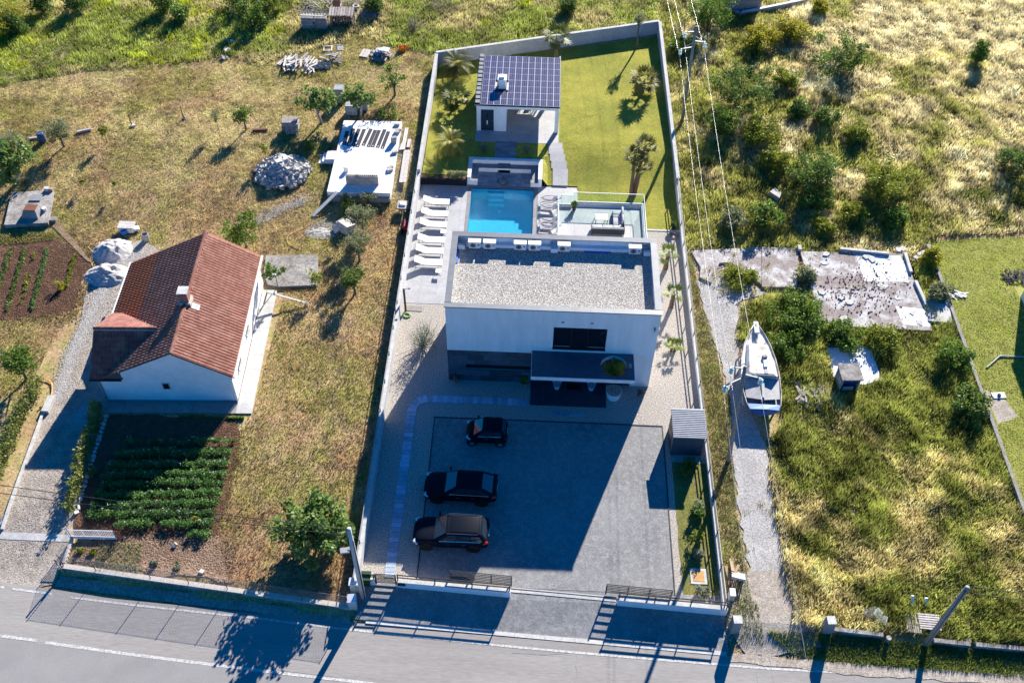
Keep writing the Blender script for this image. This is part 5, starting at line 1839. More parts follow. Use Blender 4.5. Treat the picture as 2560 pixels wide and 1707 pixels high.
def put_tile(org, ex, ey, key, single=False):
    global n_ind
    ez = ex.cross(ey).normalized()
    if ez.z < 0:
        ez = -ez
    o_ = org + ez * random.uniform(0, .008)
    if single and n_ind < 300:
        o = bpy.data.objects.new('roof_tile', tile_me)
        link(o, hs)
        mm = Matrix.Identity(4)
        for i in range(3):
            mm[i][0], mm[i][1], mm[i][2], mm[i][3] = ex[i], ey[i], ez[i], o_[i]
        o.matrix_local = mm
        n_ind += 1
    else:
        R_ = np.array([ex, ey, ez])
        flip = np.dot(np.cross(R_[0], R_[1]), R_[2]) < 0
        bulk[key].append((TVn @ R_ + np.array(o_), flip))


cR = math.hypot(1, SR)
nc = int((UE_R - RU) * cR / TC)
ncol = int((V1 - V0) / TW)
eyR = Vector((1, 0, -SR)).normalized()
for i in range(ncol):
    for j in range(nc):
        s = j * TC + .04
        # keep a right-handed frame: ex runs towards -v
        put_tile(Vector((RU, V0 + (i + 1) * TW, RZ)) + eyR * s, Vector((0, -1, 0)), eyR, 'tile_old', i < 26)
cL = math.hypot(1, SL)
eyL = Vector((-1, 0, -SL)).normalized()
for i in range(ncol):
    for j in range(int((RU - UE_L) * cL / TC)):
        s = j * TC + .04
        q = Vector((RU, V0 + i * TW, RZ)) + eyL * s
        cu, cv = q.x - .15, q.y + .12
        if cu < 3.7 and V0 - .2 < cv < 5.62 and zwing(cv) > zmain(cu) - .0:
            continue
        put_tile(q, Vector((0, 1, 0)), eyL, 'tile_new' if (cu < 1.55 and cv > 4) else 'tile_old')
for sg in (-1, 1):
    eyW = Vector((0, sg, -SW)).normalized()
    cW = math.hypot(1, SW)
    for i in range(int(4.3 / TW)):
        for j in range(int(2.86 * cW / TC)):
            u0 = -.54 + i * TW
            q = Vector((u0 if sg < 0 else u0 + TW, WV, WZ)) + eyW * (j * TC + .04)
            cu, cv = u0 + .12, q.y + sg * .15
            if zmain(cu) > zwing(cv) + .03:
                continue
            put_tile(q, Vector((1, 0, 0)) if sg < 0 else Vector((-1, 0, 0)), eyW, 'tile_wing')
TFn = np.array(tf)
for key, lst in bulk.items():
    V_ = np.concatenate([a for a, _ in lst])
    F_ = np.concatenate([(TFn[:, ::-1] if fl_ else TFn) + 15 * k for k, (_, fl_) in enumerate(lst)])
    np_mesh('roof_tiles', V_, F_, key, hs)['kind'] = 'stuff'


def half_cap(a, b, r_, name='ridge_tile', material='tile_old'):
    a, b = Vector(a), Vector(b)
    d_ = (b - a).normalized()
    s_ = d_.cross(Vector((0, 0, 1))).normalized()
    u_ = s_.cross(d_)
    rg = []
    for p_, q in ((a, r_), (b, r_ * 1.14)):
        rg.append([p_ + s_ * (q * math.cos(t)) + u_ * (q * math.sin(t)) for t in np.linspace(0, math.pi, 7)])
    mb = MB().loft(rg, close=False)
    return mb.build(name, material, hs, True)


nr = 27
for k in range(nr):
    v0 = V0 + (V1 - V0) * k / nr
    v1 = V0 + (V1 - V0) * (k + 1) / nr
    if 4.15 < (v0 + v1) / 2 < 4.95:
        continue
    half_cap((RU, v0, RZ + .0), (RU, v1 + .02, RZ + .01), .13)
    MB().box(RU - .17, RU + .17, v1 - .06, v1 - .01, RZ - .09, RZ + .02).build('mortar', 'mortar', hs)
for k in range(10):
    u0, u1 = -.55 + 4.1 * k / 10, -.55 + 4.1 * (k + 1) / 10
    half_cap((u0, WV, WZ), (u1 + .02, WV, WZ + .01), .12, material='tile_old')
MB().box(-.5, 3.6, WV - .16, WV - .10, WZ - .06, WZ + .015).build('mortar', 'mortar', hs)
vl = MB()
vl.beam((1.45, V0, zmain(1.45) + .03), (3.6, WV, WZ + .02), .14, .03)
vl.beam((.1, 5.55, zmain(.1) + .05), (3.6, WV + .1, WZ + .02), .12, .03)
vl.build('valley_flashing', 'coping_metal', hs)
MB().beam((UE_R + .05, V0, zmain(UE_R) - .02), (UE_R + .05, V1, zmain(UE_R) - .02), .13, .1).build('gutter', 'white_metal', hs)
MB().beam((UE_L - .04, V0 + 5.7, zmain(UE_L) - .03), (UE_L - .04, V1, zmain(UE_L) - .03), .12, .1).build('gutter', 'white_metal', hs)
MB().beam((-.55, V0 - .06, zwing(V0) - .03), (1.5, V0 - .06, zwing(V0) - .03), .12, .1).build('gutter', 'dark_metal', hs)
MB().tube([(-.2, V0 - .06, 2.36), (-.1, -.06, 2.1), (-.06, -.06, .1)], .055, 8).build('downpipe', 'grey_metal', hs)
MB().tube([(8.6, V0 - .04, 2.6), (8.5, -.06, 2.3), (8.5, -.06, .1)], .05, 8).build('downpipe', 'white_metal', hs)
ch = MB().box(RU - .28, RU + .28, 4.2, 4.75, RZ - .5, RZ + .75).build('chimney', 'brick_red', hs)
MB().box(RU - .38, RU + .38, 4.1, 4.86, RZ - .3, RZ + .12).build('chimney_base', 'mortar', ch)
MB().box(RU - .34, RU + .34, 4.12, 4.82, RZ + .92, RZ + .99).build('chimney_cap', 'concrete_light', ch)
for sx in (-.25, .25):
    for sy in (4.22, 4.7):
        MB().box(RU + sx - .04, RU + sx + .04, sy - .02, sy + .06, RZ + .75, RZ + .92).build('cap_leg', 'brick_red', ch)
MB().hexa([(RU + .4, 4.0, RZ - .22), (RU + .85, 4.0, RZ - .5), (RU + .85, 4.5, RZ - .5), (RU + .4, 4.5, RZ - .22), (RU + .4, 4.0, RZ - .18), (RU + .85, 4.0, RZ - .46), (RU + .85, 4.5, RZ - .46), (RU + .4, 4.5, RZ - .18)]).build('chimney_flashing', 'coping_metal', hs)
sk = thing('house_apron', 'pale concrete slabs round the foot of the tiled house', 'paving', HO, HA)
for k in range(7):
    MB().box(-.0 + k * 1.22, (k + 1) * 1.22 - .012, -1.0, -.035, -.08, .05).build('slab', 'concrete', sk)
for k in range(9):
    MB().box(8.52, 9.55, -1.0 + k * 1.25, -1.0 + (k + 1) * 1.25 - .012, -.08, .06).build('slab', 'concrete_light', sk)
MB().box(-1.0, -.012, -1.0, 1.2, -.1, .03).build('slab', 'concrete', sk)
bm_ = thing('timber_beam', 'pale timber beam propped between house wall and grass', 'timber', (0, 0, 0))
MB().beam(T(1, 1, 95, 1110, 1.0), T(1, 1, 480, 1220, .08), .16, .08).build('beam', 'wood_pale', bm_)
MB().beam(T(1, 1, 70, 1230, .1), T(1, 1, 100, 1120, 1.0), .09, .06).build('prop', 'wood_warm', bm_)

# ================================================================== DRIVE, BEDS AND ROWS
drive = [(-25.7, -17.0), (-21.5, -16.1), (-21.55, -13.4), (-22.2, -9), (-22.6, -5), (-22.95, -3.9), (-23.2, -1), (-23.3, 5), (-23.6, 8.5), (-22.6, 11.2), (-24.5, 12.3), (-27.2, 11.4), (-27.3, 8), (-26.4, 4), (-26.2, -3.9), (-26.0, -12)]
sheet('driveway', jitter_poly(drive, .7, .12, 4), 'drive_gravel', 0.012, .8)
sheet('road_shoulder', jitter_poly([(-60, -12), (-25.9, -12.5), (-25.7, -17), (-60, -14.2)], 1, .2, 8), 'drive_gravel', .008, 1.0)
sheet('wall_verge', jitter_poly([(-21.4, -15.6), (-4.3, -17.25), (-4.2, -17.75), (-12, -17.2), (-21.5, -16.3)], .8, .05, 9), 'drive_gravel', 0.036, .5, lambda x, y: ROADZ)


def pebbles(name, label, line, width, n_, smin, smax, material, cat='gravel'):
    """loose stones strewn along a line, thinning outwards"""
    ln = [Vector((*xy(p), 0)) for p in line]
    cum = [0]
    for a_, b_ in zip(ln, ln[1:]):
        cum.append(cum[-1] + (b_ - a_).length)
    s_ = rng.uniform(0, cum[-1], n_)
    P = np.array([[p.x, p.y] for p in ln])
    x = np.interp(s_, cum, P[:, 0]) + rng.normal(0, width, n_)
    y = np.interp(s_, cum, P[:, 1]) + rng.normal(0, width, n_)
    z = terr_v(x, y) + .018
    r_ = rng.uniform(smin, smax, n_)
    a_ = rng.uniform(0, 6.28, n_)
    V = np.empty((n_, 5, 3), np.float32)
    for k in range(4):
        q = a_ + k * math.pi / 2
        V[:, k] = np.stack([x + np.cos(q) * r_, y + np.sin(q) * r_ * .8, z], 1)
    V[:, 4] = np.stack([x, y, z + r_ * .6], 1)
    F = np.concatenate([np.array([[0, 1, 4], [1, 2, 4], [2, 3, 4], [3, 0, 4]]) + 5 * k for k in range(1)])
    F = (F[None] + 5 * np.arange(n_)[:, None, None]).reshape(-1, 3)
    o = np_mesh(name, V.reshape(-1, 3), F, material)
    return tag(o, label, cat, kind='stuff')


pebbles('white_gravel', 'white gravel strewn along the driveway beside the house', [T(0, 1, 1000, 1000), T(0, 1, 900, 1200), T(0, 1, 790, 1420), T(0, 1, 740, 1540), T(0, 2, 640, 150), T(0, 2, 590, 350), T(0, 2, 530, 520)], .32, 9000, .02, .05, 'limestone')
pebbles('white_gravel_spill', 'patch of white gravel by the vine row in house shade', [T(0, 2, 800, 610), T(0, 2, 740, 740)], .3, 2600, .02, .05, 'limestone')
pebbles('white_spill', 'pale grit spilled round the two gravel heaps', [T(0, 1, 1000, 800), T(0, 1, 1200, 850), T(0, 1, 1300, 760)], .55, 3000, .02, .045, 'limestone')
pebbles('sand_spill', 'pale grit round the limestone boulder', [T(1, 1, 560, 500), T(1, 1, 700, 520), T(1, 1, 900, 520)], .4, 2500, .02, .045, 'limestone')
pebbles('path_grit', 'pale stones along the trodden path below the rubble heap', [T(1, 1, 0, 470), T(1, 1, 250, 340), T(1, 1, 440, 260)], .3, 2500, .02, .05, 'limestone')
pebbles('slab_grit', 'stones and grit beside the white platform', [T(1, 0, 1330, 1180), T(1, 0, 1350, 1500), T(1, 1, 1300, 250)], .25, 1600, .02, .05, 'limestone')
kr = tag(bpy.data.objects.new('drive_kerb', None), kind='structure')
link(kr)
ka, kb_ = (-26.25, -3.9), (-25.75, -12.9)
for k in range(9):
    a, b_ = lerp2(ka, kb_, k / 9), lerp2(ka, kb_, (k + .99) / 9)
    MB().beam((*a, terr(*a) + .06), (*b_, terr(*b_) + .06), .16, .2).build('kerb_stone', 'concrete_light', kr)
MB().box(-26.3, -25.85, -4.3, -3.0, .05, .4).build('kerb_box', 'concrete_light', kr)
strip('gate_sill', [(-25.9, -13.25), (-21.4, -13.25)], .45, 'concrete_light', .03)
bed = [(-22.0, -4.15), (-14.0, -3.95), (-13.2, -5), (-12.7, -7.4), (-12.9, -12.7), (-18.9, -13.1), (-21.3, -13.2), (-21.8, -11)]
sheet('potato_bed', jitter_poly(bed, .8, .15, 3), 'soil', .012, .8)
sheet('dry_bed', jitter_poly([(-21.0, -13.3), (-12.7, -12.8), (-11.2, -15.8), (-21.0, -14.9)], .8, .2, 5), 'soil_dry', .016, .8)
ends = [-6.05, -6.88, -7.79, -8.53, -9.17, -9.97, -10.67, -11.31, -12.0, -12.75]
lft = [-20.4, -20.5, -20.6, -20.7, -20.7, -20.8, -20.8, -20.85, -18.9, -14.5]
ordn = ['first', 'second', 'third', 'fourth', 'fifth', 'sixth', 'seventh', 'eighth', 'ninth', 'tenth']
for i, (ye, xl) in enumerate(zip(ends, lft)):
    t = thing('potato_row', ordn[i] + ' row of leafy potato plants counted from the tiled house', 'crop row', (-13.35, ye, .12), 0, 'potato rows before the tiled house')
    cs, x = [], 0
    L_ = xl + 13.35
    r_ = random.Random(i)
    thin = i == 0
    while x > L_:
        if not (thin and r_.random() < .45) and not (i == 8 and -3.6 < x < -3.0):
            cs.append((x, -.5 * (x / -7.2) + r_.uniform(-.12, .12), .15 + r_.uniform(0, .2)))
        x -= .2
    leaf_cloud('foliage', t, cs, 105, [r_.uniform(.22, .38) * (.6 if thin else 1) for _ in cs], .055, *LEAF['potato'], seed=i)
    fl_ = [(c[0] + r_.uniform(-.1, .1), c[1] + r_.uniform(-.15, .1), c[2] + .32) for c in cs if r_.random() < .25]
    if fl_:
        leaf_cloud('flowers', t, fl_, 4, .07, .035, (.75, .75, .78), (.8, .8, .8), seed=i)
shrub('yellow_weed', 'small yellow green weed among the potato rows near their right end', T(0, 3, 1810, 100), .5, .25, 'yellow', 'weed', 6, 50, .05, .14)
lb = thing('lettuce_row', 'short bright green lettuce row against the house apron', 'crop row', T(0, 2, 2170, 705))
leaf_cloud('foliage', lb, [(x, 0, .08) for x in np.arange(-.55, .56, .14)], 50, .12, .06, *LEAF['green'], seed=4)
lb = thing('seedling_row', 'shaded low seedlings along the house apron', 'crop row', T(0, 2, 1850, 695))
leaf_cloud('foliage', lb, [(x, 0, .05) for x in np.arange(-1.3, 1.3, .16)], 30, .1, .05, *LEAF['potato'], seed=5)
for c, r, x, y, lbb in ((0, 3, 750, 345, 'yellowish squash seedling left in the dry bed'), (0, 3, 860, 375, 'small squash seedling beside the yellowish one'), (0, 3, 1420, 465, 'bluish cabbage in the dry bed, left one'), (0, 3, 1630, 500, 'bluish cabbage in the dry bed, right one')):
    shrub('vegetable', lbb, T(c, r, x, y), .3, .22, 'lime' if 'squash' in lbb else 'grey', 'vegetable', 6, 30, .07, .12)
for x, y, lbb in ((1610, 310, 'small grey stone in the dry bed nearer the potatoes'), (1855, 550, 'small pale stone near the roadside wall')):
    t = thing('field_stone', lbb, 'stone', T(0, 3, x, y))
    stones('stone', t, [(0, 0, .08)], .12, .14, 'stone_white', int(x))
# lower edge weeds of the dry bed
blades('weed_tuft', 'pale green weeds growing in the dry bed', 'weeds', [xy(T(0, 3, 900, 300)), xy(T(0, 3, 1320, 280)), xy(T(0, 3, 1280, 580)), xy(T(0, 3, 860, 540))], 260, lambda x, y: np.full(len(x), .22),
       lambda x, y, r: mixc((.16, .19, .09), (.42, .40, .22), r), width=.02)

bed2 = [xy(T(0, 1, -300, 640)), xy(T(0, 1, 0, 600)), xy(T(0, 1, 500, 590)), xy(T(0, 1, 830, 850)), xy(T(0, 1, 740, 1080)), xy(T(0, 1, 660, 1290)), xy(T(0, 1, 0, 1370)), xy(T(0, 1, -300, 1380))]
sheet('vegetable_bed', jitter_poly(bed2, .8, .15, 7), 'soil', .012, .8)
for i, (a, b_, stl, lbb) in enumerate((((100, 730), (-10, 1090), 'vine', 'leafy vegetable row furthest left in the dark soil bed'), ((235, 720), (70, 1290), 'vine', 'long leafy vegetable row, second from left in the dark bed'), ((320, 770), (190, 1270), 'lime', 'sparse seedling row in the middle of the dark bed'),
                                      ((440, 730), (290, 1290), 'potato', 'dark green vegetable row, third thick one in the dark bed'), ((690, 790), (610, 1080), 'lime', 'light green bean row at right of the dark bed'))):
    A_, B_ = T(0, 1, *a), T(0, 1, *b_)
    t = thing('vegetable_row', lbb, 'crop row', A_, 0, 'rows in the dark vegetable bed')
    m_ = int((B_ - A_).length / .22)
    r_ = random.Random(i + 40)
    cs = [((B_ - A_) * (k / m_) + Vector((r_.uniform(-.06, .06), r_.uniform(-.05, .05), .12))) for k in range(m_) if not (stl == 'lime' and r_.random() < .6 and i == 2)]
    leaf_cloud('foliage', t, [tuple(c) for c in cs], 34, .17, .06, *LEAF[stl], seed=i + 9)
shrub('yellow_bush', 'bright yellow green bush at right of the dark bed', T(0, 1, 560, 1090), .7, .38, 'yellow', 'bush', 10, 60, .05, .16)
blades('bed_weeds', 'olive weeds along the far edge of the dark bed', 'weeds', [xy(T(0, 1, 0, 590)), xy(T(0, 1, 500, 560)), xy(T(0, 1, 520, 640)), xy(T(0, 1, 0, 690))], 240, lambda x, y: np.full(len(x), .2), lambda x, y, r: mixc((.10, .12, .03), (.32, .30, .10), r))
# concrete surround right of the bed
cw = thing('bed_path', 'concrete strip along the right edge of the dark bed', 'paving', (0, 0, 0))
a, b_, c_, d_ = T(0, 1, 460, 490), T(0, 1, 540, 470), T(0, 1, 850, 850), T(0, 1, 800, 830)
MB().prism([xy(a), xy(d_), xy(c_), xy(b_)], -.05, .16).build('strip', 'soil_dry', cw)

cp = [xy(T(0, 1, 100, 190, .35)), xy(T(0, 1, 490, 160, .35)), xy(T(0, 1, 440, 480, .35)), xy(T(0, 1, 40, 500, .35))]
ws = thing('cistern_slab', 'raised old concrete cistern slab with a stubby hatch box', 'slab', (0, 0, 0))
MB().prism(cp, -.1, .5).build('slab', 'concrete_old', ws)
hb = T(0, 1, 300, 400, .4)
MB().loft([[(hb.x - .75, hb.y - .5, .5), (hb.x + .6, hb.y - .5, .5), (hb.x + .6, hb.y + .6, .5), (hb.x - .75, hb.y + .6, .5)], [(hb.x - .45, hb.y - .3, 1.15), (hb.x + .5, hb.y - .3, 1.15), (hb.x + .5, hb.y + .45, 1.15), (hb.x - .45, hb.y + .45, 1.15)]]).build('hatch_box', 'concrete', ws)
MB().box(hb.x - .42, hb.x + .47, hb.y - .27, hb.y + .42, 1.152, 1.19).build('hatch_lid', 'rust', ws)
sl = T(0, 1, 325, 235, .45)
MB().cbox((sl.x, sl.y, .56), .85, .75, .06, .05).build('grating', 'grey_metal', ws)
bk_ = thing('bucket', 'white bucket standing on the cistern slab', 'bucket', T(0, 1, 410, 360, .4))
bk_.location.z = .5
MB().cyl((0, 0, 0), .14, .3, 14, .18).build('pail', 'white_plastic', bk_)
MB().tube([(-.17, 0, .3), (0, .05, .38), (.17, 0, .3)], .008, 4).build('handle', 'grey_metal', bk_)
bx_ = thing('cable_box', 'grey box with brown board on the far corner of the cistern slab', 'box', T(0, 1, 430, 165, .4))
bx_.location.z = .5
MB().box(-.2, .15, -.15, .15, 0, .3).build('box', 'concrete_light', bx_)
MB().box(.16, .45, -.1, .15, 0, .24).build('board', 'wood_warm', bx_)
st_ = thing('stone_block', 'squat stone block at corner of the cistern slab', 'stone', T(0, 1, 490, 460))
MB().cbox((0, 0, .12), .55, .5, .3, .1).build('block', 'concrete_old', st_, bevel=.03)


# ---- heaps
def heap(name, label, p, rx, ry, h, material, cat='pile', seed=1, n_=26):
    t = thing(name, label, cat, p)
    gx_, gy_ = np.meshgrid(np.linspace(-1, 1, n_), np.linspace(-1, 1, n_))
    rr = np.hypot(gx_, gy_)
    z = h * (np.clip(1 - rr ** 1.7, 0, 1) ** 1.25) - .03
    z = z * (0.35 + 1.25 * fbm(gx_ * 3 + seed * 7, gy_ * 3, 1.0, seed)) + .10 * (vnoise(gx_ * 9, gy_ * 9, 1, seed) - .5) * (rr < .9)
    idx = np.arange(n_ * n_).reshape(n_, n_)
    F_ = np.stack([idx[:-1, :-1], idx[:-1, 1:], idx[1:, 1:], idx[1:, :-1]], -1).reshape(-1, 4)
    k_ = (rr.ravel()[F_].min(1) < 1.0)
    np_mesh('mound', np.stack([(gx_ * rx).ravel(), (gy_ * ry).ravel(), z.ravel()], 1), F_[k_], material, t, smooth=True)
    return t


heap('gravel_pile', 'pale gravel heap next to the pallet of bags', T(0, 1, 1030, 740), 1.6, 1.55, .75, 'sand_pile', seed=2, n_=40)
heap('gravel_pile', 'pale gravel heap at the end of the driveway behind the house', T(0, 1, 990, 960), 1.85, 1.3, .75, 'sand_pile', seed=5, n_=40)
heap('sand_pile', 'trampled pale sand beside the limestone boulder', T(1, 1, 600, 560), 1.3, .8, .12, 'sand_pile', seed=8)


def pallet(name, label, p, rz_=0, tilt=(0, 0), material='wood_old', n_=7, size=(1.2, .8), group=None, z=0):
    t = thing(name, label, 'pallet', (p[0], p[1], p[2] + z), 0, group)
    t.rotation_euler = (tilt[0], tilt[1], rz_)
    L_, W_ = size
    bd = None
    for k in range(n_):
        y = -W_ / 2 + .05 + (W_ - .1) * k / (n_ - 1)
        if bd is None:
            bd = MB().box(-L_ / 2, L_ / 2, -.045, .045, .11, .135).build('board', material, t)
            o = bd
        else:
            o = bd.copy()
            link(o, t)
        o.location = (0, y, 0)
    for x in (-L_ / 2 + .06, 0, L_ / 2 - .06):
        MB().box(x - .05, x + .05, -W_ / 2, W_ / 2, .0, .108).build('bearer', material, t)
    return t


def plank_pile(name, label, p, rx, ry, n_, lmin, lmax, h, material='wood_pale', seed=1, ang=None, spread=.5, cat='wood pile', wid=.14):
    t = thing(name, label, cat, p)
    r_ = random.Random(seed)
    base = MB().cbox((0, 0, 0), 1, wid, .03)
    pr_ = None
    for k in range(n_):
        x, y = r_.uniform(-rx, rx), r_.uniform(-ry, ry)
        a = (ang if ang is not None else 0) + r_.gauss(0, spread)
        L_ = r_.uniform(lmin, lmax)
        if pr_ is None:
            pr_ = base.build('plank', material, t)
            o = pr_
        else:
            o = pr_.copy()
            link(o, t)
        zz = h * max(.1, (1 - (x / rx) ** 2 * .7 - (y / ry) ** 2 * .5)) * r_.uniform(.2, 1)
        o.location = (x, y, zz + .03)
        o.rotation_euler = (r_.uniform(-.15, .15), r_.uniform(-.25, .25), a)
        o.scale = (L_, r_.uniform(.6, 1.4), 1)
    return t


pb_ = T(0, 1, 1170, 555)
t = thing('bag_stack', 'stack of cement bags under blue and white sheets by the gravel heap', 'bags', pb_)
for k, (x, y, z, mm) in enumerate(((-.3, .0, .1, 'bag_white'), (.3, .0, .1, 'bag_white'), (-.3, .05, .3, 'bag_white'), (.3, .05, .3, 'bag_white'), (.6, .15, .15, 'bag_white'), (-.1, -.35, .2, 'tarp_blue'))):
    MB().cbox((x, y, z), .6 if mm != 'tarp_blue' else .5, .5 if mm != 'tarp_blue' else .3, .2 if mm != 'tarp_blue' else .38, .1 * k).build('bag' if mm != 'tarp_blue' else 'blue_sack', mm, t, True, .07)
pallet('pallet', 'pale wooden pallet on top of the cement bags', (pb_.x, pb_.y + .15, pb_.z), .05, (0, .05), 'wood_pale', z=.42)
bl_ = thing('plastic_drum', 'open blue and white plastic drum beside the cement bags', 'drum', T(0, 1, 1345, 635))
MB().loft([[(q * math.cos(2 * math.pi * i / 16), q * math.sin(2 * math.pi * i / 16), z) for i in range(16)] for q, z in ((.24, 0), (.27, .3), (.26, .62), (.23, .62), (.22, .1))], cap=True).build('drum', 'tank_grey', bl_, False)
MB().tube([(.27 * math.cos(a), .27 * math.sin(a), .5) for a in np.linspace(0, 6.28, 17)], .02, 5).build('band', 'blue_plastic', bl_)
sp_ = thing('leaning_pole', 'thin leaning stick rising behind the plastic drum', 'pole', T(0, 1, 1345, 560))
MB().tube([(0, 0, 0), (-.3, .5, 1.6)], .02, 5).build('stick', 'wood_warm', sp_)
MB().cyl((0, 0, 0), .05, .05, 8).build('foot', 'rust', sp_)


def hose_line(name, label, pts, r_, material):
    t = thing(name, label, 'hose', pts[0])
    P = [Vector(p) - Vector(pts[0]) for p in pts]
    out = []
    for i in range(len(P) - 1):
        p0, p1, p2, p3 = P[max(i - 1, 0)], P[i], P[i + 1], P[min(i + 2, len(P) - 1)]
        for k in range(6):
            s = k / 6
            out.append(.5 * ((2 * p1) + (p2 - p0) * s + (2 * p0 - 5 * p1 + 4 * p2 - p3) * s * s + (3 * p1 - p0 - 3 * p2 + p3) * s ** 3) + Vector((0, 0, r_ + .02)))
    out.append(P[-1] + Vector((0, 0, r_ + .02)))
    MB().tube(out, r_, 6).build('tube', material, t, True)
    MB().tube([out[-1], out[-1] + (out[-1] - out[-2]).normalized() * .1], r_ * 1.6, 6).build('nozzle', 'dark_metal', t)
    return t


hose_line('garden_hose', 'long yellow hose curving over the brown grass right of the house', [T(1, 1, *q) for q in ((830, 358), (730, 375), (600, 440), (500, 490), (420, 540), (310, 590), (285, 640), (310, 680), (410, 725))], .025, 'hose_yellow')
hose_line('garden_hose', 'yellow hose looping on the gravel between the two heaps', [T(0, 1, *q) for q in ((810, 700), (850, 750), (900, 790), (960, 800), (980, 830), (900, 830), (850, 850), (848, 880))], .03, 'hose_yellow')
hose_line('garden_hose', 'orange hose lying along the driveway beside the vine row', [T(0, 2, *q) for q in ((400, 350), (460, 370), (480, 420), (470, 500), (430, 560), (375, 605))], .04, 'hose_orange')

# ---- vine rows along the drive
for nm, pts, lbb, w_ in (('vine_row', [(0, 2, 380, 380), (0, 2, 330, 480), (0, 2, 240, 640), (0, 2, 190, 760), (0, 2, 140, 880), (0, 2, 90, 1010), (0, 2, 30, 1150), (0, 2, -20, 1320)], 'leafy trellised vine row left of the driveway kerb', .38),
                         ('vine_row', [(0, 2, 920, 620), (0, 2, 880, 740), (0, 2, 830, 900), (0, 2, 790, 1040), (0, 2, 750, 1180), (0, 2, 720, 1330), (0, 2, 690, 1470), (0, 3, 640, 30)], 'yellowish leafy vine row between driveway and potato bed', .32)):
    P = [T(*q) for q in pts]
    t = thing(nm, lbb, 'vine', P[0], 0, 'vine rows beside the driveway')
    cs = []
    r_ = random.Random(3)
    for a, b_ in zip(P, P[1:]):
        m_ = int((b_ - a).length / .16)
        for k in range(m_):
            q = a.lerp(b_, k / m_) - P[0]
            for z in (.35, .75):
                cs.append((q.x + r_.uniform(-.18, .18), q.y + r_.uniform(-.1, .1), z + r_.uniform(-.2, .3)))
    leaf_cloud('foliage', t, cs, 46, w_, .075, LEAF['vine'][0], (.34, .33, .09), seed=2)
    tb_ = MB()
    for a, b_ in zip(P, P[1:]):
        tb_.tube([a - P[0], a - P[0] + Vector((.02, 0, .9))], .035, 5)
    tb_.tube([p - P[0] + Vector((0, 0, .8)) for p in P], .012, 4)
    tb_.build('trellis', 'wood_old', t)
shrub('rose_bush', 'small pink flowered bush at head of the yellowish vine row', T(0, 2, 870, 740), 1.0, .35, 'grey', 'bush', 9, 40, .05, .2)
shrub('vine_shoot', 'leafy shoot leaning from the vine row into the potato bed', T(0, 2, 880, 1210), .7, .5, 'vine', 'plant', 9, 26, .08, .18)
tb_ = thing('white_kerb', 'line of small white stones between vine row and potato bed', 'kerb', (0, 0, 0))
a, b_ = T(0, 2, 975, 690), T(0, 3, 690, 50)
for k in range(24):
    q = a.lerp(b_, k / 24)
    stones('stone', tb_, [(q.x, q.y, q.z + .06)], .09, .14, 'concrete_light', k)

# ---- white gate and field things along the road
wg = thing('white_gate', 'white tubular metal gate standing open over the potato bed corner', 'gate', (-21.45, -13.35, .1), 0.02)
for z in (.06, .28, .98):
    MB().tube([(0, 0, z), (2.75, 0, z)], .028, 6).build('rail', 'white_metal', wg)
for x in (0, .92, 1.84, 2.75):
    MB().tube([(x, 0, 0), (x, 0, 1.0)], .03, 6).build('post', 'white_metal', wg)
br = None
for k in range(26):
    if br is None:
        br = MB().box(-.012, .012, -.01, .01, .28, .98).build('bar', 'white_metal', wg)
        o = br
    else:
        o = br.copy()
        link(o, wg)
    o.location = (.1 + k * .102, 0, 0)
MB().box(0.03, 2.72, -.012, .012, .07, .27).build('kick_plate', 'white_metal', wg)
rg_ = thing('rusty_lattice', 'rusty slatted panel leaning at the free end of the white gate', 'panel', (-18.62, -13.3, .1), 0.02)
for k in range(3):
    MB().beam((k * .13, 0, 0), (k * .13 - .06, .02, 1.0), .07, .02, (0, 1, 0)).build('slat', 'rust', rg_)
MB().beam((-.04, .02, .9), (.26, .02, .9), .05, .02).build('cross_bar', 'rust', rg_)
wl_ = thing('white_gate_leaf', 'corner of a white metal gate leaf at the left picture edge', 'gate', T(0, 3, 10, 110), 1.25)
for z in (.1, .95):
    MB().tube([(-2.0, 0, z), (.3, 0, z)], .03, 6).build('rail', 'white_metal', wl_)
for k in range(14):
    MB().tube([(-2 + k * .17, 0, .1), (-2 + k * .17, 0, .95)], .012, 5).build('bar', 'white_metal', wl_)

# ================================================================== TREES, LEFT SIDE
FG = dict(k=40, n_each=70, leaf=.1, spread=.42, shape=.8)
tree('fig_tree', 'large glossy fig tree beside the roadside wall and leaning pole', G(800, 1362), 3.5, 1.95, 'fig', trunk=.12, k=84, n_each=60, leaf=.12, spread=.55, bark='bark_pale', shape=.8, seed=4)
tree('fig_tree', 'sunlit green tree with round crown at left edge near the driveway', T(0, 2, 245, 350), 2.9, 1.0, 'green', k=30, n_each=90, leaf=.075, spread=.4, lean=(-.3, 0), seed=6)
tree('fig_tree', 'glossy fig tree left of the concrete tank boxes', T(1, 0, 600, 1130), 3.2, 1.6, 'fig', trunk=.35, k=34, n_each=58, leaf=.10, spread=.42, bark='bark_pale', shape=.8, lean=(-.15, .1), seed=8)
tree('fig_tree', 'glossy fig tree overhanging the concrete tank boxes', T(1, 0, 965, 1085), 3.0, 1.5, 'fig', trunk=.42, k=28, n_each=56, leaf=.10, spread=.4, bark='bark_pale', shape=.8, lean=(-.1, .05), seed=9)
tree('fruit_tree', 'sparse dull green tree between tank boxes and villa wall', T(1, 0, 1275, 880), 3.0, 1.2, 'green', k=26, n_each=34, leaf=.085, spread=.4, seed=10)
shrub('low_bush', 'low sparse bush above the white concrete platform corner', T(1, 0, 1230, 1080), 1.0, 1.0, 'green', 'bush', 18, 36, .08, .34)
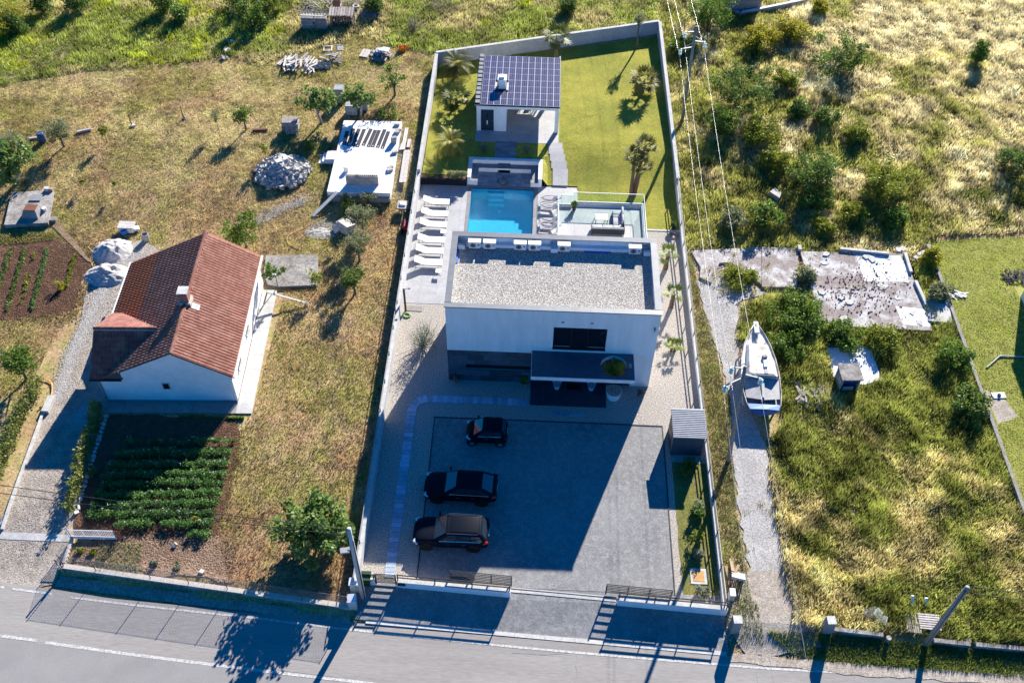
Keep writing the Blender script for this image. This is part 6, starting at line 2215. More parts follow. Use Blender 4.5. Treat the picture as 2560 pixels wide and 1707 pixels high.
tree('fruit_tree', 'leafy sapling on brown grass left of the glossy fig', T(0, 0, 2260, 1190), 2.2, .95, 'green', trunk=.4, k=20, n_each=34, leaf=.085, spread=.34, seed=12)
tree('olive_tree', 'slim young olive beside the two rusty stakes', T(0, 0, 2005, 1190), 2.1, .32, 'olive', trunk=.35, k=10, n_each=34, leaf=.06, spread=.26, seed=13, tr=.03)
tree('fruit_sapling', 'small green sapling left of the leaning rusty stake', T(0, 0, 985, 1310), 1.7, .32, 'lime', trunk=.4, k=8, n_each=40, leaf=.075, spread=.22, seed=14, tr=.03)
tree('olive_tree', 'round silvery olive tree near the blue barrel', T(0, 0, 590, 1350), 2.6, 1.15, 'olive', trunk=.3, k=34, n_each=110, leaf=.055, spread=.38, seed=15, lean=(-.1, .1))
tree('olive_tree', 'silvery olive tree at the left edge behind the big fig', T(0, 0, 160, 1440), 2.3, 1.1, 'olive', trunk=.3, k=30, n_each=100, leaf=.055, spread=.38, seed=16)
tree('fig_tree', 'big broad fig tree cut by the left edge of picture', T(0, 1, 150, 110), 3.6, 1.9, 'fig', trunk=.3, k=50, n_each=60, leaf=.12, spread=.5, bark='bark_pale', shape=.8, lean=(-.5, .2), seed=17)
tree('fruit_sapling', 'little yellow green sapling left one of the pair above the drum', T(0, 1, 785, 170), 1.2, .22, 'lime', trunk=.45, k=6, n_each=30, leaf=.06, spread=.17, seed=18, tr=.025)
tree('fruit_sapling', 'little green sapling right one of the pair above the drum', T(0, 1, 1080, 210), 1.3, .16, 'green', trunk=.5, k=5, n_each=30, leaf=.06, spread=.16, seed=19, tr=.025)
tree('fruit_sapling', 'spindly sapling left of the rubble heap', T(1, 0, 95, 1490), 1.9, .4, 'lime', trunk=.4, k=9, n_each=28, leaf=.08, spread=.24, seed=20, tr=.03)
shrub('leafy_bush', 'bright low bush below the stacked crates', T(1, 0, 490, 1370), .8, .55, 'green', 'bush', 12, 50, .07, .24)
tree('cherry_tree', 'upright light green tree right behind the tiled roof', T(0, 1, 2260, 700), 2.8, 1.5, 'cherry', trunk=.2, k=44, n_each=60, leaf=.085, spread=.4, seed=21)
tree('olive_tree', 'olive tree below the white concrete platform', T(1, 1, 980, 575), 2.7, 1.05, 'olive', trunk=.35, k=30, n_each=100, leaf=.055, spread=.36, seed=22, lean=(.1, .1))
shrub('bright_bush', 'bright green bush at the foot of the white platform', T(1, 1, 850, 330), .9, .6, 'cherry', 'bush', 14, 50, .07, .26)
shrub('sage_bush', 'greyish bush between platform and olive tree', T(1, 1, 1030, 300), 1.2, .6, 'olive', 'bush', 14, 70, .055, .3)
tree('olive_tree', 'middle olive tree beside the limestone boulder', T(1, 1, 950, 830), 2.7, 1.1, 'olive', trunk=.3, k=34, n_each=110, leaf=.055, spread=.38, seed=23, lean=(-.15, .1))
tree('olive_tree', 'lowest dense olive tree left of the wall shadow', T(1, 1, 912, 1125), 2.5, .85, 'bush', trunk=.3, k=26, n_each=80, leaf=.06, spread=.34, seed=24)
tree('fruit_tree', 'spindly leafy tree on the worn concrete slab', T(1, 1, 205, 1075), 2.6, .8, 'green', trunk=.45, k=14, n_each=44, leaf=.085, spread=.3, seed=25, bark='bark_pale', tr=.05)
tree('fruit_tree', 'small yellow green tree at right edge of the worn slab', T(1, 1, 555, 1100), 1.9, .55, 'lime', trunk=.4, k=12, n_each=34, leaf=.075, spread=.26, seed=26, tr=.04)
for k, (c, r, x, y, h) in enumerate(((1, 2, 800, 340, .9), (1, 2, 720, 770, .6), (1, 2, 690, 1130, 1.3), (1, 1, 850, 1480, 1.1), (1, 2, 790, 20, .8))):
    tree('dry_sapling', ['thin bare sapling on grass right of the house corner', 'tiny weedy sapling midway down the side grass', 'thin grey sapling above the large roadside fig', 'thin grey sapling below the lowest dense olive', 'twiggy sapling beside the pale house path'][k], T(c, r, x, y), h, .22, 'dry', trunk=.5, k=5, n_each=14, leaf=.04, spread=.2, tr=.02, seed=30 + k)
for k, (x0_, y0_, x1_, y1_) in enumerate(((1215, 1160, 1170, 1050), (1685, 1090, 1655, 975))):
    t = thing('fence_stake', ['leaning rusty stake with white foot, left of two', 'leaning rusty stake with white foot, right of two'][k], 'stake', T(0, 0, x0_, y0_))
    e = T(0, 0, x1_, y1_, 1.35) - T(0, 0, x0_, y0_)
    MB().tube([(0, 0, -.05), (e.x * .3, e.y * .3, 1.25)], .04, 6).build('stake', 'rust', t)
    stones('footing', t, [(.05, 0, .04)], .14, .16, 'concrete_light', k)
bb_ = thing('blue_barrel', 'dark blue barrel beside the round olive tree', 'barrel', T(0, 0, 395, 1300))
MB().loft([[(q * math.cos(2 * math.pi * i / 14), q * math.sin(2 * math.pi * i / 14), z) for i in range(14)] for q, z in ((.28, 0), (.31, .15), (.31, .75), (.27, .85))]).build('body', 'blue_plastic', bb_, True)
MB().cyl((0, 0, .85), .25, .03, 14).build('lid', 'blue_plastic', bb_)
for k, (a, b_) in enumerate((((270, 1285), (420, 1265)), ((705, 1225), (840, 1195)), ((2320, 1205), (2460, 1200)))):
    t = thing('squared_log', ['weathered squared log left of the blue barrel', 'weathered squared log right of the round olive', 'dark squared log near the stacked crates'][k], 'log', T(0, 0, *a))
    e = T(0, 0, *b_) - T(0, 0, *a)
    MB().beam((0, 0, .1), (e.x, e.y, .1), .22, .2).build('log', 'wood_old' if k < 2 else 'rust', t, bevel=.02)

# ================================================================== CONCRETE PLATFORM AND BUILDING MATERIAL
PZ = 1.1
zs = lambda x, y: U(800 + x / 3.896, 290 + y / 3.896, PZ)
zg = lambda x, y, dz=0: G(800 + x / 3.896, 290 + y / 3.896, dz)
pf = thing('concrete_platform', 'white concrete foundation platform beside the villa wall', 'platform', (0, 0, 0))
cs = [zs(232, 45), zs(797, 55), zs(683, 752), zs(68, 737)]
MB().prism([xy(c) for c in cs][::-1], -.1, PZ).build('slab', 'concrete_white', pf)
MB().prism([xy(c) for c in (zs(72, 745), zs(683, 760), zs(682, 775), zs(72, 758))][::-1], .0, PZ - .35).build('footing', 'concrete', pf)
for k, (a, b_) in enumerate((((265, 150), (235, 285)), ((325, 127), (275, 295)), ((380, 127), (320, 295)), ((432, 130), (362, 305)), ((498, 127), (420, 290)), ((540, 138), (470, 302)), ((578, 140), (510, 305)), ((632, 133), (560, 310)), ((668, 153), (605, 320)))):
    A_, B_ = zs(*a), zs(*b_)
    t = thing('felt_strip', ['dark felt strip on the white platform, first from left', 'dark felt strip on the white platform, second from left', 'dark felt strip on the white platform, third from left', 'dark felt strip on the white platform, fourth from left', 'dark felt strip in the middle of the nine on the platform', 'dark felt strip on the white platform, fourth from right', 'dark felt strip on the white platform, third from right', 'dark felt strip on the white platform, second from right', 'dark felt strip on the white platform, first from right'][k], 'roofing felt', A_, 0, 'felt strips on the white platform')
    MB().beam((0, 0, .012), (B_.x - A_.x, B_.y - A_.y, .012), .31, .015).build('strip', 'felt_dark', t)
    d_ = (B_ - A_).normalized()
    MB().beam((B_ - A_) - d_ * .25 + Vector((0, 0, .022)), (B_ - A_) - d_ * .08 + Vector((0, 0, .022)), .07, .006).build('tab', 'concrete_light', t)
bwl = thing('block_wall', 'low wall of hollow grey blocks standing on the white platform', 'wall', zs(258, 672), math.atan2((zs(572, 676) - zs(258, 672)).y, (zs(572, 676) - zs(258, 672)).x))
Lw = (zs(572, 676) - zs(258, 672)).length
blk = None
for j in range(4):
    off = .0 if j % 2 == 0 else -.24
    x = off
    while x < Lw - .02:
        x0_, x1_ = max(0, x), min(Lw, x + .48)
        if x1_ - x0_ > .1:
            MB().box(x0_ + .004, x1_ - .004, 0 + random.uniform(0, .01), .24, j * .22 + .004, (j + 1) * .22 - .004).build('block', 'block_grey', bwl)
        x += .49
for k in range(16):
    MB().box(.08 + k * (Lw - .1) / 16, .19 + k * (Lw - .1) / 16, .05, .19, .878, .886).build('hollow', 'black', bwl)  # flat black plates painting the dark inside the block holes
MB().cbox((Lw * .35, .12, .93), .3, .2, .1).build('loose_stone', 'stone_white', bwl)
for k, (x, y, lbb) in enumerate(((750, 92, 'single hollow block nearest the far right platform corner'), (748, 168, 'pair of tilted blocks below the corner block'), (718, 262, 'three stacked blocks beside the felt strips'), (728, 362, 'single flat block at the platform right edge'), (682, 535, 'two flat blocks right of the block wall'))):
    t = thing('loose_blocks', lbb, 'blocks', zs(x, y), .1 * k)
    for q in range((1, 2, 3, 1, 2)[k]):
        if k == 2:
            MB().cbox((.02 * q, 0, .1 + q * .2), .45, .24, .19, .1 * q).build('block', 'block_grey', t)
        else:
            MB().cbox((.12 * q, .3 * q, .1), .45, .24, .19, .3 * q).build('block', 'block_grey', t)
t = thing('foam_block', 'white foam block left of the block wall', 'block', zs(255, 540))
MB().cbox((0, 0, .2), .35, .25, .4, .3).build('block', 'bag_white', t, bevel=.03)
MB().cbox((.0, -.02, .42), .28, .2, .03, .3).build('strap', 'concrete_light', t)
stp = thing('platform_steps', 'small white concrete steps at left of the platform', 'steps', zs(150, 380), math.atan2((zs(68, 737) - zs(232, 45)).y, (zs(68, 737) - zs(232, 45)).x) + math.pi / 2)
for k in range(4):
    MB().box(-.75 - k * .3 + (.25 if k == 0 else .3) * 0, -.45 - k * .3, -.55, .55, -1.1, -.05 - k * .2).build('step', 'concrete_white', stp)
MB().box(-.45, .1, -.55, .55, -1.1, -.02).build('landing', 'concrete_white', stp)
rp = thing('ramp_plank', 'long pale plank leaning from the platform corner to the ground', 'plank', (0, 0, 0))
MB().beam(zs(168, 745) + Vector((0, 0, .04)), T(1, 1, 520, 415, .06), .3, .06).build('plank', 'wood_pale', rp)
MB().beam(zs(160, 752), zs(160, 752) + Vector((0, 0, -.7)), .1, .1).build('prop', 'wood_pale', rp)
for k, (a, b_, w_) in enumerate((((838, 130), (800, 345), .3), ((815, 250), (780, 345), .22), ((835, 345), (790, 680), .55), ((865, 240), (850, 320), .25), ((890, 240), (880, 470), .07))):
    t = thing('timber_plank', ['pale planks at the far end beside the platform', 'short pale plank next to the far planks', 'broad pale board lying along the platform', 'short grey board near the villa wall', 'thin batten along the villa wall shadow'][k], 'plank', zg(*a))
    e = zg(*b_) - zg(*a)
    for q in range(2 if w_ > .2 else 1):
        MB().beam((q * w_ * .52, 0, .12 + .02 * q), (e.x + q * w_ * .52, e.y, .12 + .015 * q), w_ * .5, .05).build('board', 'wood_pale', t)
t = thing('rubble_heap', 'large heap of broken white limestone rubble', 'rubble', T(1, 0, 250, 1560))
pts = []
r_ = random.Random(4)
for k in range(760):
    a, q = r_.uniform(0, 6.28), r_.random() ** .5
    x, y = 2.15 * q * math.cos(a) * r_.uniform(.85, 1.1), 2.1 * q * math.sin(a) * r_.uniform(.85, 1.1) - .3
    pts.append((x, y, 1.1 * (1 - q) * r_.uniform(.7, 1.1) + .05))
for k, p_ in enumerate(sorted(pts, key=lambda p: -p[2])[:170]):
    stones('rubble_stone', t, [p_], .12, .26, 'stone_white', k)
stones('rubble_filling', t, sorted(pts, key=lambda p: -p[2])[170:], .08, .18, 'stone_white', 999, 'stuff')
heap('rubble_core', 'earth core under the limestone rubble heap', T(1, 0, 250, 1560), 1.6, 1.5, .5, 'stone_white', 'rubble', 3).location.z -= .05
t = thing('limestone_boulder', 'jagged grey limestone outcrop in pale sand', 'boulder', T(1, 1, 820, 540))
for k, (x, y, s_) in enumerate(((0, 0, .5), (-.5, -.1, .35), (.4, .25, .38), (-.2, .3, .4), (.15, -.3, .3))):
    stones('rock', t, [(x, y, s_ * .5)], s_ * .9, s_ * 1.1, 'stone_white', k + 50)
slb = thing('worn_slab', 'square worn concrete slab with rounded corners behind the house', 'slab', (0, 0, 0))
MB().prism([xy(T(1, 1, *q)) for q in ((95, 795), (75, 960), (110, 1060), (210, 1080), (560, 1065), (575, 1030), (570, 800), (540, 785))][::-1] if False else [xy(T(1, 1, *q)) for q in ((95, 795), (75, 960), (110, 1060), (210, 1080), (560, 1065), (575, 1030), (570, 800), (540, 785))], -.05, .3).build('slab', 'concrete_old', slb)
q = T(1, 1, 160, 965)
MB().cbox((q.x, q.y, .31), .55, .4, .03, .1).build('cover', 'concrete_light', slb)
# garden machinery by the wall
mc = thing('garden_tiller', 'red garden tiller parked against the villa wall', 'machine', T(1, 1, 1380, 540))
MB().cbox((0, 0, .4), .45, .75, .45).build('housing', 'red_metal', mc, bevel=.05)
MB().cbox((-.05, .5, .4), .35, .35, .3).build('engine', 'dark_metal', mc, bevel=.03)
for sx in (-.3, .25):
    MB().disc((sx, -.4, .2), (1, 0, 0), .2, .1, 14).build('wheel', 'black_rubber', mc)
    MB().tube([(sx, .2, .6), (sx, .9, 1.0)], .02, 5).build('handlebar', 'grey_metal', mc)
wbw = thing('wheelbarrow', 'grey wheelbarrow with a white bag beside the red tiller', 'wheelbarrow', T(1, 1, 1350, 360))
MB().loft([[(-.25, -.35, .3), (.25, -.35, .3), (.25, .3, .3), (-.25, .3, .3)], [(-.4, -.5, .58), (.4, -.5, .58), (.4, .45, .58), (-.4, .45, .58)]]).build('tray', 'tank_grey', wbw)
MB().disc((0, .55, .18), (1, 0, 0), .18, .08, 14).build('wheel', 'black_rubber', wbw)
MB().cbox((0, 0, .6), .5, .5, .2).build('bag', 'bag_white', wbw, True, .08)
for sx in (-.3, .3):
    MB().tube([(sx * .3, .55, .2), (sx, -.1, .4), (sx, -.9, .6)], .02, 5).build('handle', 'dark_metal', wbw)
ld = thing('blue_ladder', 'blue ladder lying against the villa wall', 'ladder', T(1, 1, 1425, 330), math.pi / 2)
for sy in (-.15, .15):
    MB().box(-.9, .9, sy - .02, sy + .02, .3, .36).build('stile', 'blue_plastic', ld)
for k in range(6):
    MB().box(-.75 + k * .3 - .015, -.75 + k * .3 + .015, -.13, .13, .31, .345).build('rung', 'blue_plastic', ld)
coil('hose_coil', 'grey coiled hose by the villa wall near the ladder', T(1, 1, 1415, 215), .3, 5, .03, 'grey_metal')
# tank boxes and crates under the figs
tbx = T(1, 0, 880, 1000)
for k, (x, y, w_, h_, lbb) in enumerate(((770, 950, .75, 1.4, 'grey caged tank box at left under the overhanging fig'), (880, 1065, .95, 1.0, 'pale grey box below the overhanging fig trunk'), (985, 1020, .8, 1.2, 'grey caged tank box at right under the overhanging fig'))):
    t = thing('tank_box', lbb, 'box', T(1, 0, x, y), .03, 'tank boxes under the fig')
    MB().box(-w_ / 2, w_ / 2, 0, .8, .1, h_).build('tank', 'tank_grey', t)
    for q in range(5):
        MB().box(-w_ / 2 - .02 + q * (w_ + .01) / 4, -w_ / 2 + .01 + q * (w_ + .01) / 4, -.02, -.002, .1, h_ + .02).build('cage_bar', 'grey_metal', t)
        MB().box(-w_ / 2, w_ / 2, .02 + q * .18, .05 + q * .18, h_ + .002, h_ + .02).build('lid_bar', 'white_metal', t)
    MB().box(-w_ / 2, w_ / 2, 0, .8, 0, .098).build('skid', 'wood_old', t)
t = thing('crate_stack', 'stack of grey boards and crates under the left fig tree', 'crates', T(1, 0, 330, 1200))
MB().cbox((-.08, .15, .5), 1.1, .7, .95).build('core', 'rust', t)
for k in range(8):
    MB().cbox((.06 * (k % 3) - .12, .15, .06 + k * .135), 1.3, .9, .055, .05 * (k % 4 - 1.5)).build('crate', 'wood_old', t)
for k in range(7):
    MB().cbox((-.35 + k * .16, -.38, .45), .1, .05, .9, 0, -.35).build('slat', 'wood_old' if k % 3 else 'tarp_grey', t)
# wood stores at the far end
plank_pile('plank_heap', 'long heap of bleached planks on the mown grass', T(1, 0, 390, 610), 1.8, .75, 60, .8, 1.7, .75, 'wood_pale', 3, 1.35, .4)
t = plank_pile('scrap_heap', 'scrap wood heap with leaning blue grey pallet', T(1, 0, 700, 560), .8, .7, 22, .5, 1.1, .6, 'wood_old', 5, 0, 1.0)
pallet('pallet', 'blue grey pallet leaning on the scrap wood heap', T(1, 0, 630, 620), 1.4, (0, 0), 'wood_old', z=.1).rotation_euler = (.9, 0, .05)
pallet('pallet', 'pale pallet lying flat beside the board heap', T(1, 0, 1005, 500), 1.35, (0, 0), 'wood_pale')
t = plank_pile('board_heap', 'round heap of white boards and scrap near the orange crates', T(1, 0, 1150, 520), .75, .7, 34, .5, 1.1, .55, 'wood_old', 7, 0, 1.5, wid=.3)
for k in range(4):
    MB().cbox((-.1 + .2 * k, .1, .62 + .03 * k), .6, .55, .02, .5 * k, .15).build('sheet', 'concrete_white', t)
t = thing('window_frame', 'white empty window frame lying on grass', 'frame', T(1, 0, 660, 450), .1)
for a in (MB().box(-.4, .4, -.4, -.32, .02, .08), MB().box(-.4, .4, .32, .4, .02, .08), MB().box(-.4, -.32, -.318, .318, .02, .08), MB().box(.32, .4, -.318, .318, .02, .08)):
    a.build('frame_bar', 'concrete_white', t)
t = thing('grey_board', 'grey board lying on grass near the window frame', 'board', T(1, 0, 775, 440), .2)
MB().box(-.3, .3, -.5, .5, .02, .06).build('board', 'tarp_grey', t)
MB().box(-.3, .3, .3, .36, .062, .09).build('batten', 'wood_old', t)
for k, (x, y, lbb, mm) in enumerate(((1335, 470, 'orange plastic crate left of the pair by the wall corner', 'orange_plastic'), (1365, 465, 'orange plastic crate right of the pair by the wall corner', 'orange_plastic'))):
    t = thing('plastic_crate', lbb, 'crate', T(1, 0, x, y), .2 + k)
    MB().box(-.25, .25, -.2, .2, .0, .03).build('base', mm, t)
    for a in (MB().box(-.25, .25, -.2, -.18, .032, .42), MB().box(-.25, .25, .18, .2, .032, .42), MB().box(-.25, -.23, -.178, .178, .032, .42), MB().box(.23, .25, -.178, .178, .032, .42)):
        a.build('side', mm if k or True else 'red_metal', t)
ws_ = thing('wood_store', 'open timber wood store full of split logs', 'wood store', T(1, 0, 800, 225), .05)
for x in (-1.05, 1.05):
    for y in (-.5, .5):
        MB().box(x - .05, x + .05, y - .05, y + .05, 0, 1.25 + .1 * (y > 0)).build('post', 'wood_old', ws_)
rbd = None
for k in range(9):
    MB().cbox((-1.05 + k * .26, 0, 1.36), .2, 1.35, .03, 0, .08).build('roof_board', 'wood_old', ws_)
lg = MB()
r_ = random.Random(6)
for k in range(9):
    for j in range(7):
        lg.disc((-.9 + k * .225 + r_.uniform(-.03, .03), 0, .12 + j * .15), (0, 1, 0), r_.uniform(.06, .085), .9, 7)
lg.build('logs', 'log_end', ws_)['kind'] = 'stuff'
ws2 = thing('pallet_stack', 'two high stacks of shaded pallets left of the wood store', 'pallets', T(1, 0, 550, 260), .08)
for k in range(9):
    for x in (-.65, .6):
        MB().cbox((x + r_.uniform(-.05, .05), 0, .07 + k * .145), 1.15, .9, .1, r_.uniform(-.04, .04)).build('pallet_layer', 'wood_old', ws2)
for k in range(9):
    MB().cbox((-1.1 + k * .28, .35, 1.5), .09, .5, .04, 0, .9).build('slat', 'wood_pale', ws2)
MB().beam((-1.3, -.1, 1.45), (.9, -.3, 1.42), .12, .05).build('beam', 'wood_pale', ws2)
plank_pile('brushwood', 'grey tangle of brushwood and stones behind the wood store', T(1, 0, 700, 60), 3.2, 1.2, 90, .4, 1.4, .5, 'wood_old', 11, 0, 2.0, 'brushwood', .07)
plank_pile('brushwood', 'grey branches heaped right of the wood store', T(1, 0, 1030, 150), 1.2, .8, 60, .5, 1.5, .6, 'wood_old', 12, .3, 1.2, 'brushwood', .05)
ty = thing('rubber_ring', 'pale old tyre lying on the brushwood', 'tyre', T(1, 0, 915, 60, .4))
MB().tube([(.27 * math.cos(a), .27 * math.sin(a), .0) for a in np.linspace(0, 2 * math.pi, 19)], .09, 8).build('tread', 'concrete_light', ty, True)
t = thing('rusty_sheet', 'rust brown sheet metal propped behind the wood store', 'sheet', T(1, 0, 745, 90), 0)
MB().cbox((0, 0, .5), .7, .04, .9, 0, -.5).build('sheet', 'terracotta', t)
MB().cbox((0, .1, .1), .6, .05, .1).build('prop', 'wood_old', t)
for k, (x, y, s_) in enumerate(((2090, 480, .25), (2110, 400, .2), (2060, 550, .15))):
    t = thing('stone_cairn', ['small stone cluster on the field path, middle', 'small stone cluster on the field path, upper', 'small stone cluster on the field path, lower'][k], 'stones', T(0, 0, x, y))
    stones('stone', t, [(0, 0, .1), (.2, .15, .1), (-.15, .2, .12)], s_ * .7, s_, 'stone_white', k)
shrub('dead_bush', 'leafless grey thorn bush among green weeds', T(1, 0, 1450, 270), 1.2, .95, 'dry', 'bush', 26, 50, .035, .4, material='leaf_dry')
shrub('dead_bush', 'grey dead scrub at top edge behind the villa wall', T(1, 0, 1700, 60), 1.0, 1.6, 'dry', 'bush', 30, 50, .04, .45, material='leaf_dry')
for k, (c, x, y, h, R_, stl, lbb) in enumerate(((0, 60, 260, 3.0, 2.2, 'yellow', 'yellow flowered bush in the top left corner'), (0, 150, 300, 1.8, 1.1, 'bush', 'dark bush below the yellow one at top left'), (0, 400, 110, 2.2, 1.1, 'bush', 'dark bush at top edge right of the yellow one'), (0, 720, 110, 2.2, 1.0, 'bush', 'leaning dark bush at top edge, second from yellow one'),
                                              (0, 1530, 110, 2.6, 1.15, 'green', 'upright dark green bush with long shadow at top'), (0, 1660, 190, 1.6, .95, 'green', 'lower round bush right beside the upright bush'), (1, -20, 240, 2.8, 1.5, 'green', 'dense green tree left of the wood store'), (1, 150, 60, 3.0, 2.0, 'bush', 'broad dark tree above the pallet stacks'),
                                              (0, 2200, 60, 2.6, 1.6, 'bush', 'dark shaded bush at top centre left'), (1, 1080, 120, 1.5, .9, 'bush', 'dark weedy bush at right end of the wood store'))):
    shrub('field_bush', lbb, T(c, 0, x, y), h, R_, stl, 'bush', 34, 80, .085, .5, group='bushes in the upper left field')
# leaning concrete pole and lamp box
pl_ = thing('concrete_pole', 'pale concrete utility pole leaning at the villa front corner', 'utility pole', T(1, 3, 985, 775))
base = pl_.location.copy()
top = U(640 + 852 / 3.672, 1280 + 150 / 3.672, 7.2)
e = top - base
MB().tube([(0, 0, -.2), e * .5, e], [.17, .15, .12], 12).build('shaft', 'concrete_light', pl_, True)
MB().tube([(.1, -.12, 0), e * .45 + Vector((.12, -.1, 0)), e * .85 + Vector((.1, -.06, 0))], .035, 6).build('cable', 'wire_black', pl_)
MB().tube([e * .93 + Vector((-.35, 0, 0)), e * .93 + Vector((.2, 0, 0))], .03, 6).build('bracket', 'dark_metal', pl_)
q = e * .72
lmp = MB().cbox(q + Vector((-.45, -.05, -.1)), .5, .32, .12, .2).build('lamp', 'grey_metal', pl_)
MB().beam(q, q + Vector((-.3, -.03, -.05)), .06, .06).build('lamp_arm', 'grey_metal', lmp)
POLE_L = top

# ================================================================== RIGHT SIDE
cdrive = [(17.6, 10.2), (20.6, 10.8), (22.7, 9.3), (20.6, 8.2), (19.9, 4.5), (20.3, -2), (20.9, -4.9), (20.75, -10), (21.2, -14), (21.9, -17.0), (19.2, -17.2), (18.75, -13), (18.6, -9), (18.75, -5), (19.0, -1), (18.5, 4), (17.9, 8)]
sheet('concrete_lane', jitter_poly(cdrive, .35, .12, 2), 'lane_concrete', .02, .8)
sheet('lane_gravel', jitter_poly([(18.5, -13.6), (21.2, -13.4), (21.95, -17.1), (22.4, -18.0), (18.3, -18.8), (17.4, -17.6)], .5, .15, 3), 'drive_gravel', .036, .6)
sheet('roadside_dirt', jitter_poly([(17.2, -18.55), (24, -18.9), (45, -19.4), (45, -20.1), (24, -19.5), (17.2, -19.1)], .6, .08, 3), 'drive_gravel', .05, 1.0, lambda x, y: ROADZ)
rs = thing('ruin_floor', 'large cracked whitewashed floor of a demolished building', 'ruin', (0, 0, 0))
MB().prism([xy(T(3, 1, *q)) for q in ((290, 760), (480, 1380), (640, 1440), (1500, 1485), (1440, 1250), (1330, 1020), (1245, 790), (1180, 775))], -.1, .22).build('floor', 'ruin_floor', rs)
for a, b_ in (((1245, 785), (1300, 960)), ((1340, 1040), (1440, 1260)), ((650, 745), (1100, 790))):
    A_, B_ = T(3, 1, *a), T(3, 1, *b_)
    MB().beam((A_.x, A_.y, .3), (B_.x, B_.y, .3), .22, .25).build('wall_stub', 'concrete_light', rs)
MB().prism([xy(T(3, 1, *q)) for q in ((1450, 1190), (1460, 1400), (1680, 1420), (1640, 1190))], -.1, .3).build('side_slab', 'concrete_light', rs)
MB().prism([xy(T(3, 1, *q)) for q in ((800, 800), (880, 1030), (1270, 1040), (1290, 930), (1200, 800))], .2, .226).build('white_patch', 'concrete_white', rs)
MB().prism([xy(T(3, 1, *q)) for q in ((1160, 1260), (1230, 1430), (1480, 1450), (1430, 1290))], .2, .226).build('white_patch', 'concrete_white', rs)
jag = MB()
rj = random.Random(12)
for k in range(26):
    q = T(3, 1, rj.uniform(350, 1450), rj.choice([rj.gauss(1400, 40), rj.gauss(800, 25), rj.gauss(1100, 60)]))
    n_ = rj.randint(4, 6)
    R0 = rj.uniform(.15, .5)
    jag.prism([(q.x + R0 * rj.uniform(.6, 1.2) * math.cos(6.283 * i / n_), q.y + R0 * rj.uniform(.6, 1.2) * math.sin(6.283 * i / n_)) for i in range(n_)], .2, .24 + rj.uniform(0, .08))
jag.build('broken_slabs', 'concrete_light', rs)['kind'] = 'stuff'
pts = []
r_ = random.Random(8)
for k in range(700):
    q = T(3, 1, r_.gauss(860, 220), r_.gauss(1120, 130))
    pts.append((q.x, q.y, .25))
stones('brick_rubble', rs, pts[:300], .012, .04, 'brick_red', 3, 'stuff')
stones('grey_rubble', rs, pts[520:], .02, .06, 'concrete_old', 4, 'stuff')
rs2 = thing('ruin_floor', 'smaller pale ruined floor slab left of the large one', 'ruin', (0, 0, 0))
MB().prism([xy(T(3, 1, *q)) for q in ((-60, 715), (-60, 1080), (260, 1085), (275, 730))], -.1, .2).build('floor', 'ruin_floor', rs2)
MB().cbox(T(3, 1, 285, 720, .2), .25, .5, .5).build('wall_stub', 'concrete_light', rs2)
MB().prism([xy(T(2, 1, *q)) for q in ((1640, 745), (1730, 900), (1720, 990), (1830, 1040), (1900, 860), (1990, 850), (2150, 930), (2290, 1060), (2285, 715))], -.1, .16).build('broken_floor', 'ruin_floor', rs2)
pts = [tuple(T(3, 1, r_.uniform(280, 460), r_.uniform(770, 1240)) + Vector((0, 0, .15))) for k in range(160)]
stones('brick_rubble', rs2, pts, .03, .07, 'brick_red', 5, 'stuff')

# ---- boat
BY = 1.02
bt = thing('old_boat', 'weathered white and blue boat laid up on the concrete lane', 'boat', (20.95, BY, .05), rad(-1.5))
stn = [(-3.55, .95, .55, 1.15), (-3.0, 1.12, .4, 1.12), (-2.0, 1.24, .3, 1.1), (-.6, 1.28, .28, 1.15), (.8, 1.15, .3, 1.25), (2.0, .86, .35, 1.4), (2.9, .48, .5, 1.55), (3.5, .12, .8, 1.7)]


def hull_ring(y, w_, zk, zs_, f=1.0):
    h = zs_ - zk
    half = [(0, zk), (.45 * w_, zk + .12 * h), (.82 * w_, zk + .45 * h), (.97 * w_, zk + .8 * h), (w_ * f, zs_)]
    return [(-x, y, z) for x, z in half[::-1]] + [(x, y, z) for x, z in half[1:]]


MB().loft([hull_ring(*s_) for s_ in stn[1:]], close=False).build('hull', 'hull_white', bt, True)
hq = MB().loft([hull_ring(*s_) for s_ in stn[:2]], close=False)
hq.build('stern_hull', 'hull_blue', bt, True)
tr_ = [(x, y, z) for x, y, z in hull_ring(*stn[0])]
MB().add(tr_, [tuple(range(len(tr_)))]).build('transom', 'hull_blue', bt)
dk = MB()
rgs = [[(-s_[1] * .98, s_[0], s_[3] - .06), (0, s_[0], s_[3] - .02), (s_[1] * .98, s_[0], s_[3] - .06)] for s_ in stn[3:]]
dk.loft(rgs, close=False)
dk.build('foredeck', 'deck_white', bt, True)
for sg in (-1, 1):
    MB().tube([(sg * s_[1] * 1.0, s_[0], s_[3]) for s_ in stn], .035, 5).build('gunwale', 'hull_white', bt, True)
MB().loft([[(-.98, -.95, 1.05), (.98, -.95, 1.05), (.78, 1.9, 1.3), (-.78, 1.9, 1.3)], [(-.86, -.9, 1.62), (.86, -.9, 1.62), (.6, 1.75, 1.62), (-.6, 1.75, 1.62)]]).build('cabin', 'deck_white', bt, bevel=.06)
MB().box(.18, .42, -.3, .45, 1.62, 1.72).build('hatch', 'white_plastic', bt)
MB().cbox((.3, .55, 1.72), .3, .2, .2, .4).build('winch', 'dark_metal', bt)
MB().box(.2, .4, -.85, -.5, 1.62, 1.66).build('vent_grille', 'tank_grey', bt)
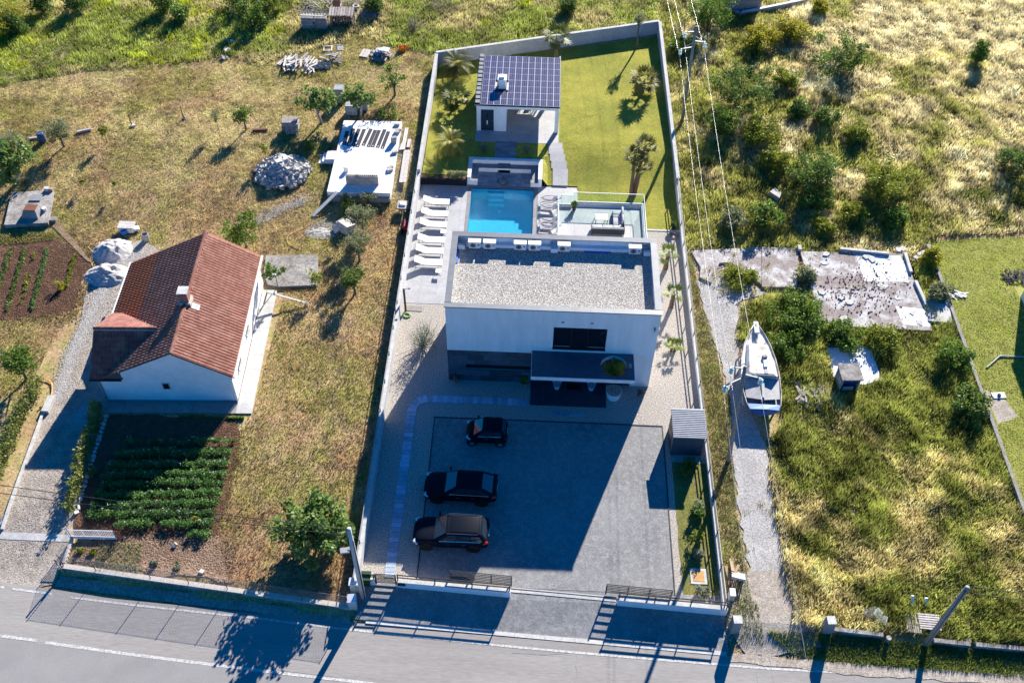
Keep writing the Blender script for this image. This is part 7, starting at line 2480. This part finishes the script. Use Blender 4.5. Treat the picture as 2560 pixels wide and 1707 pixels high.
MB().loft([[(-1.2, -.96, 1.1), (1.2, -.96, 1.1), (1.2, -.94, 1.1), (-1.2, -.94, 1.1)], [(-.9, -1.0, 1.63), (.9, -1.0, 1.63), (.9, -.98, 1.63), (-.9, -.98, 1.63)]]).build('cabin_bulkhead', 'tarp_grey', bt)
MB().quad((-1.0, -3.0, .75), (1.0, -3.0, .75), (1.15, -.97, .75), (-1.15, -.97, .75)).build('cockpit_floor', 'tank_grey', bt)
MB().loft([[(-1.1, -2.55, 1.12), (0, -2.75, 1.2), (1.1, -2.55, 1.12)], [(-1.2, -1.0, 1.16), (0, -1.0, 1.34), (1.2, -1.0, 1.16)]], close=False).build('cockpit_cover', 'tarp_grey', bt)
MB().hexa([(-.08, -2.6, 1.25), (.08, -2.6, 1.25), (.16, -.98, 1.4), (-.06, -.98, 1.4), (-.08, -2.6, 1.28), (.08, -2.6, 1.28), (.16, -.98, 1.43), (-.06, -.98, 1.43)]).build('cover_strip', 'concrete_light', bt)
MB().loft([[(-.95, -3.5, 1.14), (0, -3.5, 1.18), (.95, -3.5, 1.14)], [(-1.05, -3.05, 1.12), (0, -3.05, 1.12), (1.05, -3.05, 1.12)]], close=False).build('stern_deck', 'tarp_blue', bt)
MB().tube([(-.62, 2.2, 1.42), (-.5, 2.5, 1.75), (0, 2.62, 1.85), (.5, 2.5, 1.75), (.62, 2.2, 1.42)], .022, 6).build('pulpit_rail', 'dark_metal', bt)
MB().beam((-.05, 1.9, 1.42), (-.02, 3.5, 1.76), .07, .05).build('bowsprit', 'tarp_grey', bt)
MB().box(-.16, .16, 2.7, 3.75, 1.60, 1.72).build('anchor_platform', 'concrete_white', bt)
for y in (-2.2, 1.5):
    for sg in (-1, 1):
        MB().beam((sg * 1.25, y, -.05), (sg * .95, y, .75), .1, .1).build('prop', 'wood_old', bt)
MB().box(-.1, .1, -3.2, 2.4, -.05, .3).build('keel', 'wood_old', bt)
MB().tube([(-1.24, s_[0], s_[3] - .25) for s_ in stn[1:5]], .12, 6).build('side_tarp', 'tarp_grey', bt)

# ---- little concrete hut with painted letters
hut = thing('concrete_hut', 'tiny concrete hut with flat slab roof and open front', 'hut', (26.98, .85, 0), .06)
for a in (MB().box(-.62, -.52, -.62, .6, 0, 1.3), MB().box(.52, .62, -.62, .6, 0, 1.3), MB().box(-.519, .519, .5, .6, 0, 1.3)):
    a.build('wall', 'concrete', hut)
MB().box(-.72, .72, -.74, .7, 1.302, 1.42).build('roof', 'concrete_old', hut)
MB().box(-.51, .51, -.3, -.2, 0, .95).build('panel', 'blue_plastic', hut)
MB().box(-.42, .3, -.62, -.58, .1, .55).build('front_board', 'tarp_grey', hut)
cu = bpy.data.curves.new('letters', 'FONT')
cu.body = 'NPS'
cu.size = .42
cu.align_x = 'CENTER'
cu.extrude = .004
to = bpy.data.objects.new('letters_tmp', cu)
COL.objects.link(to)
bpy.context.view_layer.update()
lme = bpy.data.meshes.new_from_object(to.evaluated_get(bpy.context.evaluated_depsgraph_get()))
bpy.data.objects.remove(to)
lme.materials.clear()
lme.materials.append(mat('bag_white'))
lo = bpy.data.objects.new('painted_letters', lme)
link(lo, hut)
lo.matrix_local = Matrix(((0, 0, -1, -.626), (-1, 0, 0, -.1), (0, 1, 0, .62), (0, 0, 0, 1)))
hsb = thing('hut_slab', 'whitish broken concrete slab behind the little hut', 'slab', (0, 0, 0))
MB().prism([xy(T(3, 2, *q)) for q in ((540, 60), (600, 330), (880, 400), (1045, 350), (935, 50))], -.1, .06).build('slab', 'concrete_white', hsb)
plank_pile('timber_scraps', 'heap of grey timber offcuts left of the little hut', T(3, 2, 420, 500), 1.0, .75, 46, .5, 1.6, .35, 'wood_old', 21, 1.9, .7)

# ---- right boundary wall, low walls and posts
wall_line('low_wall', 'long low grey concrete wall between wild plot and mown lawn', (35.85, 12.0), (36.15, -10.5), .38, .22, lambda x, y: 0, 'concrete', None)
wall_line('low_wall', 'short end piece of grey wall at the top of the mown lawn', (35.7, 14.7), (35.8, 12.9), .5, .3, lambda x, y: 0, 'concrete', None)
wl_ = thing('low_wall', 'broken low concrete wall along the grass verge', 'wall', (0, 0, 0))
for a, b_ in (((23.1, -17.12), (25.8, -17.32)), ((28.6, -17.5), (30.6, -17.62)), ((30.9, -17.62), (38, -17.95))):
    MB().beam((*a, terr(*a) + .08), (*b_, terr(*b_) + .08), .24, .5).build('segment', 'concrete_old', wl_)
for p_, h, lbb in (((17.5, -17.25), 1.25, 'rough stone gatepost right of the villa front wall'), ((22.73, -17.05), 1.2, 'squat concrete gatepost at end of the low verge wall')):
    t = thing('gatepost', lbb, 'post', (*p_, terr(*p_)), .05)
    MB().loft([[(-.26, -.26, -.2), (.26, -.26, -.2), (.26, .26, -.2), (-.26, .26, -.2)], [(-.25, -.25, h), (.25, -.25, h), (.25, .25, h), (-.25, .25, h)]]).build('shaft', 'concrete', t, bevel=.03)
    MB().box(-.24, .24, -.24, .24, h, h + .03).build('cap', 'concrete_light', t)
for k, (x, y, lbb) in enumerate(((1090, 1180, 'grey capped stub post in the verge grass'), (1830, 1195, 'small dark stone on the low verge wall'))):
    t = thing('stub_post', lbb, 'post', T(3, 3, x, y))
    MB().cyl((0, 0, -.1), .13, .5 - .2 * k, 10).build('shaft', 'concrete', t)
    MB().cyl((0, 0, .4 - .2 * k), .15, .04, 10).build('cap', 'concrete_old', t)
# right concrete pole with cables
t = thing('concrete_pole', 'concrete utility pole by the right verge wall with two cables', 'utility pole', T(3, 3, 1440, 1215))
top = U(1920 + 1832 / 3.672, 1280 + 688 / 3.672, 7.0)
e = top - t.location
MB().tube([(0, 0, -.2), e * .5, e], [.17, .15, .12], 12).build('shaft', 'concrete', t, True)
MB().tube([(-.05, -.14, 0), e * .5 + Vector((-.05, -.12, 0)), e * .98 + Vector((-.05, -.1, 0))], .03, 6).build('cable', 'wire_black', t)
MB().tube([e * .97 + Vector((-.15, -.1, 0)), e * .97 + Vector((.4, 0, 0))], .03, 6).build('bracket', 'dark_metal', t)
POLE_R = top


def wire(name, label, a, b, sag, r_, material, group=None, n_=24):
    a, b = Vector(a), Vector(b)
    pts = [a.lerp(b, i / n_) - Vector((0, 0, sag * 4 * (i / n_) * (1 - i / n_))) for i in range(n_ + 1)]
    t = thing(name, label, 'cable', a, 0, group)
    MB().tube([p - a for p in pts], r_, 5).build('strand', material, t, True)
    return t


wire('black_cable', 'upper black cable from the leaning pole over the potato rows', POLE_L + Vector((-.1, .0, -.1)), U(-700, 1108, 7.4), .35, .02, 'wire_black')
wire('black_cable', 'lower black cable from the leaning pole over the potato rows', POLE_L + Vector((-.1, -.2, -.35)), U(-700, 1132, 7.1), .35, .02, 'wire_black')
wire('black_cable', 'upper black cable leaving the right verge pole', POLE_R + Vector((.2, .1, -.1)), U(3300, 1550, 7.0), .3, .022, 'wire_black')
wire('black_cable', 'lower black cable leaving the right verge pole', POLE_R + Vector((.2, -.15, -.3)), U(3300, 1575, 6.8), .3, .022, 'wire_black')


# ---- wooden pylons with three insulators each
def pylon(label, base, top, arms, arm_l):
    t = thing('power_pylon', label, 'utility pole', base)
    e = top - Vector(base)
    MB().tube([(0, 0, -.3), e * .5, e], [.15, .13, .1], 10).build('shaft', 'pole_wood', t, True)
    out = []
    for (f, q) in arms:
        c_ = e * f
        tip = q - Vector(base)
        tip.z = c_.z
        MB().beam(c_, tip, .07, .07).build('cross_arm', 'grey_metal', t)
        MB().beam(c_ + Vector((0, 0, .45)), c_.lerp(tip, .85) + Vector((0, 0, .04)), .04, .04).build('brace', 'grey_metal', t)
        ins = MB()
        for k in range(3):
            ins.disc(tip + Vector((0, 0, -.15 - .15 * k)), (0, 0, 1), .13, .05, 12)
        ins.tube([tip, tip + Vector((0, 0, -.6))], .025, 6)
        ins.build('insulator', 'insulator', t, True)
        w_ = tip + Vector((0, 0, -.6)) + Vector(base)
        out.append(w_)
    return out


b1 = T(2, 2, 1985, 1100)
t1 = U(1280 + 2140 / 3.672, 854 + 230 / 3.672, 9.6)
a1 = [(.90, U(1280 + 1960 / 3.672, 854 + 405 / 3.672, 8.6)), (.985, U(1280 + 2020 / 3.672, 854 + 240 / 3.672, 9.4)), (.93, U(1280 + 2290 / 3.672, 854 + 342 / 3.672, 8.9))]
w1 = pylon('wooden pylon with three glass insulators beside the old boat', b1, t1, a1, 1)
b2 = T(2, 0, 1560, 1120)
t2 = U(1280 + 1690 / 3.672, 245 / 3.672, 10.4)
a2 = [(.80, U(1280 + 1550 / 3.672, 450 / 3.672, 8.5)), (.95, U(1280 + 1590 / 3.672, 300 / 3.672, 9.9)), (.86, U(1280 + 1775 / 3.672, 395 / 3.672, 9.0))]
w2 = pylon('wooden pylon with three glass insulators at far right lawn wall', b2, t2, a2, 1)
nm = ['left', 'middle', 'right']
for k in range(3):
    wire('power_line', nm[k] + ' pale power line strung between the two pylons', w1[k], w2[k], .5, .0095, 'wire_metal', 'power lines')
    d_ = (w1[k] - w2[k])
    wire('power_line', nm[k] + ' pale power line running on from boat pylon past the road', w1[k], w1[k] + Vector((d_.x * .9 - .2 + .25 * k, d_.y * .95, .3)), .4, .0095, 'wire_metal', 'power lines')
    wire('power_line', nm[k] + ' pale power line running on from the far pylon', w2[k], w2[k] - Vector((d_.x * .9 + 1.6, d_.y * .95, -.6)), .4, .0095, 'wire_metal', 'power lines')

# ---- far shed, neighbour house at the right edge
fs = thing('far_shed', 'dark shed with white ribbed roof at the top edge', 'shed', U(1280 + 2130 / 3.672, 60 / 3.672, .7), .25)
MB().box(-1.5, 1.3, -1.0, 2.2, 0, 1.9).build('body', 'wood_old', fs)
MB().hexa([(-1.65, -1.15, 1.9), (1.45, -1.15, 1.9), (1.45, 2.4, 2.1), (-1.65, 2.4, 2.1), (-1.65, -1.15, 1.96), (1.45, -1.15, 1.96), (1.45, 2.4, 2.16), (-1.65, 2.4, 2.16)]).build('roof', 'concrete_white', fs)
for k in range(12):
    x = -1.55 + k * .26
    MB().hexa([(x, -1.15, 1.962), (x + .05, -1.15, 1.962), (x + .05, 2.4, 2.162), (x, 2.4, 2.162), (x, -1.15, 1.99), (x + .05, -1.15, 1.99), (x + .05, 2.4, 2.19), (x, 2.4, 2.19)]).build('roof_rib', 'concrete_light', fs)
fw = U(1280 + 1960 / 3.672, 90 / 3.672, .7)
wall_line('low_wall', 'blue topped concrete wall angling round the far shed', xy(G(1280 + 1975 / 3.672, 85 / 3.672)), xy(G(1280 + 2100 / 3.672, 150 / 3.672)), 1.1, .25, lambda x, y: .5, 'concrete_wall', 'tarp_blue', 1.0)
wall_line('low_wall', 'white capped concrete wall right of the far shed', xy(G(1280 + 2100 / 3.672, 150 / 3.672)), xy(G(2020, 6)), 1.1, .25, lambda x, y: .5, 'concrete_wall', 'concrete_white', 1.0)
nh = thing('edge_house', 'white wall corner of a house at the right edge', 'house', (41.5, .9, 0), .0)
MB().box(0, 9, 0, 9, -.2, 3.4).build('wall', 'plaster_house', nh)
MB().box(-.1, 9.1, -.1, 9.1, 3.402, 3.55).build('roof', 'concrete_light', nh)
MB().box(-.03, -.002, 3, 4.2, 1, 2.2).build('window', 'window_dark', nh)
# ---- scattered things right
t = thing('white_board', 'white square panel with dark object on bare earth by low wall', 'panel', T(3, 2, 2115, 495), .1)
MB().box(-.45, .45, -.25, .25, .02, .07).build('panel', 'concrete_white', t)
MB().cbox((.0, -.05, .12), .16, .2, .12).build('weight', 'black', t)
t = thing('drain_pipe', 'pale bent pipe lying on the mown grass at right edge', 'pipe', (0, 0, 0))
MB().tube([T(3, 2, 2010, 235, .08), T(3, 2, 2130, 130, .08), T(3, 2, 2360, 140, .08)], .05, 8).build('pipe', 'concrete_light', t)
MB().tube([T(3, 2, 2125, 135, .08), T(3, 2, 2160, 130, .08)], .065, 8).build('elbow', 'concrete_light', t)
t = plank_pile('bench_slats', 'broken white slatted bench on the mown grass', T(3, 1, 1750, 1150), .4, .3, 11, .7, 1.2, .12, 'concrete_white', 31, -.7, .25, 'bench', .09)
t = plank_pile('burnt_heap', 'black charred heap on the mown lawn', T(3, 1, 2260, 980), .9, .7, 50, .2, .6, .3, 'felt_dark', 33, 0, 2, 'ash heap', .12)
sheet('bare_earth', jitter_poly([xy(T(3, 2, 1990, 430)), xy(T(3, 2, 2200, 540)), xy(T(3, 2, 2290, 680)), xy(T(3, 2, 2110, 760)), xy(T(3, 2, 2040, 620))], .4, .15, 4), 'drive_gravel', .012, .8)
t = thing('white_scrap', 'crumpled white sheet scrap in the tall grass near the verge', 'scrap', T(3, 3, 990, 980))
for k, (x, y, a, s_) in enumerate(((-.25, .3, .3, .7), (.2, -.1, -.4, .65), (.1, .25, .8, .5))):
    MB().cbox((x, y, .15 + .06 * k), s_, s_ * .8, .03, a, .2, -.15).build('sheet', 'concrete_white', t)
MB().cbox((.3, -.3, .2), .4, .06, .04, .7).build('bar', 'black', t)
t = thing('white_scrap', 'thin white post shapes standing in the grass beyond the scrap', 'scrap', T(3, 3, 1320, 840))
for x, h in ((-.05, .5), (.75, .35)):
    MB().cbox((x, 0, h / 2), .14, .1, h + .3, .1, -.6).build('piece', 'concrete_white', t)
pallet('pallet', 'weathered pallet lying beside the right verge pole', T(3, 3, 1470, 1020), -.05, (0, 0), 'wood_pale', z=.12, size=(1.2, .95))
pallet('pallet', 'overgrown pallet left of the one beside the pole', T(3, 3, 1320, 1030), 1.5, (0, .1), 'wood_old', z=.05)
pallet('pallet', 'white pallet leaning on the rubble outside the villa wall', T(2, 3, 2070, 600), 1.35, (0, .7), 'wood_pale', z=.15)
plank_pile('timber_scraps', 'brown planks stacked outside the villa wall end', T(2, 3, 2010, 560), .25, .7, 12, .7, 1.3, .4, 'wood_warm', 35, 1.6, .2)
t = thing('cable_cabinet', 'small white cabinet at outer corner of the villa front wall', 'cabinet', T(2, 3, 2005, 790))
MB().box(-.14, .14, -.22, .22, 0, .75).build('body', 'concrete_light', t)
MB().box(-.16, .16, -.24, .24, .752, .79).build('lid', 'white_metal', t)
t = thing('field_rock', 'pale flat rock among the right hand shrubs', 'rock', T(3, 1, 65, 235))
stones('rock', t, [(0, 0, .15)], .4, .45, 'stone_white', 2)

# ================================================================== SHRUBS, RIGHT FIELD
S = [  # P px, py of base, height, radius, style, label
    (1850, 265, 3.6, 2.2, 'bush', 'largest dark green bush right of the far pylon'),
    (1800, 335, 2.4, .95, 'green', 'pointed dark bush close to the power lines'),
    (2080, 172, 3.2, 2.3, 'bush', 'big dark bush alone in pale dry grass'),
    (2020, 462, 2.9, 1.6, 'bush', 'round dark green bush in the middle of the right field'),
    (2195, 485, 2.5, 1.75, 'lime', 'bright yellow green bush right of the round dark one'),
    (1900, 350, 1.8, 1.3, 'lime', 'yellowish bush below the pointed dark bush'),
    (2062, 312, 1.5, .85, 'bush', 'dark compact bush in dry grass, centre right'),
    (1992, 290, 1.4, .7, 'bush', 'small dark bush left of the compact one'),
    (2135, 345, 1.4, .95, 'lime', 'olive dry-tipped bush right of the compact dark one'),
    (1905, 560, 1.9, 1.05, 'green', 'light green bush under the right power line'),
    (2040, 520, 1.9, .9, 'green', 'light green feathery bush below the round dark bush'),
    (2530, 430, 2.2, 1.2, 'bush', 'dark bush cut by the right picture edge'),
    (2440, 160, 2.2, .5, 'green', 'thin upright shrub alone in dry grass at right'),
    (1765, 75, 3.6, 1.9, 'green', 'large green tree-like bush left of the far pylon'),
    (1890, 118, 2.0, 1.4, 'yellow', 'yellow bush below the far shed wall'),
    (1975, 95, 1.8, 1.3, 'yellow', 'yellow bush right below the far shed'),
    (1960, 215, 1.8, 1.0, 'lime', 'olive bush right of the largest dark bush'),
    (1930, 420, 1.6, 1.1, 'lime', 'low yellowish scrub left of the round dark bush'),
    (2240, 560, 1.3, .7, 'green', 'green shrub behind the large ruined floor'),
    (2130, 545, 1.0, .7, 'lime', 'grey green scrub behind the ruined floor, centre'),
    (2050, 575, 1.0, .7, 'lime', 'grey green scrub behind the ruined floor, left'),
    (1850, 700, .6, .9, 'lime', 'low sprawling scrub on the smaller ruined slab'),
    (2010, 700, .8, .45, 'olive', 'small scrub between the two ruined slabs'),
    (2320, 660, 1.3, .55, 'yellow', 'yellow shrub by the end of the low grey wall'),
    (2345, 745, 1.1, .7, 'olive', 'sprawling green scrub right of the ruined floor'),
    (1990, 800, 1.3, 1.6, 'green', 'spreading green weeds beside the boat bow'),
    (1960, 880, 1.2, 1.1, 'green', 'green weeds along the boat right side'),
    (2105, 850, 1.0, 1.0, 'green', 'green shrub in front of the ruined floor'),
    (2200, 860, 1.0, 1.0, 'lime', 'light green shrub below the ruined floor right corner'),
    (2375, 905, 1.5, 1.1, 'green', 'leafy shrub against the low grey wall, upper'),
    (2420, 1020, 1.4, .9, 'bush', 'leafy shrub against the low grey wall, lower'),
    (1705, 130, 1.6, 1.1, 'bush', 'dark low bush just outside the lawn wall corner'),
    (2045, 35, 1.4, .6, 'yellow', 'small yellow bush at the end of the white capped wall'),
    (1830, 560, 1.4, .8, 'olive', 'greyish shrub between power lines above the ruin'),
    (1420, 30, 1.3, .5, 'bush', 'dark little bush in the field behind the far wall'),
]
for k, (px, py, h, R_, stl, lbb) in enumerate(S):
    big = R_ > 1.2
    shrub('wild_shrub', lbb, G(px, py), h * 1.05, R_ * 1.3, stl, 'shrub', 60 if big else 32, 85, .085, .55 if big else .42, group='shrubs of the right field', seed=300 + k)

# ================================================================== GRASSES
inside = [(-4.2, -19), (17.25, -19), (17.0, 20), (16.8, 42.9), (-4.15, 36.3)]
C = np.array
# boundary of mown ground, upper left
upl = [xy(T(0, 0, -500, 860)), xy(T(0, 0, 0, 790)), xy(T(0, 0, 800, 650)), xy(T(0, 0, 1500, 590)), xy(T(0, 0, 2150, 520)), xy(T(1, 0, 60, 620)), xy(T(1, 0, 180, 560)), xy(T(1, 0, 560, 440)), xy(T(1, 0, 800, 400)), xy(T(1, 0, 900, 300)), xy(T(1, 0, 1300, 440)), xy(T(1, 0, 1660, 500))]
wild_tl = upl + [(-4.0, 36.6), (6, 39.6), (16.6, 43), (18, 70), (-75, 70)]
sheet('wild_meadow', jitter_poly(wild_tl, 1.0, .25, 4), 'wild_ground', .006, 1.2)


def c_meadow(x, y, r):
    g = mixc((.15, .20, .035), (.40, .44, .10), r)
    s_ = mixc((.33, .29, .12), (.58, .50, .25), r)
    ye = mixc((.24, .28, .02), (.44, .47, .05), r)
    k1 = np.clip((fbm(x, y, 5.0, 21) - .47) * 6, 0, 1)[:, None]
    k2 = np.clip((fbm(x, y, 3.2, 33) - .60) * 9, 0, 1)[:, None]
    return (g * (1 - k1) + s_ * k1) * (1 - k2) + ye * k2


blades('meadow_grass', 'rough green and straw meadow grass at top left', 'grass', [(max(-58, p[0]), min(58, p[1])) for p in wild_tl], 120, lambda x, y: .12 + .6 * fbm(x, y, 1.5, 5) ** 1.4, c_meadow, width=.03, clump=6, spread=.15, mott=.7, mscale=.6)


def c_mown(x, y, r):
    a = mixc((.17, .115, .045), (.60, .47, .25), r)
    g = mixc((.15, .16, .035), (.42, .39, .12), r)
    k1 = np.clip((fbm(x, y, 4.5, 41) - .46) * 7.0, 0, 1)[:, None]
    k2 = np.clip((fbm(x, y, 3.2, 47) - .53 - .012 * (y - 6)) * 8, 0, 1)[:, None]
    br = mixc((.15, .08, .04), (.40, .25, .15), r)
    k3 = np.clip((fbm(x, y, 6.0, 48) - .5 + .02 * (y - 18)) * 5, 0, 1)[:, None]
    pale = mixc((.30, .26, .10), (.66, .58, .30), r)
    a = a * (1 - k3) + pale * k3
    a = a * (1 - k2) + br * k2
    return a * (1 - k1) + g * k1


mown = [(-60, -2)] + [(-27.3, -2), (-27.4, -12), (-60, -12)][0:0] + [(-27.5, -1.5), (-26.6, 3.2), (-31, 3), (-60, 2.5)][0:0]
leftp = [(-56, -3), (-28, -3.2), (-27.6, 3.2), (-26.8, 4.2), (-26.9, 8.4), (-27.5, 10.8), (-25, 12.6), (-22.6, 11.4), (-23.2, 8.3), (-12.6, 8.6), (-12.6, -4), (-13.2, -5.2), (-12.8, -12.6), (-11.4, -15.9), (-4.3, -16.6), (-4.15, 36.4)] + upl[::-1]
av = [bed2, [xy(c) for c in cs] if False else cp, [xy(zs(232, 45)), xy(zs(797, 55)), xy(zs(683, 752)), xy(zs(68, 737))], [xy(T(1, 1, *q)) for q in ((95, 795), (75, 960), (210, 1080), (575, 1065), (570, 785))]]
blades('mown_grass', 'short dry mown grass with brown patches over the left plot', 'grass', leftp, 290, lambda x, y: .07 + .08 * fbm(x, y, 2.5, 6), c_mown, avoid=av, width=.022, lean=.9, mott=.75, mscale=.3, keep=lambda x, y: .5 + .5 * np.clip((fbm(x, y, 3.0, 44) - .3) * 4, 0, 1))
blades('drive_weeds', 'sparse weeds left of the driveway', 'weeds', [(-56, -11), (-27.6, -11), (-27.4, -3.2), (-56, -3)], 150, lambda x, y: np.full(len(x), .07), c_mown, width=.02, lean=.9)
# right field
fld = [(17.25, 14.0), (16.95, 21), (16.75, 43.2), (6, 39.9), (18, 70), (75, 70), (75, 17), (47, 17.2), (36.5, 16.0), (35.6, 14.8), (34.5, 13.6), (26, 13.6), (25.6, 14.0), (17.4, 13.5)]
fld = [(17.25, 13.6), (16.95, 21), (16.75, 43.2), (18, 62), (62, 62), (60, 17), (47, 17.2), (37, 16.2), (35.6, 14.8), (34.2, 13.7), (26, 13.7), (25.6, 14.1), (17.4, 13.6)]
sheet('wild_field', fld, 'wild_ground', .008, 1.2)


def c_field(x, y, r):
    g = mixc((.15, .17, .035), (.42, .41, .12), r)
    s_ = mixc((.50, .40, .21), (.90, .77, .48), r)
    k1 = np.clip((fbm(x, y, 3.6, 51) - .50 + .010 * (x - 27) + .008 * (y - 26)) * 4.0, 0, 1)[:, None]
    return g * (1 - k1) + s_ * k1


blades('field_grass', 'tall straw and green wild grass over the upper right field', 'grass', fld, 190, lambda x, y: .12 + .85 * fbm(x, y, 1.3, 7) ** 1.6, c_field, width=.028, clump=7, spread=.13, mott=.75, mscale=.55)
plot = [(21.0, -16.9), (35.7, -17.6), (36.0, -8), (35.7, 12.5), (34.3, 13.4), (34.1, 5.9), (26.2, 6.3), (25.6, 9.3), (22.8, 9.0), (20.8, 8.0), (20.1, 4.4), (22.2, 4.4), (22.4, -2.4), (21.0, -4.5), (20.9, -10)]
sheet('wild_plot', plot, 'wild_ground', .008, 1.0)


def c_plot(x, y, r):
    g = mixc((.135, .165, .03), (.38, .39, .10), r)
    s_ = mixc((.44, .35, .13), (.90, .76, .42), r)
    k1 = np.clip((fbm(x, y, 3.0, 61) - .535 - .017 * (y + 8) - .012 * (x - 25)) * 5.0, 0, 1)[:, None]
    return g * (1 - k1) + s_ * k1


blades('plot_grass', 'tall green and golden grass in the overgrown plot right of the boat', 'grass', plot, 330, lambda x, y: .12 + .9 * fbm(x, y, 1.2, 8) ** 1.6, c_plot, mott=.8, mscale=.5, avoid=[[xy(T(3, 2, *q)) for q in ((540, 60), (600, 330), (700, 420), (880, 400), (1045, 350), (935, 50))]], width=.024, clump=6, spread=.13)
lane_strip = [(17.25, -16.4), (18.7, -16.5), (18.55, -9), (18.7, -5), (18.95, -1), (18.45, 4), (17.85, 8), (17.5, 13.3), (17.2, 13.3)]
blades('lane_grass', 'matted pale green grass along the outside of the villa wall', 'grass', lane_strip, 330, lambda x, y: .10 + .12 * fbm(x, y, 1.2, 9), lambda x, y, r: mixc((.10, .12, .025), (.33, .32, .12), r * .8 + .3 * fbm(x, y, 1.5, 70)), width=.022, lean=.9, mott=.7, mscale=.35)
blades('lane_tufts', 'grass tufts breaking through the concrete lane', 'grass', [(18.8, -14), (21, -14), (20.5, -4), (19, -4)], 6, lambda x, y: np.full(len(x), .16), lambda x, y, r: mixc((.12, .13, .03), (.34, .30, .10), r), width=.02, clump=30, spread=.16)
verge = [(19.3, -17.3), (21.9, -17.2), (23, -17.35), (36, -18.0), (60, -18.4), (60, -19.6), (34, -19.3), (24, -18.95), (20.5, -18.5)]
blades('verge_grass', 'lush green grass verge along the right roadside', 'grass', verge, 420, lambda x, y: .14 + .15 * fbm(x, y, 1.3, 10), lambda x, y, r: mixc((.045, .085, .012), (.20, .25, .045), r), width=.022)
blades('post_grass', 'green weeds round the rough stone gatepost', 'weeds', [(17.3, -18.1), (19.2, -18.0), (19.0, -15.5), (18.2, -15.2), (17.3, -16.6)], 240, lambda x, y: .10 + .12 * fbm(x, y, .8, 11), lambda x, y, r: mixc((.08, .11, .02), (.30, .31, .09), r), width=.02)
lawn_r = [(36.2, -13), (36.0, 12.5), (36.0, 15.6), (47, 16.8), (60, 16.6), (60, -13)]
sheet('mown_lawn', jitter_poly(lawn_r, 1.0, .15, 6), 'clover_ground', .01, 1.2)
blades('clover_lawn', 'mown green and yellowish lawn beyond the low grey wall', 'grass', lawn_r, 230, lambda x, y: .05 + .06 * fbm(x, y, 1.5, 12),
       lambda x, y, r: mixc((.18, .235, .03), (.50, .53, .10), r * .7 + .6 * (fbm(x, y, 2.5, 71) - .35)), width=.024, lean=.9, mott=.6, mscale=.35, avoid=[[(41.4, .8), (51, .8), (51, 11), (41.4, 11)], [xy(T(3, 2, *q)) for q in ((1990, 430), (2200, 540), (2290, 680), (2110, 760), (2040, 620))]])
bk2 = [xy(T(3, 1, 1700, 260)), xy(T(3, 1, 2500, 330)), xy(T(3, 1, 2500, 230)), xy(T(3, 1, 1700, 190))]
blades('hedge_bank', 'dark grassy bank at the top of the mown lawn', 'grass', bk2, 300, lambda x, y: .4 + .3 * fbm(x, y, 1, 13), lambda x, y, r: mixc((.04, .07, .012), (.15, .18, .04), r), width=.03)

pebbles('lane_grit', 'white grit along the concrete lane and its road mouth', [(20.3, -17.2), (20.2, -12), (19.9, -7), (19.7, -3)], .75, 9000, .015, .045, 'limestone')
pebbles('post_grit', 'pale stones between gatepost and villa wall end', [(17.4, -15.2), (17.9, -17.5), (19.5, -18.4)], .4, 2200, .02, .05, 'limestone')
pebbles('ruin_grit', 'pale rubble strewn on the ground left of the ruined slabs', [(18.2, 12.5), (19.5, 11), (19.3, 7.5), (19.2, 3)], .7, 5000, .02, .06, 'limestone')

for k, (pl, lbb) in enumerate((([(26.2, 13.2), (33.5, 13.3), (33.4, 12.6), (26.2, 12.5)], 'weeds along the back of the large ruined floor'), ([(25.0, 13.5), (26.4, 13.5), (26.6, 6.6), (25.2, 7.2)], 'weeds between the two ruined slabs'), ([(26.3, 7.4), (33.8, 6.6), (33.8, 5.6), (26.3, 6.2)], 'weeds overgrowing the near edge of ruined floor'), ([(27, 10.3), (33, 10.5), (33, 9.9), (27, 9.7)], 'weeds in the long crack of the ruined floor'), ([(18, 13.2), (24, 13.5), (23, 8.5), (18, 9)], 'weeds breaking through the broken left floor'))):
    blades('ruin_weeds', lbb, 'weeds', pl, 26, lambda x, y: np.full(len(x), .22), lambda x, y, r: mixc((.14, .15, .03), (.42, .38, .12), r), width=.022, clump=22, spread=.16, zoff=.15)

pebbles('soil_clods', 'loose clods of red brown soil on the potato bed', [(-21, -5.2), (-14, -5.0), (-13.5, -8), (-20.8, -8.4), (-20.5, -11), (-13.2, -11), (-14, -12.8), (-20, -13)], .7, 9000, .03, .07, 'soil', 'soil')
pebbles('soil_clods', 'loose clods of red brown soil on the left vegetable bed', [(-34, 10.5), (-29, 10.8), (-27.8, 8.8), (-33, 8.6), (-33, 6.6), (-27.6, 6.4), (-28, 4.6), (-33, 4.4)], .7, 9000, .03, .07, 'soil', 'soil')
pebbles('dry_clods', 'crumbled dry clods along the dry bed', [(-20.5, -14.2), (-12.3, -14.0), (-12, -15)], .55, 4000, .03, .07, 'soil_dry', 'soil')
pebbles('drive_stones', 'loose tan stones over the driveway', [(-24, -15), (-24, -10), (-24.5, -4), (-24.8, 3), (-25, 9)], .9, 9000, .015, .04, 'drive_gravel', 'gravel')
